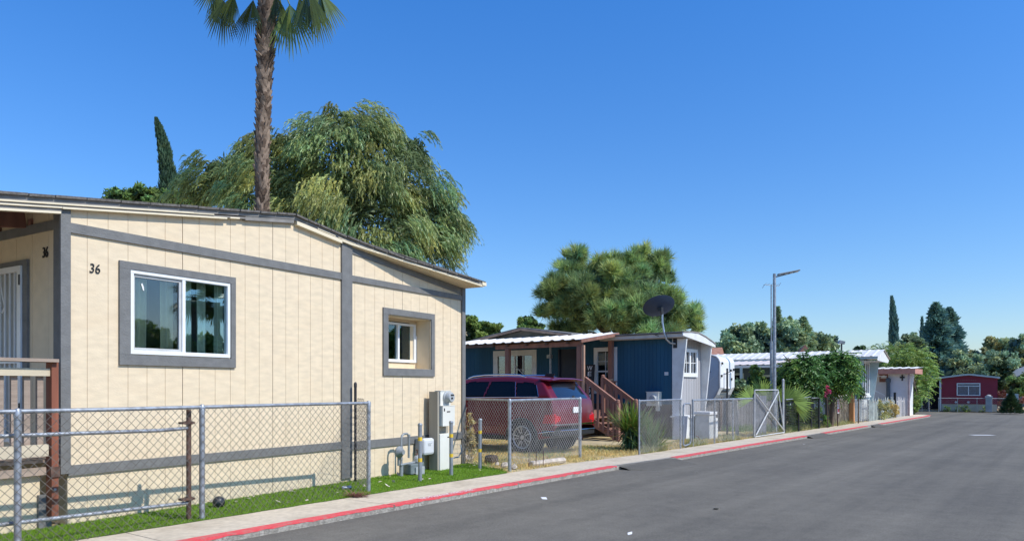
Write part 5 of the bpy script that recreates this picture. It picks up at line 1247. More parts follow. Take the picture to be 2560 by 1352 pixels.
mb = MB(); mb.tube([(-.25, 0, zt2 + .01), (.28, 0, zt2 - .04)], .01, 5)
for k in range(5): x = -.22 + k * .11; mb.tube([(x, -.2, zt2 + .02 - x * .08), (x, .2, zt2 - .0 - x * .08)], .006, 4)
mb.tube([(-.25, 0, zt2), (-.33, 0, zt2 - .12)], .008, 4); mb.tube([(.28, 0, zt2 - .04), (.36, 0, zt2 + .08)], .008, 4); mb.build('antenna', m_galv, an)
p = at(2104, 968, 48); zt2 = H + (HY - 858) / F * 48
fl_ = thing('floodlight', 'small dark floodlight on a pole above the teal home\'s roof', 'floodlight', (p.x, p.y, 0))
mb = MB(); mb.tube([(0, 0, 0), (0, 0, zt2)], .05, 8); mb.build('pole', m_black, fl_)
mb = MB(); mb.hexa([(-.22, -.1, zt2), (.16, -.1, zt2 - .06), (.16, .1, zt2 - .06), (-.22, .1, zt2)], [(-.14, -.12, zt2 + .2), (.2, -.12, zt2 + .12), (.2, .12, zt2 + .12), (-.14, .12, zt2 + .2)]); mb.build('lamp_head', m_galv, fl_)

# rubble, stump and edging in the red car's yard
g = gnd(1228, 1158); mb = MB()
mb.lathe([(.15, -.02), (.14, .06), (.13, .15), (.0, .17)], 9, Matrix.Rotation(.15, 4, 'X')); tag(mb.build('tree_stump', m_trunk, loc=tuple(g)), 'short dark tree stump behind the fence near the third bollard', 'stump')
for k, (px, py, s, lab) in enumerate(((1165, 1150, .12, 'pale rounded rock at the foot of the cream house corner'), (1262, 1168, .10, 'pale jagged rock leaning on the fence post nearest the stump'), (1286, 1170, .09, 'small pale rock right of the fence post by the turf end'), (1243, 1163, .07, 'small rock between the stump and the fence post'))):
    g = gnd(px, py); mb = MB(); n = 7; R = random.Random(k + 3)
    prof = [(0, 0), (s * .9, 0), (s * 1.0, s * .3), (s * .7, s * .8), (0, s * .95)]
    mb.lathe(prof, n, Matrix.Rotation(R.uniform(-.2, .2), 4, 'X') @ Matrix.Diagonal((1, .7, 1, 1))); o = mb.build('rock', m_stone, loc=tuple(g), rot=(0, 0, R.uniform(0, 6)))
    for v in o.data.vertices: v.co *= 1 + R.uniform(-.18, .18)
    tag(o, lab, 'rock', 'rocks along the yard edge')
A, B = gnd(1328, 1166), gnd(1412, 1156); d_ = (B - A)
es = thing('edging_log', 'pale broken log edging lying along the sidewalk in front of the red car', 'edging', tuple(A), math.atan2(d_.y, d_.x)); Le = d_.length
mb = MB(); mb.tube([(Le * i / 5, random.uniform(-.03, .03), .05) for i in range(6)], .06, 7); mb.build('log', m_stone, es)
for px in (1322, 1340, 1358):
    g = gnd(px, 1168 - (px - 1322) * .08); v = Matrix.Rotation(-es.rotation_euler.z, 3, 'Z') @ (g - A); mb = MB(); mb.tube([(v.x, v.y, 0), (v.x + .01, v.y, .30)], .008, 5); mb.build('iron_stake', m_rust, es)
# ================================================================== VEGETATION
def unit(v): return v / np.maximum(np.linalg.norm(v, axis=-1, keepdims=True), 1e-9)
def rdir(n): return unit(rng.normal(size=(n, 3)))
def quads(c, a, b, L, W, fold=0.):
    """diamond leaves: centre, unit axis, unit side, length, width"""
    L = np.asarray(L)[..., None] if np.ndim(L) else L; W = np.asarray(W)[..., None] if np.ndim(W) else W
    v = np.stack([c - a * L * .5, c + b * W * .5 - a * L * .05, c + a * L * .5, c - b * W * .5 - a * L * .05], 1)
    return v.reshape(-1, 3)
def side_of(a, n=None):
    r = rdir(len(a)) if n is None else n
    return unit(np.cross(a, r))
def cl(px, py, rx, ry, d, dd=0., rd=None):
    c = at(px, py, d + dd); k = (d + dd) / F
    return (np.array(c), np.array([rx * k, (rd if rd is not None else (rx + ry) * .5) * k, ry * k]))
def pick(clumps, n):
    w = np.array([(r[0] * r[2] + r[0] * r[1] + r[1] * r[2]) for _, r in clumps]); return rng.choice(len(clumps), n, p=w / w.sum())
def subclumps(clumps, per=9, fr=.42, seed=0, flat=.8, lo=.62):
    r_ = np.random.default_rng(seed); out = []
    for c, r in clumps:
        k = max(4, int(per * r_.uniform(.8, 1.2)))
        for _ in range(k):
            d = unit(r_.normal(size=(1, 3)))[0]; f = fr * r_.uniform(.65, 1.3); m_ = float(np.mean(r))
            out.append((c + d * r * r_.uniform(lo, 1.0), np.array([m_ * f, m_ * f, m_ * f * flat])))
    return out
def tint_of(ci, nc, n, hue=.12, vr=.22, leaf=.25):
    base = 1 + rng.uniform(-vr, vr, nc)[ci]; l = base * (1 + rng.uniform(-leaf, leaf, n)); h = rng.uniform(-hue, hue, nc)[ci] + rng.uniform(-hue, hue, n) * .7
    return np.clip(np.stack([l * (1 + h * 1.4), l * (1 + h * .2), l * (1 - h)], 1), .05, 3)
def lumpy(d, seed, amp=.22, f=3.0):
    r = np.random.default_rng(seed); o = np.zeros(len(d))
    for k in range(5):
        w = r.normal(size=3) * f * (1 + .6 * k); o += np.sin(d @ w + r.uniform(0, 6)) / (1 + .5 * k)
    return 1 + amp * o / 2.2
def broad(parent, clumps, n, L, W, m, seed=1, droop=.3, shell=.35, name='crown', hue=.12, vr=.28, amp=.2, core=None, sub=11):
    if sub: clumps = subclumps(clumps, sub, .40, seed)
    ci = pick(clumps, n); C = np.array([c for c, _ in clumps])[ci]; R = np.array([r for _, r in clumps])[ci]
    d = rdir(n); rr = (shell + (1 - shell) * rng.random(n) ** .6) * lumpy(d + ci[:, None] * .7, seed, amp)
    c = C + d * R * rr[:, None]
    a = unit(d * .6 + rdir(n) * .9 + np.array([0, 0, -droop])); b = side_of(a)
    k = rng.uniform(.7, 1.3, n)
    v = quads(c, a, b, L * k, W * k)
    t = tint_of(ci, len(clumps), n, hue, vr)
    off = np.array(parent.location)
    o = np_mesh(name, v - off, 4, m, parent, t)
    return o
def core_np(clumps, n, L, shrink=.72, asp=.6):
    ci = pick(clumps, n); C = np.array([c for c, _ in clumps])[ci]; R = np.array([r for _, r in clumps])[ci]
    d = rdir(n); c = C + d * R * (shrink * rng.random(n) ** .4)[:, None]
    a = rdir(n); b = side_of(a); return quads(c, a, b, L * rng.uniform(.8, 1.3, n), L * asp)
def trunk(parent, pts, r0, r1, limbs=(), m=None):
    off = Vector(parent.location); n = len(pts); mb = MB()
    mb.tube([Vector(p) - off for p in pts], r0, 9, radii=[r0 + (r1 - r0) * i / (n - 1) for i in range(n)])
    for q in limbs:
        k = len(q); mb.tube([Vector(p) - off for p in q], r1, 6, radii=[r1 * .8 * (1 - .75 * i / (k - 1)) for i in range(k)])
    return mb.build('trunk', m or m_trunk, parent, smooth=True)
def limbs_to(base, clumps, k=6, seed=0):
    R = random.Random(seed); out = []
    for c, r in R.sample(clumps, min(k, len(clumps))):
        c = Vector(c); b = Vector(base); mid = b.lerp(c, .5) + Vector((0, 0, .12 * (c - b).length)); out.append([b, mid, c])
    return out
def std_tree(name, label, clumps, basepx, d, n, L, W, m, r0=.2, group=None, cat='tree', seed=1, droop=.3, trunk_h=None, core=0, hue=.12, vr=.22, amp=.2, shell=.55, m_core=None):
    g = at(basepx, HY, d); g.z = 0
    t = thing(name, label, cat, tuple(g), 0, group)
    cz = np.mean([c[2] for c, _ in clumps]); cxy = np.mean([c[:2] for c, _ in clumps], axis=0)
    top = Vector((float(cxy[0]), float(cxy[1]), float(cz)))
    mid = g.lerp(top, .55); mid.x = g.x * .7 + top.x * .3
    trunk(t, [g, Vector((g.x, g.y, top.z * .25)), mid, top], r0, r0 * .45, limbs_to(mid, clumps, 7, seed))
    cr_ = broad(t, clumps, int(n * 1.15), L, W, m, seed, droop, .35, hue=hue, vr=.28, amp=amp)
    if core:
        v = core_np(clumps, core, L * 2.2); o = np_mesh('inner_shade_foliage', v - np.array(t.location), 4, m_core or m, cr_, np.full((core, 3), .5))  # inner leaves tinted darker to paint shade within the crown
    return t

g_willow = leafmat('willow_leaf', (.34, .41, .16), trans=.4, rough=.4)
g_willowd = leafmat('willow_inner_shade', (.15, .20, .08), trans=.3)  # darker copy of the leaf colour, painting the shade inside the crown
g_broad = leafmat('broad_leaf', (.19, .29, .08), trans=.35)
g_dark = leafmat('dark_leaf', (.08, .15, .06), trans=.2)
g_far = leafmat('hazed_far_leaf', (.30, .40, .21), trans=.25)  # lightened, bluish leaf colour stands in for distance haze
g_fardark = leafmat('hazed_dark_leaf', (.14, .26, .215), trans=.3)  # dark far foliage with the haze of distance mixed into its colour
g_light = leafmat('light_leaf', (.20, .30, .08), trans=.4)
g_warm = leafmat('warm_far_leaf', (.30, .38, .20), trans=.35)  # warmer leaf colour for the right-hand far trees
g_yellow = leafmat('yellowing_leaf', (.42, .41, .18), trans=.35)
g_pine = leafmat('pine_needle', (.33, .43, .16), trans=.3)
g_pined = leafmat('pine_inner_shade', (.08, .12, .05), trans=.2)  # needle colour darkened to paint shade in the crown's depth
g_cyp = leafmat('cypress_leaf', (.06, .11, .055), trans=.15)
g_palm = leafmat('palm_blade', (.10, .145, .05), trans=.25, rough=.4)
g_yucca = leafmat('yucca_blade', (.19, .28, .07), trans=.25, rough=.4)
g_turf = leafmat('turf_blade', (.18, .31, .018), trans=.25)
g_straw = leafmat('straw', (.62, .48, .19), trans=.25)
g_peach = leafmat('peach_leaf', (.13, .25, .06), trans=.35, rough=.4)
g_reddish = leafmat('reddish_leaf', (.20, .09, .07), trans=.3)
g_flower = leafmat('pink_flower', (.60, .10, .22), trans=.4)

# ---- willow behind the cream house
D = 26.0
wc = [cl(*q) for q in ((860, 390, 140, 112, D, 0), (705, 432, 105, 88, D, .4), (580, 440, 85, 75, D, .8), (1000, 445, 120, 105, D, -.2), (1080, 545, 80, 100, D, .3), (900, 520, 150, 110, D, -.9),
      (1000, 600, 110, 75, D, -.9), (760, 520, 120, 85, D, -.4), (640, 520, 110, 70, D, 0), (930, 345, 75, 52, D, .2), (1125, 560, 38, 92, D, .3), (1070, 625, 75, 50, D, -.5), (500, 480, 60, 42, D, .8), (845, 318, 60, 48, D, .4), (620, 395, 40, 42, D, .6), (770, 360, 60, 50, D, .6), (1040, 380, 40, 48, D, .4), (540, 430, 40, 35, D, .9), (960, 640, 70, 55, D, -1.6), (840, 590, 80, 60, D, -1.5))]
g = at(850, HY, D); g.z = 0
wt = thing('willow_tree', 'big feathery willow tree with drooping sprays behind the cream house roof', 'tree', tuple(g))
trunk(wt, [g, g + Vector((.1, 0, 2)), g + Vector((0, 0, 4.2)), g + Vector((.3, 0, 6.5))], .35, .16, limbs_to(g + Vector((0, 0, 4)), wc, 12, 3))
wsub = subclumps(wc, 13, .40, 21, .75)
ns = 10500; ci = pick(wsub, ns); C = np.array([c for c, _ in wsub])[ci]; R = np.array([r for _, r in wsub])[ci]
sdir = unit(np.array([c for c, _ in wsub]) - np.array(wc[0][0]) * .5 - np.mean([c for c, _ in wc], axis=0) * .5)      # every plume sweeps its own way
sdir = unit(sdir * np.array([1, 1, .4]) + rdir(len(wsub)) * .55 + np.array([-.12, 0, .15]))
d0 = unit(rdir(ns) + np.array([0, 0, .35]))
p0 = C + d0 * R * ((.25 + .75 * rng.random(ns) ** .6))[:, None]
hor = unit(sdir[ci] + rdir(ns) * .38); Ls = rng.uniform(.30, .78, ns); NL = 14
vs = []; ts = []; tb = tint_of(ci, len(wsub), ns, .16, .30, .3)
for k in range(NL):
    f = (k + .5) / NL; fz = f * f
    c = p0 + hor * (Ls * (f * .75))[:, None] + np.array([0, 0, 1]) * (Ls * (.25 * f - .85 * fz))[:, None]
    tan = unit(hor * .75 + np.array([0, 0, 1]) * (.25 - 1.7 * f))
    a = unit(tan + rdir(ns) * .55 + np.array([0, 0, -.35])); b = side_of(a); s = rng.uniform(.7, 1.25, ns)
    vs.append(quads(c + a * .05, a, b, .155 * s, .030 * s)); ts.append(tb * rng.uniform(.75, 1.3, (ns, 1)))
V = np.concatenate(vs); T = np.concatenate(ts)
cr_ = np_mesh('crown', V - np.array(wt.location), 4, g_willow, wt, T)
v = core_np(wc, 15000, .24, .70, .3); np_mesh('inner_shade_foliage', v - np.array(wt.location), 4, g_willowd, cr_, rng.uniform(.6, 1.3, (15000, 1)).repeat(3, 1))

# ---- leafy tree left of the willow, behind the roof
D = 31; c_ = [cl(*q) for q in ((300, 498, 38, 26, D), (355, 490, 45, 22, D), (410, 500, 50, 22, D), (470, 505, 50, 28, D), (330, 505, 60, 22, D, .5), (430, 520, 90, 24, D, .4))]
std_tree('leafy_tree', 'low leafy tree at the foot of the tall cypress, left of the willow', c_, 380, D, 7500, .20, .09, g_broad, core=600, seed=4, amp=.3, m_core=g_dark)

# ---- cypress
def cypress(label, pts, rad, d, n, m, L=.22, W=.035, seed=2):
    """pts: (px,py) along the axis from bottom to tip; rad: px radius at each"""
    P = [at(px, py, d) for px, py in pts]; r_ = [q * d / F for q in rad]
    base = Vector((P[0].x, P[0].y, 0)); t = thing('cypress_tree', label, 'tree', tuple(base))
    trunk(t, [base, P[0], P[len(P) // 2]], r_[0] * .35, r_[0] * .15)
    u = rng.random(n) ** .85 * (len(P) - 1); i = np.minimum(u.astype(int), len(P) - 2); f = (u - i)[:, None]
    A = np.array([list(p) for p in P]); rr = np.array(r_)
    ax = A[i] * (1 - f) + A[i + 1] * f; rad_ = rr[i] * (1 - f[:, 0]) + rr[i + 1] * f[:, 0]
    ph = rng.random(n) * 2 * PI; lob = 1 + .22 * np.sin(ph * 5 + u * 3.1) * np.sin(u * 7 + ph * 2) + rng.normal(0, .07, n)
    q = rad_ * (.55 + .45 * rng.random(n) ** .5) * lob
    c = ax + np.stack([np.cos(ph) * q, np.sin(ph) * q, np.zeros(n)], 1)
    a = unit(np.stack([np.cos(ph) * .28, np.sin(ph) * .28, np.ones(n)], 1) + rdir(n) * .22); b = side_of(a)
    k = rng.uniform(.6, 1.4, n); v = quads(c, a, b, L * k, W * k * 1.6)
    np_mesh('crown', v - np.array(t.location), 4, m, t, tint_of((u * 3).astype(int) % 9, 9, n, .1, .2, .35)); return t
cypress('tall dark cypress with a bent tip standing left of the palm trunk', [(418, 640), (421, 500), (420, 440), (414, 390), (405, 345), (396, 318), (390, 298)], [24, 23, 19, 15, 11, 7, 1.5], 36, 9000, g_cyp)
cypress('slender dark cypress standing alone above the white home with the pink edge', [(2236, 980), (2236, 880), (2235, 840), (2234, 800), (2232, 770), (2229, 744)], [11, 11, 10.5, 8, 5, .8], 75, 4500, g_fardark, L=.5, W=.07)
cypress('thin cypress spike at the left edge of the dark blue-green conifers', [(2308, 980), (2307, 860), (2306, 830), (2305, 795)], [6, 6, 4, .5], 78, 1500, g_fardark, L=.5, W=.07)

# ---- trees right of the cream house and the pine
D = 34; c_ = [cl(*q) for q in ((1180, 815, 30, 28, D), (1212, 825, 26, 22, D), (1240, 822, 18, 20, D), (1195, 845, 50, 22, D), (1165, 800, 22, 18, D))]
std_tree('leafy_tree', 'bright green leafy tree just right of the cream house corner', c_, 1195, D, 4200, .17, .085, g_light, core=300, seed=6, amp=.3, m_core=g_dark)
D = 42; c_ = [cl(*q) for q in ((1322, 803, 24, 17, D), (1305, 812, 16, 12, D), (1342, 815, 18, 12, D), (1322, 830, 36, 16, D))]
std_tree('leafy_tree', 'small round green tree peeking over the blue home\'s gable', c_, 1322, D, 3000, .17, .08, g_broad, core=250, seed=7, m_core=g_dark)
D = 33
pcl = [cl(*q) for q in ((1430, 665, 38, 34, D, .3), (1445, 640, 20, 18, D, .3), (1540, 665, 62, 38, D, 0), (1620, 655, 45, 30, D, 0), (1655, 645, 16, 18, D), (1600, 640, 14, 16, D), (1665, 690, 25, 25, D), (1400, 720, 45, 30, D, -.4), (1380, 730, 30, 30, D, -.4),
       (1490, 720, 72, 48, D, -.8), (1600, 720, 75, 50, D, -.6), (1400, 770, 45, 32, D, -.2), (1480, 790, 70, 42, D, -.5), (1560, 785, 80, 48, D, -1.2), (1650, 770, 55, 50, D, -.3), (1700, 790, 42, 34, D, -.2), (1740, 818, 22, 18, D, -.2), (1620, 815, 90, 32, D, -.9), (1360, 782, 16, 14, D), (1420, 820, 50, 25, D, .6), (1520, 690, 50, 40, D, -.6))]
g = at(1560, HY, D); g.z = 0
pt = thing('pine_tree', 'bushy long-needled pine tree towering behind the blue home and dish', 'tree', tuple(g))
trunk(pt, [g, g + Vector((.1, 0, 1.5)), g + Vector((-.1, 0, 3.5)), g + Vector((0, 0, 5.5))], .3, .12, limbs_to(g + Vector((0, 0, 3)), pcl, 14, 5))
psub = subclumps(pcl, 13, .36, 22, .85, .55)
nt_ = 3900; ci = pick(psub, nt_); C = np.array([c for c, _ in psub])[ci]; R = np.array([r for _, r in psub])[ci]
d0 = rdir(nt_); d0[:, 2] = d0[:, 2] * .8 + .15; d0 = unit(d0); tc_ = C + d0 * R * ((.6 + .45 * rng.random(nt_)) * lumpy(d0 + ci[:, None], 8, .14))[:, None]
dirn = unit(d0 * 1.0 + np.array([0, 0, .6]) + rdir(nt_) * .4); NN = 26; vs = []; ts = []
tb = tint_of(ci, len(psub), nt_, .15, .30, .3)
for k in range(NN):
    a = unit(dirn + rdir(nt_) * .75); b = side_of(a); ln = rng.uniform(.30, .52, nt_)[:, None]; w_ = .016
    base = tc_ + dirn * rng.uniform(-.12, .05, nt_)[:, None]
    vs.append(np.stack([base - b * w_, base + b * w_, base + a * ln], 1).reshape(-1, 3)); ts.append(tb * rng.uniform(.7, 1.35, (nt_, 1)))
cr_ = np_mesh('crown', np.concatenate(vs) - np.array(pt.location), 3, g_pine, pt, np.concatenate(ts))
v = core_np(pcl, 5200, .30, .74, .4); np_mesh('inner_shade_foliage', v - np.array(pt.location), 4, g_pined, cr_, rng.uniform(.6, 1.2, (5200, 1)).repeat(3, 1))

# ---- far trees
D = 60
c_ = [cl(*q) for q in ((1845, 850, 50, 36, D), (1880, 838, 48, 34, D), (1830, 872, 42, 26, D), (1905, 865, 55, 40, D), (1860, 880, 60, 30, D), (1795, 880, 20, 14, D))]
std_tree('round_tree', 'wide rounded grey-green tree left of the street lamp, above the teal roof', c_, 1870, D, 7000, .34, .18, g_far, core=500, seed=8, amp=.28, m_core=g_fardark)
c_ = [cl(*q) for q in ((1955, 850, 50, 42, D), (1990, 862, 34, 34, D), (1970, 835, 40, 26, D), (1950, 885, 60, 24, D))]
std_tree('round_tree', 'rounded grey-green tree directly right of the street lamp pole', c_, 1960, D, 5000, .34, .18, g_far, core=400, seed=9, amp=.28, m_core=g_fardark)
def conifer(label, px, top, bot, halfw, d, n, m, L=.45, W=.16, seed=1, name='conifer_tree', pw=.8, group=None):
    T_, B_ = at(px, top, d), at(px, bot, d); t = thing(name, label, 'tree', (B_.x, B_.y, 0), 0, group)
    hgt = T_.z - max(B_.z, 0); rb = halfw * d / F
    trunk(t, [Vector((B_.x, B_.y, 0)), Vector((B_.x, B_.y, T_.z * .5)), Vector((B_.x, B_.y, T_.z - .2))], rb * .12, .03)
    u = rng.random(n) ** .75; z = T_.z - u * hgt; ph = rng.random(n) * 2 * PI; r = np.random.default_rng(seed)
    lob = .74 + .26 * np.sin(ph * 3 + u * 9 + r.uniform(0, 6)) * np.cos(u * 16 + ph * 2) + .16 * np.sin(u * 34 + np.sin(ph * 2) * 2) + rng.normal(0, .08, n)
    q = rb * (u ** pw) * np.clip(lob, .15, 1.4) * (.35 + .65 * rng.random(n) ** .5)
    c = np.stack([B_.x + np.cos(ph) * q, B_.y + np.sin(ph) * q, z - q * .12], 1)
    a = unit(np.stack([np.cos(ph), np.sin(ph), np.full(n, .15)], 1) + rdir(n) * .6); b = side_of(a); k = rng.uniform(.6, 1.3, n)
    np_mesh('crown', quads(c, a, b, L * k, W * k) - np.array(t.location), 4, m, t, tint_of((u * 14).astype(int) + (ph * 2).astype(int) % 6, 24, n, .12, .25, .3)); return t
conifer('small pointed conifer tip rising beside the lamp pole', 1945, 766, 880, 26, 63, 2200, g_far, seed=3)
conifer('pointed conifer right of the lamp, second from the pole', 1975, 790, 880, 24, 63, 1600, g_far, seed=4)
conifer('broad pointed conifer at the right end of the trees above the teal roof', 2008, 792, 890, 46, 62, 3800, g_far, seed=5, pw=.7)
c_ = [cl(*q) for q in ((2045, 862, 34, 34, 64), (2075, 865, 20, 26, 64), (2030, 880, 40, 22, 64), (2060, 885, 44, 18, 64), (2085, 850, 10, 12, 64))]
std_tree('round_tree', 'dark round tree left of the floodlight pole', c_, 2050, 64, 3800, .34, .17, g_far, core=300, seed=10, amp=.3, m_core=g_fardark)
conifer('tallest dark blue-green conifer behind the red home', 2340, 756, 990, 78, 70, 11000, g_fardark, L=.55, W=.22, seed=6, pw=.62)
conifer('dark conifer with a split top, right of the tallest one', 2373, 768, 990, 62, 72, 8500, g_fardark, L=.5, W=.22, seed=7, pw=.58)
c_ = [cl(*q) for q in ((2270, 850, 26, 18, 68), (2298, 862, 18, 20, 68), (2255, 868, 22, 14, 68), (2285, 885, 36, 26, 68))]
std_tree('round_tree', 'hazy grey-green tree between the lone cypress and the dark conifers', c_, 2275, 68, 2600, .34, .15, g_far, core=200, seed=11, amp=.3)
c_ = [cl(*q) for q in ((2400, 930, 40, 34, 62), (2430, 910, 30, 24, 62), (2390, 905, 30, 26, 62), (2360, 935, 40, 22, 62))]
std_tree('round_tree', 'mid green tree behind the red home\'s roof ridge', c_, 2405, 62, 3600, .32, .15, g_warm, core=300, seed=12, amp=.3, m_core=g_fardark)
c_ = [cl(*q) for q in ((2432, 893, 24, 16, 76), (2450, 905, 26, 18, 76))]
std_tree('round_tree', 'small yellowing tree beyond the red home, left of the tan roof', c_, 2440, 76, 1700, .3, .16, g_yellow, seed=13, amp=.3)
c_ = [cl(*q) for q in ((2482, 866, 32, 22, 74), (2470, 885, 30, 22, 74), (2505, 880, 28, 24, 74), (2490, 905, 40, 20, 74))]
std_tree('round_tree', 'yellow-green rounded tree left of the far right tree', c_, 2488, 74, 3800, .34, .17, g_yellow, core=250, seed=14, amp=.3, m_core=g_far)
c_ = [cl(*q) for q in ((2540, 860, 28, 24, 72), (2525, 885, 28, 24, 72), (2560, 880, 30, 36, 72), (2545, 905, 40, 18, 72), (2585, 880, 30, 34, 72))]
std_tree('round_tree', 'tall leafy tree at the far right edge above the tan roof', c_, 2548, 72, 4600, .34, .17, g_warm, core=350, seed=15, amp=.3, hue=.2, m_core=g_fardark)
c_ = [cl(*q) for q in ((2500, 925, 34, 42, 55), (2490, 955, 26, 30, 55), (2520, 960, 26, 28, 55), (2470, 935, 24, 28, 55), (2512, 900, 18, 20, 55))]
std_tree('leafy_tree', 'silvery green tree touching the right side of the red home', c_, 2503, 55, 5500, .24, .10, g_warm, core=300, seed=16, amp=.3, r0=.1, hue=.16, m_core=g_dark)
c_ = [cl(*q) for q in ((2545, 965, 30, 26, 53), (2570, 960, 30, 34, 53), (2530, 985, 20, 14, 53))]
std_tree('shrub', 'green shrub in front of the slate teal house at the far right', c_, 2548, 53, 3000, .2, .1, g_broad, core=200, seed=17, r0=.06, cat='shrub', m_core=g_dark)
c_ = [cl(*q) for q in ((2505, 990, 18, 14, 51), (2490, 1000, 14, 16, 51), (2555, 1000, 18, 16, 51), (2520, 1002, 20, 12, 51))]
std_tree('shrub', 'reddish brown shrub behind the wire fence right of the red home', c_, 2510, 51, 2200, .16, .06, g_reddish, seed=18, r0=.05, cat='shrub')
# dark cone bush
g = gnd(2528, 1032); t = thing('cone_bush', 'dark pointed evergreen bush on the kerb at the far right', 'shrub', tuple(g))
trunk(t, [g, g + Vector((0, 0, .5)), g + Vector((0, 0, 1.0))], .06, .02)
n = 3000; u = rng.random(n) ** .7; ph = rng.random(n) * 2 * PI; q = .72 * u ** 1.1 * (.5 + .5 * rng.random(n)) * (1 + .2 * np.sin(ph * 4 + u * 8)); c = np.stack([np.cos(ph) * q, np.sin(ph) * q, 1.35 * (1 - u) + .02], 1)
a = unit(np.stack([np.cos(ph), np.sin(ph), np.full(n, .5)], 1) + rdir(n) * .4); np_mesh('crown', quads(c, a, side_of(a), .16, .06), 4, g_dark, t, tint_of((u * 8).astype(int), 9, n) * .7)

# ---- feathery green tree by the white home
D = 45
c_ = [cl(*q) for q in ((2250, 888, 46, 24, D), (2290, 900, 34, 30, D), (2305, 935, 26, 34, D), (2270, 930, 40, 26, D), (2235, 905, 34, 18, D), (2312, 955, 14, 18, D, -.5), (2300, 975, 13, 18, D, -1), (2294, 995, 8, 14, D, -1.5))]
g = at(2290, HY, D - 1); g.z = 0; t = thing('feathery_tree', 'light green feathery tree rising behind the white home with the pink edge', 'tree', tuple(g))
trunk(t, [g, g + Vector((0, 0, 1.2)), g + Vector((-.3, 0, 2.4))], .08, .04, limbs_to(g + Vector((-.1, 0, 1.6)), c_, 6, 2))
def fronds(parent, clumps, ns, NL, Lmin, Lmax, leaf, m, seed, up=.35, name='crown', drop=.9, spread=.5, tone=1.):
    ci = pick(clumps, ns); C = np.array([c for c, _ in clumps])[ci]; R = np.array([r for _, r in clumps])[ci]
    d0 = rdir(ns); p0 = C + d0 * R * ((.45 + .5 * rng.random(ns)) * lumpy(d0 + ci[:, None], seed, .15))[:, None]
    hor = unit(d0 * np.array([1, 1, .4]) + rdir(ns) * .35); Ls = rng.uniform(Lmin, Lmax, ns); vs = []; ts = []; tb = tint_of(ci, len(clumps), ns, .14, .22, .25) * tone
    for k in range(NL):
        f = (k + .5) / NL; c = p0 + hor * (Ls * f)[:, None] + np.array([0, 0, 1]) * (Ls * (up * f - drop * f * f))[:, None]
        tan = unit(hor + np.array([0, 0, 1]) * (up - 2 * drop * f)); sd2 = side_of(tan, np.tile([0, 0, 1.], (ns, 1))) * (1 if k % 2 else -1)
        a = unit(tan * .7 + sd2 * spread * 1.6 + rdir(ns) * .25 + np.array([0, 0, -.2])); vs.append(quads(c + a * leaf[0] * .4, a, side_of(a), leaf[0] * rng.uniform(.8, 1.2, ns), leaf[1])); ts.append(tb * rng.uniform(.8, 1.25, (ns, 1)))
    return np_mesh(name, np.concatenate(vs) - np.array(parent.location), 4, m, parent, np.concatenate(ts))
fronds(t, c_, 700, 12, .4, .75, (.20, .055), g_light, 3, drop=.55, tone=1.25)
c_ = [cl(*q) for q in ((2205, 882, 24, 14, 47), (2225, 890, 22, 16, 47), (2190, 895, 22, 12, 47), (2210, 905, 34, 12, 47))]
g = at(2212, HY, 47); g.z = 0; t = thing('feathery_tree', 'pale wispy tree behind the teal home\'s gable end', 'tree', tuple(g))
trunk(t, [g, g + Vector((0, 0, 1.5)), g + Vector((0, 0, 3))], .07, .03, limbs_to(g + Vector((0, 0, 2)), c_, 4, 2)); fronds(t, c_, 260, 12, .5, .9, (.2, .05), g_far, 4)
c_ = [cl(*q) for q in ((2150, 875, 16, 8, 52), (2140, 880, 12, 6, 52), (2162, 880, 12, 8, 52))]
std_tree('leafy_tree', 'small dark treetop showing above the teal home\'s roof end', c_, 2150, 52, 900, .25, .11, g_dark, seed=22)

# ---- leafy trees in the teal home's yard
D = 28.6
c_ = [cl(*q) for q in ((2090, 905, 40, 26, D), (2060, 925, 36, 30, D), (2115, 920, 26, 34, D), (2122, 945, 14, 26, D), (2075, 955, 44, 34, D, .3), (2040, 965, 26, 26, D, .3), (2100, 968, 34, 16, D, .2))]
g = at(2078, HY, D); g.z = 0; t = thing('fruit_tree', 'glossy drooping fruit tree with shade-dark inner leaves behind the brushwood fence', 'tree', tuple(g))
trunk(t, [g, g + Vector((.05, 0, .8)), g + Vector((0, 0, 1.7))], .09, .05, limbs_to(g + Vector((0, 0, 1.2)), c_, 6, 2)); ck = fronds(t, c_, 1300, 8, .25, .5, (.17, .05), g_peach, 6, drop=.7)
v = core_np(c_, 900, .3, .8); np_mesh('inner_shade_foliage', v - np.array(t.location), 4, g_dark, ck, np.full((900, 3), .35))  # dark-tinted leaves paint the shaded middle of the tree
D = 27.4
c_ = [cl(*q) for q in ((1985, 925, 26, 22, D), (2012, 915, 24, 26, D), (2005, 950, 34, 26, D), (1975, 955, 20, 26, D), (2030, 940, 22, 24, D), (2000, 980, 36, 20, D))]
g = at(2000, HY, D); g.z = 0; t = thing('fruit_tree', 'bushy fruit tree with a bare dark branch above it, right of the lamp pole', 'tree', tuple(g))
trunk(t, [g, g + Vector((.05, 0, .8)), g + Vector((0, 0, 1.6))], .08, .05, limbs_to(g + Vector((0, 0, 1.2)), c_, 5, 2) + [[at(1995, 930, D), at(1975, 905, D), at(1958, 886, D)], [at(1985, 900, D), at(1975, 898, D), at(1960, 900, D)], [at(2010, 910, D), at(2008, 890, D), at(2006, 882, D)], [at(2012, 905, D), at(2000, 893, D), at(1990, 890, D)]])
ck = fronds(t, c_, 1050, 8, .25, .45, (.15, .05), g_peach, 7, drop=.7, tone=.8); v = core_np(c_, 800, .26, .8); np_mesh('inner_shade_foliage', v - np.array(t.location), 4, g_dark, ck, np.full((800, 3), .35))  # inner leaves darkened in colour in place of crown shade
D = 28.0
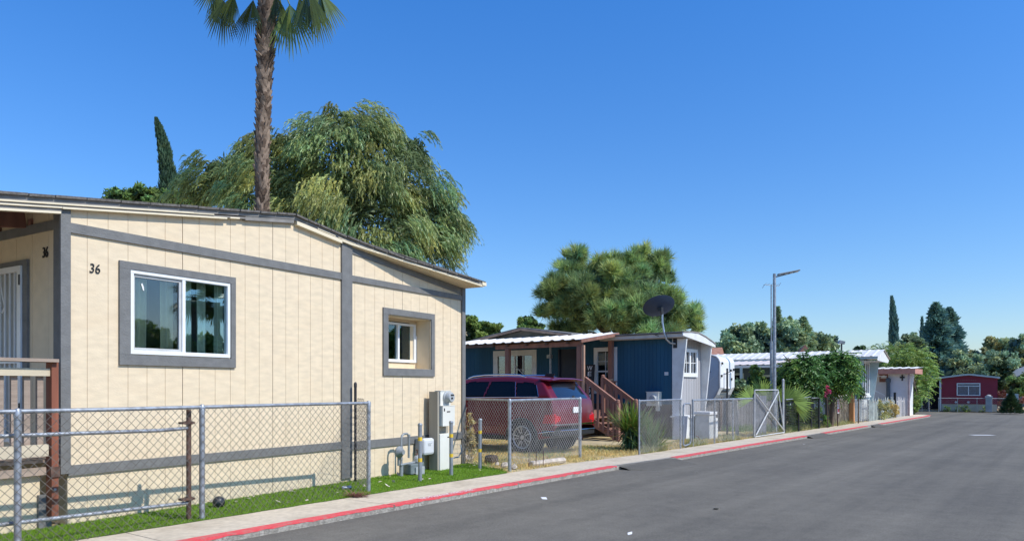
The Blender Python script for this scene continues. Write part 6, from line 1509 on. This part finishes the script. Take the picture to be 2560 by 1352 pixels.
c_ = [cl(*q) for q in ((1890, 930, 14, 20, D), (1884, 950, 14, 16, D), (1896, 960, 16, 22, D), (1880, 975, 16, 14, D))]
std_tree('shrub', 'tall narrow leafy shrub left of the street lamp under the teal porch roof', c_, 1888, D, 1300, .15, .08, g_light, seed=23, r0=.03, cat='shrub', core=150, m_core=g_dark)
c_ = [cl(*q) for q in ((1848, 960, 18, 16, D), (1862, 975, 22, 18, D), (1845, 985, 16, 14, D))]
std_tree('shrub', 'small-leaved shrub immediately right of the trailer nose', c_, 1852, D, 1300, .12, .07, g_far, seed=24, r0=.03, cat='shrub', core=150, m_core=g_dark)
c_ = [cl(*q) for q in ((1915, 970, 24, 22, D), (1950, 960, 22, 26, D), (1960, 985, 26, 20, D), (1930, 990, 30, 16, D))]
std_tree('shrub', 'dark leafy shrub around the foot of the street lamp', c_, 1935, D, 2400, .13, .07, g_dark, seed=25, r0=.03, cat='shrub', core=200)
D = 26.6
for px, py, rx, ry, lab, sd2 in ((1985, 1035, 20, 30, 'sunlit green plant behind the left part of the black wire fence', 31), (2030, 1040, 22, 26, 'yellow-green plant behind the middle of the black wire fence', 32), (2052, 1050, 14, 18, 'low green plant near the right end of the black wire fence', 33)):
    c_ = [cl(px, py, rx, ry, D + (px - 1985) * .02), cl(px + 6, py + 16, rx, ry * .6, D + (px - 1985) * .02)]
    std_tree('shrub', lab, c_, px, D + (px - 1985) * .02, 900, .14, .06, g_light, seed=sd2, r0=.02, cat='shrub', group='plants behind the black wire fence', hue=.2)
c_ = [cl(2068, 968, 4, 7, 27.6), cl(2072, 978, 5, 6, 27.6), cl(2064, 985, 4, 7, 27.6)]
std_tree('flowering_shrub', 'small shrub with pink flowers at the left end of the pale branch', c_, 2069, 27.6, 150, .07, .05, g_flower, seed=34, r0=.02, cat='shrub')
c_ = [cl(2143, 972, 12, 14, 31), cl(2150, 985, 10, 12, 31)]
g = at(2146, HY, 31); g.z = 0; t = thing('spiky_plant', 'small dark spiky plant beside the timber post', 'plant', tuple(g)); trunk(t, [g, g + Vector((0, 0, .6)), g + Vector((0, 0, 1.2))], .03, .02); broad(t, c_, 420, .34, .03, g_dark, 3)
for px, lab, sd2 in ((2200, 'dry tangled plant on the left half of the grey picket fence', 41), (2225, 'dry leafy plant beside the black post of the picket fence', 42)):
    p = FLw(px, SW + .02); c_ = [(np.array([p.x, p.y, .35]), np.array([.45, .45, .35])), (np.array([p.x, p.y, .7]), np.array([.35, .35, .25]))]
    t = thing('dry_plant', lab, 'plant', tuple(p), 0, 'dry plants on the picket fence'); broad(t, c_, 700, .16, .05, g_straw if px > 2210 else g_yellow, sd2, name='foliage')
c_ = [cl(2290, 1005, 12, 20, 41), cl(2284, 1020, 12, 12, 41)]
std_tree('shrub', 'yellow-green shrub growing through the bleached picket fence', c_, 2287, 41, 700, .16, .06, g_light, seed=43, r0=.02, cat='shrub')
p = rcn + U * -.45; c_ = [(np.array(rl(x, -.4, .14)), np.array([.24, .18, .2])) for x in (.35, 1.0, 1.35, 2.3)]
for k, (c, r) in enumerate(c_):
    t = thing('low_plant', 'low plant in front of the cream base of the red home', 'plant', tuple(Vector((c[0], c[1], 0))), 0, 'low plants along the red home'); broad(t, [(c, r)], 220, .13, .05, g_far if k % 2 else g_broad, 50 + k, name='foliage')

# ---- fan palms
def fan(out, base, dr, nrm, Rr, nseg=26, spread=1.45, droop=.35, tone=1.):
    dr = Vector(dr).normalized(); nrm = Vector(nrm); nrm = (nrm - dr * nrm.dot(dr)).normalized(); sd_v = dr.cross(nrm); dth = 2 * spread / nseg
    for k in range(nseg):
        th = -spread + dth * (k + .5); e = dr * math.cos(th) + sd_v * math.sin(th); w_ = Rr * .5 * dth * .5; sdir = (sd_v * math.cos(th) - dr * math.sin(th))
        R1 = Rr * random.uniform(.85, 1.08) * (1 - .12 * abs(th) / spread); mid = base + e * R1 * .56 - Vector((0, 0, droop * .08 * R1)); tip = base + e * R1 - Vector((0, 0, droop * R1 * random.uniform(.6, 1.1)))
        ml, mr, mc = mid + sdir * w_, mid - sdir * w_, mid + nrm * .012
        qq = mid.lerp(tip, .62) + Vector((0, 0, droop * .1 * R1)); ql, qr = qq + sdir * w_ * .55, qq - sdir * w_ * .55
        t_ = tone * random.uniform(.7, 1.3)
        out[0].extend([base, ml, mc, mr, ml, ql, qr, mr, ql, tip, qr, qq]); out[1].extend([(t_ * 1.05, t_, t_ * .8)] * 2 + [(t_ * 1.25, t_ * 1.08, t_ * .7)])
D = 22.0
ax_px = [(655, 968, .0), (655, 700, 0), (655, 540, 0), (655, 420, 0), (658, 300, 0), (662, 180, 0), (667, 60, 0), (669, -40, 0), (669, -110, 0)]
AP = [at(a, b, D) for a, b, _ in ax_px]; AP[0].z = 0; zr_ = [p.z for p in AP]
pl = thing('palm_tree', 'tall fan palm whose shaggy trunk rises behind the cream house, crown cut by the frame', 'palm tree', tuple(AP[0]))
off = Vector(pl.location)
def axis(z): return Vector((interp(z, [(p.z, p.x) for p in AP]), AP[0].y, z))
def prad(z): return interp(z, [(0, .26), (4, .175), (6.5, .165), (9.5, .185), (11.5, .21), (13.6, .25), (14.3, .16)])
mb = MB(); zz = [i * .35 for i in range(42)]; mb.tube([axis(z) - off for z in zz], .2, 14, radii=[prad(z) * .88 for z in zz]); mb.build('trunk', m_bark, pl, smooth=True)
mb = MB(); z = 3.6; row = 0
while z < 14.2:
    k = 8
    for j in range(k):
        ph = 2 * PI * (j + (row % 2) * .5) / k + row * .13 + random.uniform(-.1, .1); rd_ = Vector((math.cos(ph), math.sin(ph), 0)); tg = Vector((-rd_.y, rd_.x, 0)); r0 = prad(z)
        zz0 = z + random.uniform(-.04, .04); c = axis(zz0) - off; wd = r0 * random.uniform(.40, .62); hg = random.uniform(.20, .34); outw = random.uniform(.03, .10) + (.03 if z > 11 else 0); sk = random.uniform(-.06, .06)
        a0 = c + rd_ * r0 * .80 - tg * wd; a1 = c + rd_ * r0 * .80 + tg * wd; b0 = c + rd_ * (r0 * .95 + outw) + tg * (-wd * .45 + sk) + Vector((0, 0, hg)); b1 = c + rd_ * (r0 * .95 + outw) + tg * (wd * .25 + sk) + Vector((0, 0, hg * random.uniform(.8, 1.15)))
        rm = c + rd_ * (r0 * .98 + .01) + Vector((0, 0, hg * .25)); ib = c + rd_ * r0 * .78 + Vector((0, 0, hg * .7))
        mb.add([a0, a1, b1, b0, rm, ib], [(0, 4, 3), (0, 1, 4), (1, 2, 4), (4, 2, 3), (3, 2, 5), (0, 3, 5), (1, 5, 2)], 0 if random.random() < .65 else 1)
    z += .118; row += 1
mb.build('boots', [m_boot, m_bark], pl)
topP = axis(13.7); spec = []
for px, py, dirx, dz, R_, tone in ((560, 2, -.22, -1, 1.0, .85), (585, -12, -.10, -1, .95, .75), (552, -20, -.30, -1, .9, .9), (633, 0, -.2, -1, 1.05, .6), (655, -5, .0, -1, .9, .5), (703, 12, .02, -1, 1.3, .9), (724, 12, .10, -1, 1.25, 1.5), (748, -5, .22, -1, 1.05, .85), (780, -8, .16, -1, 1.1, 1.2), (800, -22, .22, -1, 1.15, 1.2), (770, -30, .10, -1, 1.1, .8), (690, -10, .1, -1, .8, .6), (540, -40, -.3, -1, .8, 1.)):
    spec.append((at(px, py, D + random.uniform(-.5, .9)), Vector((dirx, random.uniform(-.25, .25), dz)), R_, tone))
for k in range(16):
    ph = k * 2.4; el = random.uniform(.25, 1.3); v = Vector((math.cos(ph) * math.cos(el), math.sin(ph) * math.cos(el), math.sin(el))); spec.append((topP + Vector((0, 0, 1.0)) + v * random.uniform(1.1, 1.5), v + Vector((0, 0, -.15)), random.uniform(1.0, 1.3), 1.0))
for k_, (base, dr, R_, tone) in enumerate(spec):
    o_ = ([], []); nv = Vector((random.uniform(-.5, .5), -1, .3)); hang = dr.z < -.4
    fan(o_, base - off, dr, nv, R_ * random.uniform(1.1, 1.3), 17 if hang else 20, (.50 if k_ % 3 else .68) if hang else 1.4, .12, tone)
    if hang: fan(o_, base - off, dr + Vector((random.uniform(-.25, .25), .2, 0)), Vector((1, random.uniform(-.3, .3), 0)), R_ * random.uniform(.95, 1.2), 12, .6, .15, tone * .8)
    fr_ = np_mesh('frond', np.array([list(v) for v in o_[0]]), 4, g_palm, pl, np.array(o_[1]))
    mb = MB(); a_ = topP - off + Vector((0, 0, .2)); m1 = a_.lerp(base - off, .55) + Vector((0, 0, .28)); mb.tube([a_, m1, base - off], .02, 5); mb.build('petiole', mat_pet if 'mat_pet' in globals() else globals().setdefault('mat_pet', mat('petiole_green', (.14, .17, .05), .5, var=.2)), fr_)
# bushy young fan palm behind the braced gate
D = 25.2; g = at(1935, HY, D); g.z = 0
fp = thing('young_fan_palm', 'stemless young fan palm spreading behind the X-braced gate', 'palm', tuple(g))
mb = MB(); mb.tube([(0, 0, 0), (0, 0, .35)], .12, 8); mb.build('trunk', m_bark, fp)
for px, py, dx_, dz, R_, tone in ((1905, 985, -.35, 1.0, .55, 1.2), (1925, 1000, .1, 1, .60, 1.2), (1880, 1000, -1.0, .65, .55, 1.4), (1965, 998, .55, .9, .55, 1.2), (1985, 1005, 1.0, .35, .62, 1.2), (1950, 1005, .3, 1, .5, 1.0), (1915, 1010, -.5, .8, .5, 1.), (1990, 1020, 1, .05, .55, .8), (1970, 1030, .8, -.2, .5, .7)):
    base = at(px, py, D + random.uniform(-.3, .3)); o_ = ([], []); fan(o_, base - g, Vector((dx_, random.uniform(-.3, .2), dz)), Vector((0, -1, .2)), R_ * 1.15, 15, 1.15, .08, tone)
    fr_ = np_mesh('frond', np.array([list(v) for v in o_[0]]), 4, g_yucca, fp, np.array(o_[1])); mb = MB(); mb.tube([Vector((0, 0, .3)), (base - g) * .6 + Vector((0, 0, .1)), base - g], .012, 5); mb.build('petiole', mat_pet, fr_)

# ---- yucca by the driveway
def blades(name, parent, bases, dirs, L, w0, sag, m, tint, nseg=3):
    n = len(bases); vs = []; up = np.array([0, 0, 1.]); sdv = unit(np.cross(dirs, up + rng.normal(0, .15, (n, 3))))
    pts = []; L = L[:, None]
    for k in range(nseg + 1):
        f = k / nseg; pts.append(bases + dirs * L * f - up * (sag[:, None] * L * f * f))
    for k in range(nseg):
        wa = w0 * (.55 + .45 * min(1, 3 * k / nseg)) * (1 - (k / nseg) ** 2 * .8); wb_ = w0 * (1 - ((k + 1) / nseg) ** 2) + .001
        vs.append(np.stack([pts[k] - sdv * wa, pts[k] + sdv * wa, pts[k + 1] + sdv * wb_, pts[k + 1] - sdv * wb_], 1))
    V = np.stack(vs, 1).reshape(-1, 3)
    return np_mesh(name, V, 4, m, parent, np.repeat(tint, nseg, 0))
g = gnd(1580, 1124); yu = thing('yucca_plant', 'big spiky yucca with green sword leaves and dark drooping skirt beside the driveway', 'plant', tuple(g))
mb = MB(); mb.tube([(0, 0, -.02), (.02, 0, .3), (0, 0, .55)], .09, 8); mb.tube([(.05, 0, .1), (.16, .02, .4)], .06, 7); mb.build('trunk', m_trunk, yu)
n = 300; hd = rng.integers(0, 3, n); hc = np.array([[0, 0, .52], [.16, .02, .44], [-.12, .05, .40]])[hd]
el = np.clip(rng.normal(.75, .45, n), -.1, 1.5); ph = rng.random(n) * 2 * PI; dd_ = np.stack([np.cos(ph) * np.cos(el), np.sin(ph) * np.cos(el), np.sin(el)], 1)
blades('leaves', yu, hc + dd_ * .04, dd_, rng.uniform(.5, .82, n), .017, rng.uniform(.0, .18, n), g_yucca, np.stack([rng.uniform(.7, 1.4, n), rng.uniform(.75, 1.25, n), rng.uniform(.5, 1., n)], 1))
n = 260; el = rng.uniform(-1.35, -.25, n); ph = rng.random(n) * 2 * PI; dd_ = np.stack([np.cos(ph) * np.cos(el), np.sin(ph) * np.cos(el), np.sin(el)], 1); hb = np.stack([rng.normal(0, .06, n), rng.normal(0, .06, n), rng.uniform(.3, .55, n)], 1)
blades('dead_skirt', yu, hb, dd_, rng.uniform(.35, .55, n), .020, rng.uniform(.05, .35, n), g_dark, rng.uniform(.35, 1.1, (n, 1)).repeat(3, 1))
p = FLw(1625, SW + .32); y2 = thing('yucca_plant', 'thinner grassy yucca clump behind the leaning chain-link panel', 'plant', tuple(p))
n = 260; el = np.clip(rng.normal(1.0, .4, n), .1, 1.5); ph = rng.random(n) * 2 * PI; dd_ = np.stack([np.cos(ph) * np.cos(el), np.sin(ph) * np.cos(el), np.sin(el)], 1)
blades('leaves', y2, np.stack([rng.normal(0, .12, n), rng.normal(0, .08, n), rng.uniform(.02, .2, n)], 1), dd_, rng.uniform(.5, .95, n), .011, rng.uniform(.0, .3, n), g_yucca, np.stack([rng.uniform(.6, 1.2, n), rng.uniform(.7, 1.1, n), rng.uniform(.6, 1., n)], 1))

# ---- turf, straw and weeds
sT0, sT1 = KL[1] + 3, KS(1268, SW)
ss = np.linspace(sT0, sT1, 60); inn = [KP(s, SW - .012 + .012 * math.sin(s * 9)) for s in ss]
wallpt = lambda x, y=-.0: wl(x, y)
outer = [wl(7.75, .25), wl(7.5, .01), wl(0, .01), wl(-3.5, .01)]
e_ = gnd(1262, 1174)
mb = MB(); poly = [tuple(p) for p in inn] + [tuple(Vector((e_.x, e_.y, 0)))] + [tuple(p) for p in outer]
mb.add([(x, y, .006) for x, y, _ in poly], [tuple(range(len(poly)))])
turf = mb.build('turf', mat('turf_base', (.08, .155, .012), .95, var=.4, scale=60)); turf['kind'] = 'stuff'
def in_poly(P, pts):
    x, y = pts[:, 0], pts[:, 1]; c = np.zeros(len(pts), bool); n = len(P)
    for i in range(n):
        x0, y0 = P[i][:2]; x1, y1 = P[(i + 1) % n][:2]
        with np.errstate(divide='ignore', invalid='ignore'): c ^= ((y0 > y) != (y1 > y)) & (x < (x1 - x0) * (y - y0) / (y1 - y0) + x0)
    return c
def scatter(P, n):
    a = np.array([p[:2] for p in P]); lo, hi = a.min(0), a.max(0); out = np.zeros((0, 2))
    while len(out) < n: q = lo + (hi - lo) * rng.random((n, 2)); out = np.concatenate([out, q[in_poly(P, q)]])
    return out[:n]
def grass(name, P, n, hmin, hmax, w_, m, lean=.5, tr=(.7, 1.3), base=0., hue=.15, parent=None, dens=None):
    q = scatter(P, n)
    if dens is not None: q = q[dens(q)]
    n = len(q); b3 = np.concatenate([q, np.full((n, 1), base)], 1); d = unit(rng.normal(size=(n, 3)) * lean + np.array([0, 0, 1.])); d[:, 2] = np.abs(d[:, 2]); h = rng.uniform(hmin, hmax, n)[:, None]; s = side_of(d) * w_
    l = rng.uniform(*tr, n); hh = rng.uniform(-hue, hue, n); off = np.array(parent.location) if parent else 0
    o = np_mesh(name, np.stack([b3 - s, b3 + s, b3 + d * h], 1).reshape(-1, 3) - off, 3, m, parent, np.stack([l * (1 + hh), l, l * (1 - hh)], 1))
    if not parent: o['kind'] = 'stuff'
    return o
grass('turf_blades', poly, 90000, .018, .042, .0035, g_turf, .55, (.6, 1.5))
tb_ = [FLw(1276, SW + .01), FLw(1450, SW + .01), FLw(1598, SW + .01), FLw(1700, SW + .01), FLw(1880, SW + .01)]
sy = np.linspace(KS(1272, SW), KS(1960, SW), 40)
yardP = [KP(s, SW + .01) for s in sy] + [KP(KS(1960, SW), SW + 1.2), KP(KS(1700, SW), SW + 1.3), KP(KS(1600, SW), SW + 3.5), Vector((1.0, 21.5, 0)), Vector((-3, 20, 0)), Vector((-1.2, 15.2, 0)), Vector((-.75, 14.3, 0))]
nz_ = lambda q: (np.sin(q[:, 0] * 3.1 + 1) * np.sin(q[:, 1] * 2.7) + np.sin(q[:, 0] * 7 + q[:, 1] * 5) * .5 + rng.normal(0, .5, len(q))) > -.35
grass('dry_grass', yardP, 60000, .03, .10, .0055, g_straw, .9, (.6, 1.5), dens=nz_)
grass('green_weeds', yardP, 9000, .04, .13, .006, g_broad, .7, (.8, 1.8), dens=lambda q: (np.sin(q[:, 0] * 2.3) * np.sin(q[:, 1] * 1.9 + 2) + rng.normal(0, .3, len(q))) > .35)
edge = [KP(s, SW - .01) for s in np.linspace(KS(1600, SW), KS(2140, SW), 30)] + [KP(s, SW + .22) for s in np.linspace(KS(2140, SW), KS(1600, SW), 30)]
grass('fence_weeds', edge, 9000, .05, .26, .006, g_yellow, .45, (.6, 1.4), dens=lambda q: (np.sin(q[:, 0] * 4.3) + np.sin(q[:, 1] * 3.7) + rng.normal(0, .4, len(q))) > .1)
bfP = [KP(s, SW + .1) for s in np.linspace(KS(1960, SW), KS(2066, SW), 10)] + [KP(s, SW + 2.2) for s in np.linspace(KS(2066, SW), KS(1960, SW), 10)]
grass('green_grass', bfP, 9000, .06, .3, .008, g_light, .5, (.6, 1.3))
# dry vine at the cream house corner
g = wl(7.60, -.06); dv = thing('dry_vine', 'dry straw-coloured vine climbing the grey corner board of the cream house', 'plant', tuple(g))
mb = MB()
for k in range(16):
    x, y = random.uniform(-.10, .12), random.uniform(-.12, .05); pts = [Vector((x, y, -.02))]; hmax = random.uniform(.5, 1.15)
    for i in range(7): pts.append(Vector((x + random.uniform(-.06, .06), y + random.uniform(-.05, .05), hmax * (i + 1) / 7)))
    mb.tube(pts, .006, 4)
mb.build('stems', m_reed, dv)
c_ = [(np.array(g) + np.array([0, 0, .85]), np.array([.11, .11, .25])), (np.array(g) + np.array([0.02, 0, .45]), np.array([.12, .1, .3]))]
broad(dv, c_, 520, .09, .018, g_straw, 61, name='foliage')
# dried clump on the sidewalk by the fence post
g = gnd(893, 1241); dc_ = thing('dry_clump', 'small brown clump of dry grass on the sidewalk edge by the corner post', 'dry clump', tuple(g))
n = 220; el = rng.uniform(-.05, .7, n); ph = rng.random(n) * 2 * PI; dd_ = np.stack([np.cos(ph) * np.cos(el), np.sin(ph) * np.cos(el), np.sin(el)], 1)
blades('stalks', dc_, np.stack([rng.normal(0, .07, n), rng.normal(0, .05, n), rng.uniform(.0, .03, n)], 1), dd_, rng.uniform(.06, .18, n), .004, rng.uniform(0, .3, n), g_reddish, rng.uniform(.8, 1.9, (n, 1)).repeat(3, 1))
# scattered leaf flakes and paper bits
def flakes(name, pts, smin, smax, m):
    n = len(pts); c = np.concatenate([pts[:, :2], (pts[:, 2:3] if pts.shape[1] > 2 else np.full((n, 1), .03))], 1); a = unit(rng.normal(size=(n, 3)) * np.array([1, 1, .25])); b = unit(np.cross(a, np.array([0, 0, 1.]) + rng.normal(0, .3, (n, 3))))
    s = rng.uniform(smin, smax, n); o = np_mesh(name, quads(c, a, b, s, s * .6), 4, m); o['kind'] = 'stuff'; return o
tp = scatter([(p[0], p[1]) for p in poly], 90); tp = tp[tp[:, 1] > 9.3]
flakes('leaf_litter', np.concatenate([tp, np.full((len(tp), 1), .04)], 1), .03, .10, m_stone)
rp_ = np.array([list(gnd(px, py, -.07)) for px, py in ((1790, 1272), (1575, 1334), (1360, 1246), (1232, 1218), (1110, 1252), (1125, 1248), (1215, 1232), (1800, 1130), (2010, 1110), (1740, 1180))]); rp_[:, 2] = -.06
flakes('road_litter', rp_, .06, .14, m_whitepaint)

# ---- trees across the street (seen in the window glass)
def refl_palm(x, y, h, lab):
    t = thing('palm_tree', lab, 'palm tree', (x, y, 0), 0, 'palms across the street')
    mb = MB(); mb.tube([(0, 0, 0), (.1, 0, h * .5), (0, 0, h)], .2, 8); mb.build('trunk', m_bark, t)
    for k in range(18):
        ph = k * 2.4; el = random.uniform(-.9, 1.1); v = Vector((math.cos(ph) * math.cos(el), math.sin(ph) * math.cos(el), math.sin(el))); o_ = ([], []); fan(o_, Vector((0, 0, h)) + v * .6, v, Vector((0, 0, 1)) if abs(v.z) < .8 else Vector((1, 0, 0)), 1.35, 16, 1.3, .3)
        np_mesh('frond', np.array([list(q) for q in o_[0]]), 4, g_palm, t, np.array(o_[1]))
for k, (x, y, h) in enumerate(((39, 12.4, 7.5), (40, 13.9, 7.3), (39, 15.9, 7.9))): refl_palm(x, y, h, 'fan palm across the street mirrored in the big window')
for k in range(7):
    x, y = 36 + (k % 2) * 3, -1 + k * 4.6; t = thing('leafy_tree', 'leafy tree across the street mirrored in the big window', 'tree', (x, y, 0), 0, 'trees across the street')
    trunk(t, [Vector((x, y, 0)), Vector((x, y, 1.5)), Vector((x, y, 2.4))], .15, .08)
    broad(t, [(np.array([x, y, 3.0 + (k % 3) * .45]), np.array([2.4, 2.6, 2.0])), (np.array([x, y + 1.5, 1.6]), np.array([2, 2.4, 1.8]))], 3600, .5, .34, g_light, 70 + k)
# ================================================================== CAMERA, LIGHT, SKY
cam = bpy.data.cameras.new('camera'); co = bpy.data.objects.new('camera', cam); COL.objects.link(co); SC.camera = co
cam.sensor_width = 36; cam.lens = F / 2560 * 36; cam.shift_y = (HY - 676) / 2560; cam.clip_start = .05; cam.clip_end = 3000
co.location = (0, 0, H); co.rotation_euler = (PI / 2, 0, 0)
EL = math.radians(47); sd = Vector((.885, -.465, 0)).normalized() * math.cos(EL) + Vector((0, 0, math.sin(EL)))
sun = bpy.data.lights.new('sun', 'SUN'); sun.energy = 4.5; sun.angle = math.radians(.53); sun.color = (1, .955, .88)
so = bpy.data.objects.new('sun', sun); COL.objects.link(so); so.rotation_euler = (-sd).to_track_quat('-Z', 'Y').to_euler()
W = bpy.data.worlds.new('World'); SC.world = W; W.use_nodes = True
nt = W.node_tree; bg = nt.nodes['Background']
sky = nt.nodes.new('ShaderNodeTexSky'); sky.sky_type = 'NISHITA'; sky.sun_disc = False; sky.sun_elevation = EL; sky.sun_rotation = math.atan2(sd.x, sd.y)
sky.altitude = 0; sky.air_density = 1.0; sky.dust_density = .6; sky.ozone_density = 2.2
hs = nt.nodes.new('ShaderNodeHueSaturation'); hs.inputs['Saturation'].default_value = 1.18
nt.links.new(sky.outputs['Color'], hs.inputs['Color'])
tc = nt.nodes.new('ShaderNodeTexCoord'); sx = nt.nodes.new('ShaderNodeSeparateXYZ'); nt.links.new(tc.outputs['Generated'], sx.inputs['Vector'])
cr = nt.nodes.new('ShaderNodeValToRGB'); e = cr.color_ramp.elements      # tint by height above the horizon
e[0].position = 0.; e[0].color = (1.02, 1.08, 1.20, 1); e[1].position = .5; e[1].color = (.56, 1.16, 1.72, 1)
x_ = cr.color_ramp.elements.new(.12); x_.color = (.86, 1.07, 1.34, 1)
nt.links.new(sx.outputs['Z'], cr.inputs['Fac'])
mx = nt.nodes.new('ShaderNodeMixRGB'); mx.blend_type = 'MULTIPLY'; mx.inputs['Fac'].default_value = 1
nt.links.new(hs.outputs['Color'], mx.inputs[1]); nt.links.new(cr.outputs['Color'], mx.inputs[2])
nt.links.new(mx.outputs['Color'], bg.inputs['Color']); bg.inputs['Strength'].default_value = .13
SC.view_settings.view_transform = 'Standard'; SC.view_settings.look = 'None'; SC.view_settings.exposure = 0; SC.view_settings.gamma = 1
SC.render.resolution_x = 1024; SC.render.resolution_y = 540
SC.cycles.max_bounces = 6; SC.cycles.transparent_max_bounces = 12
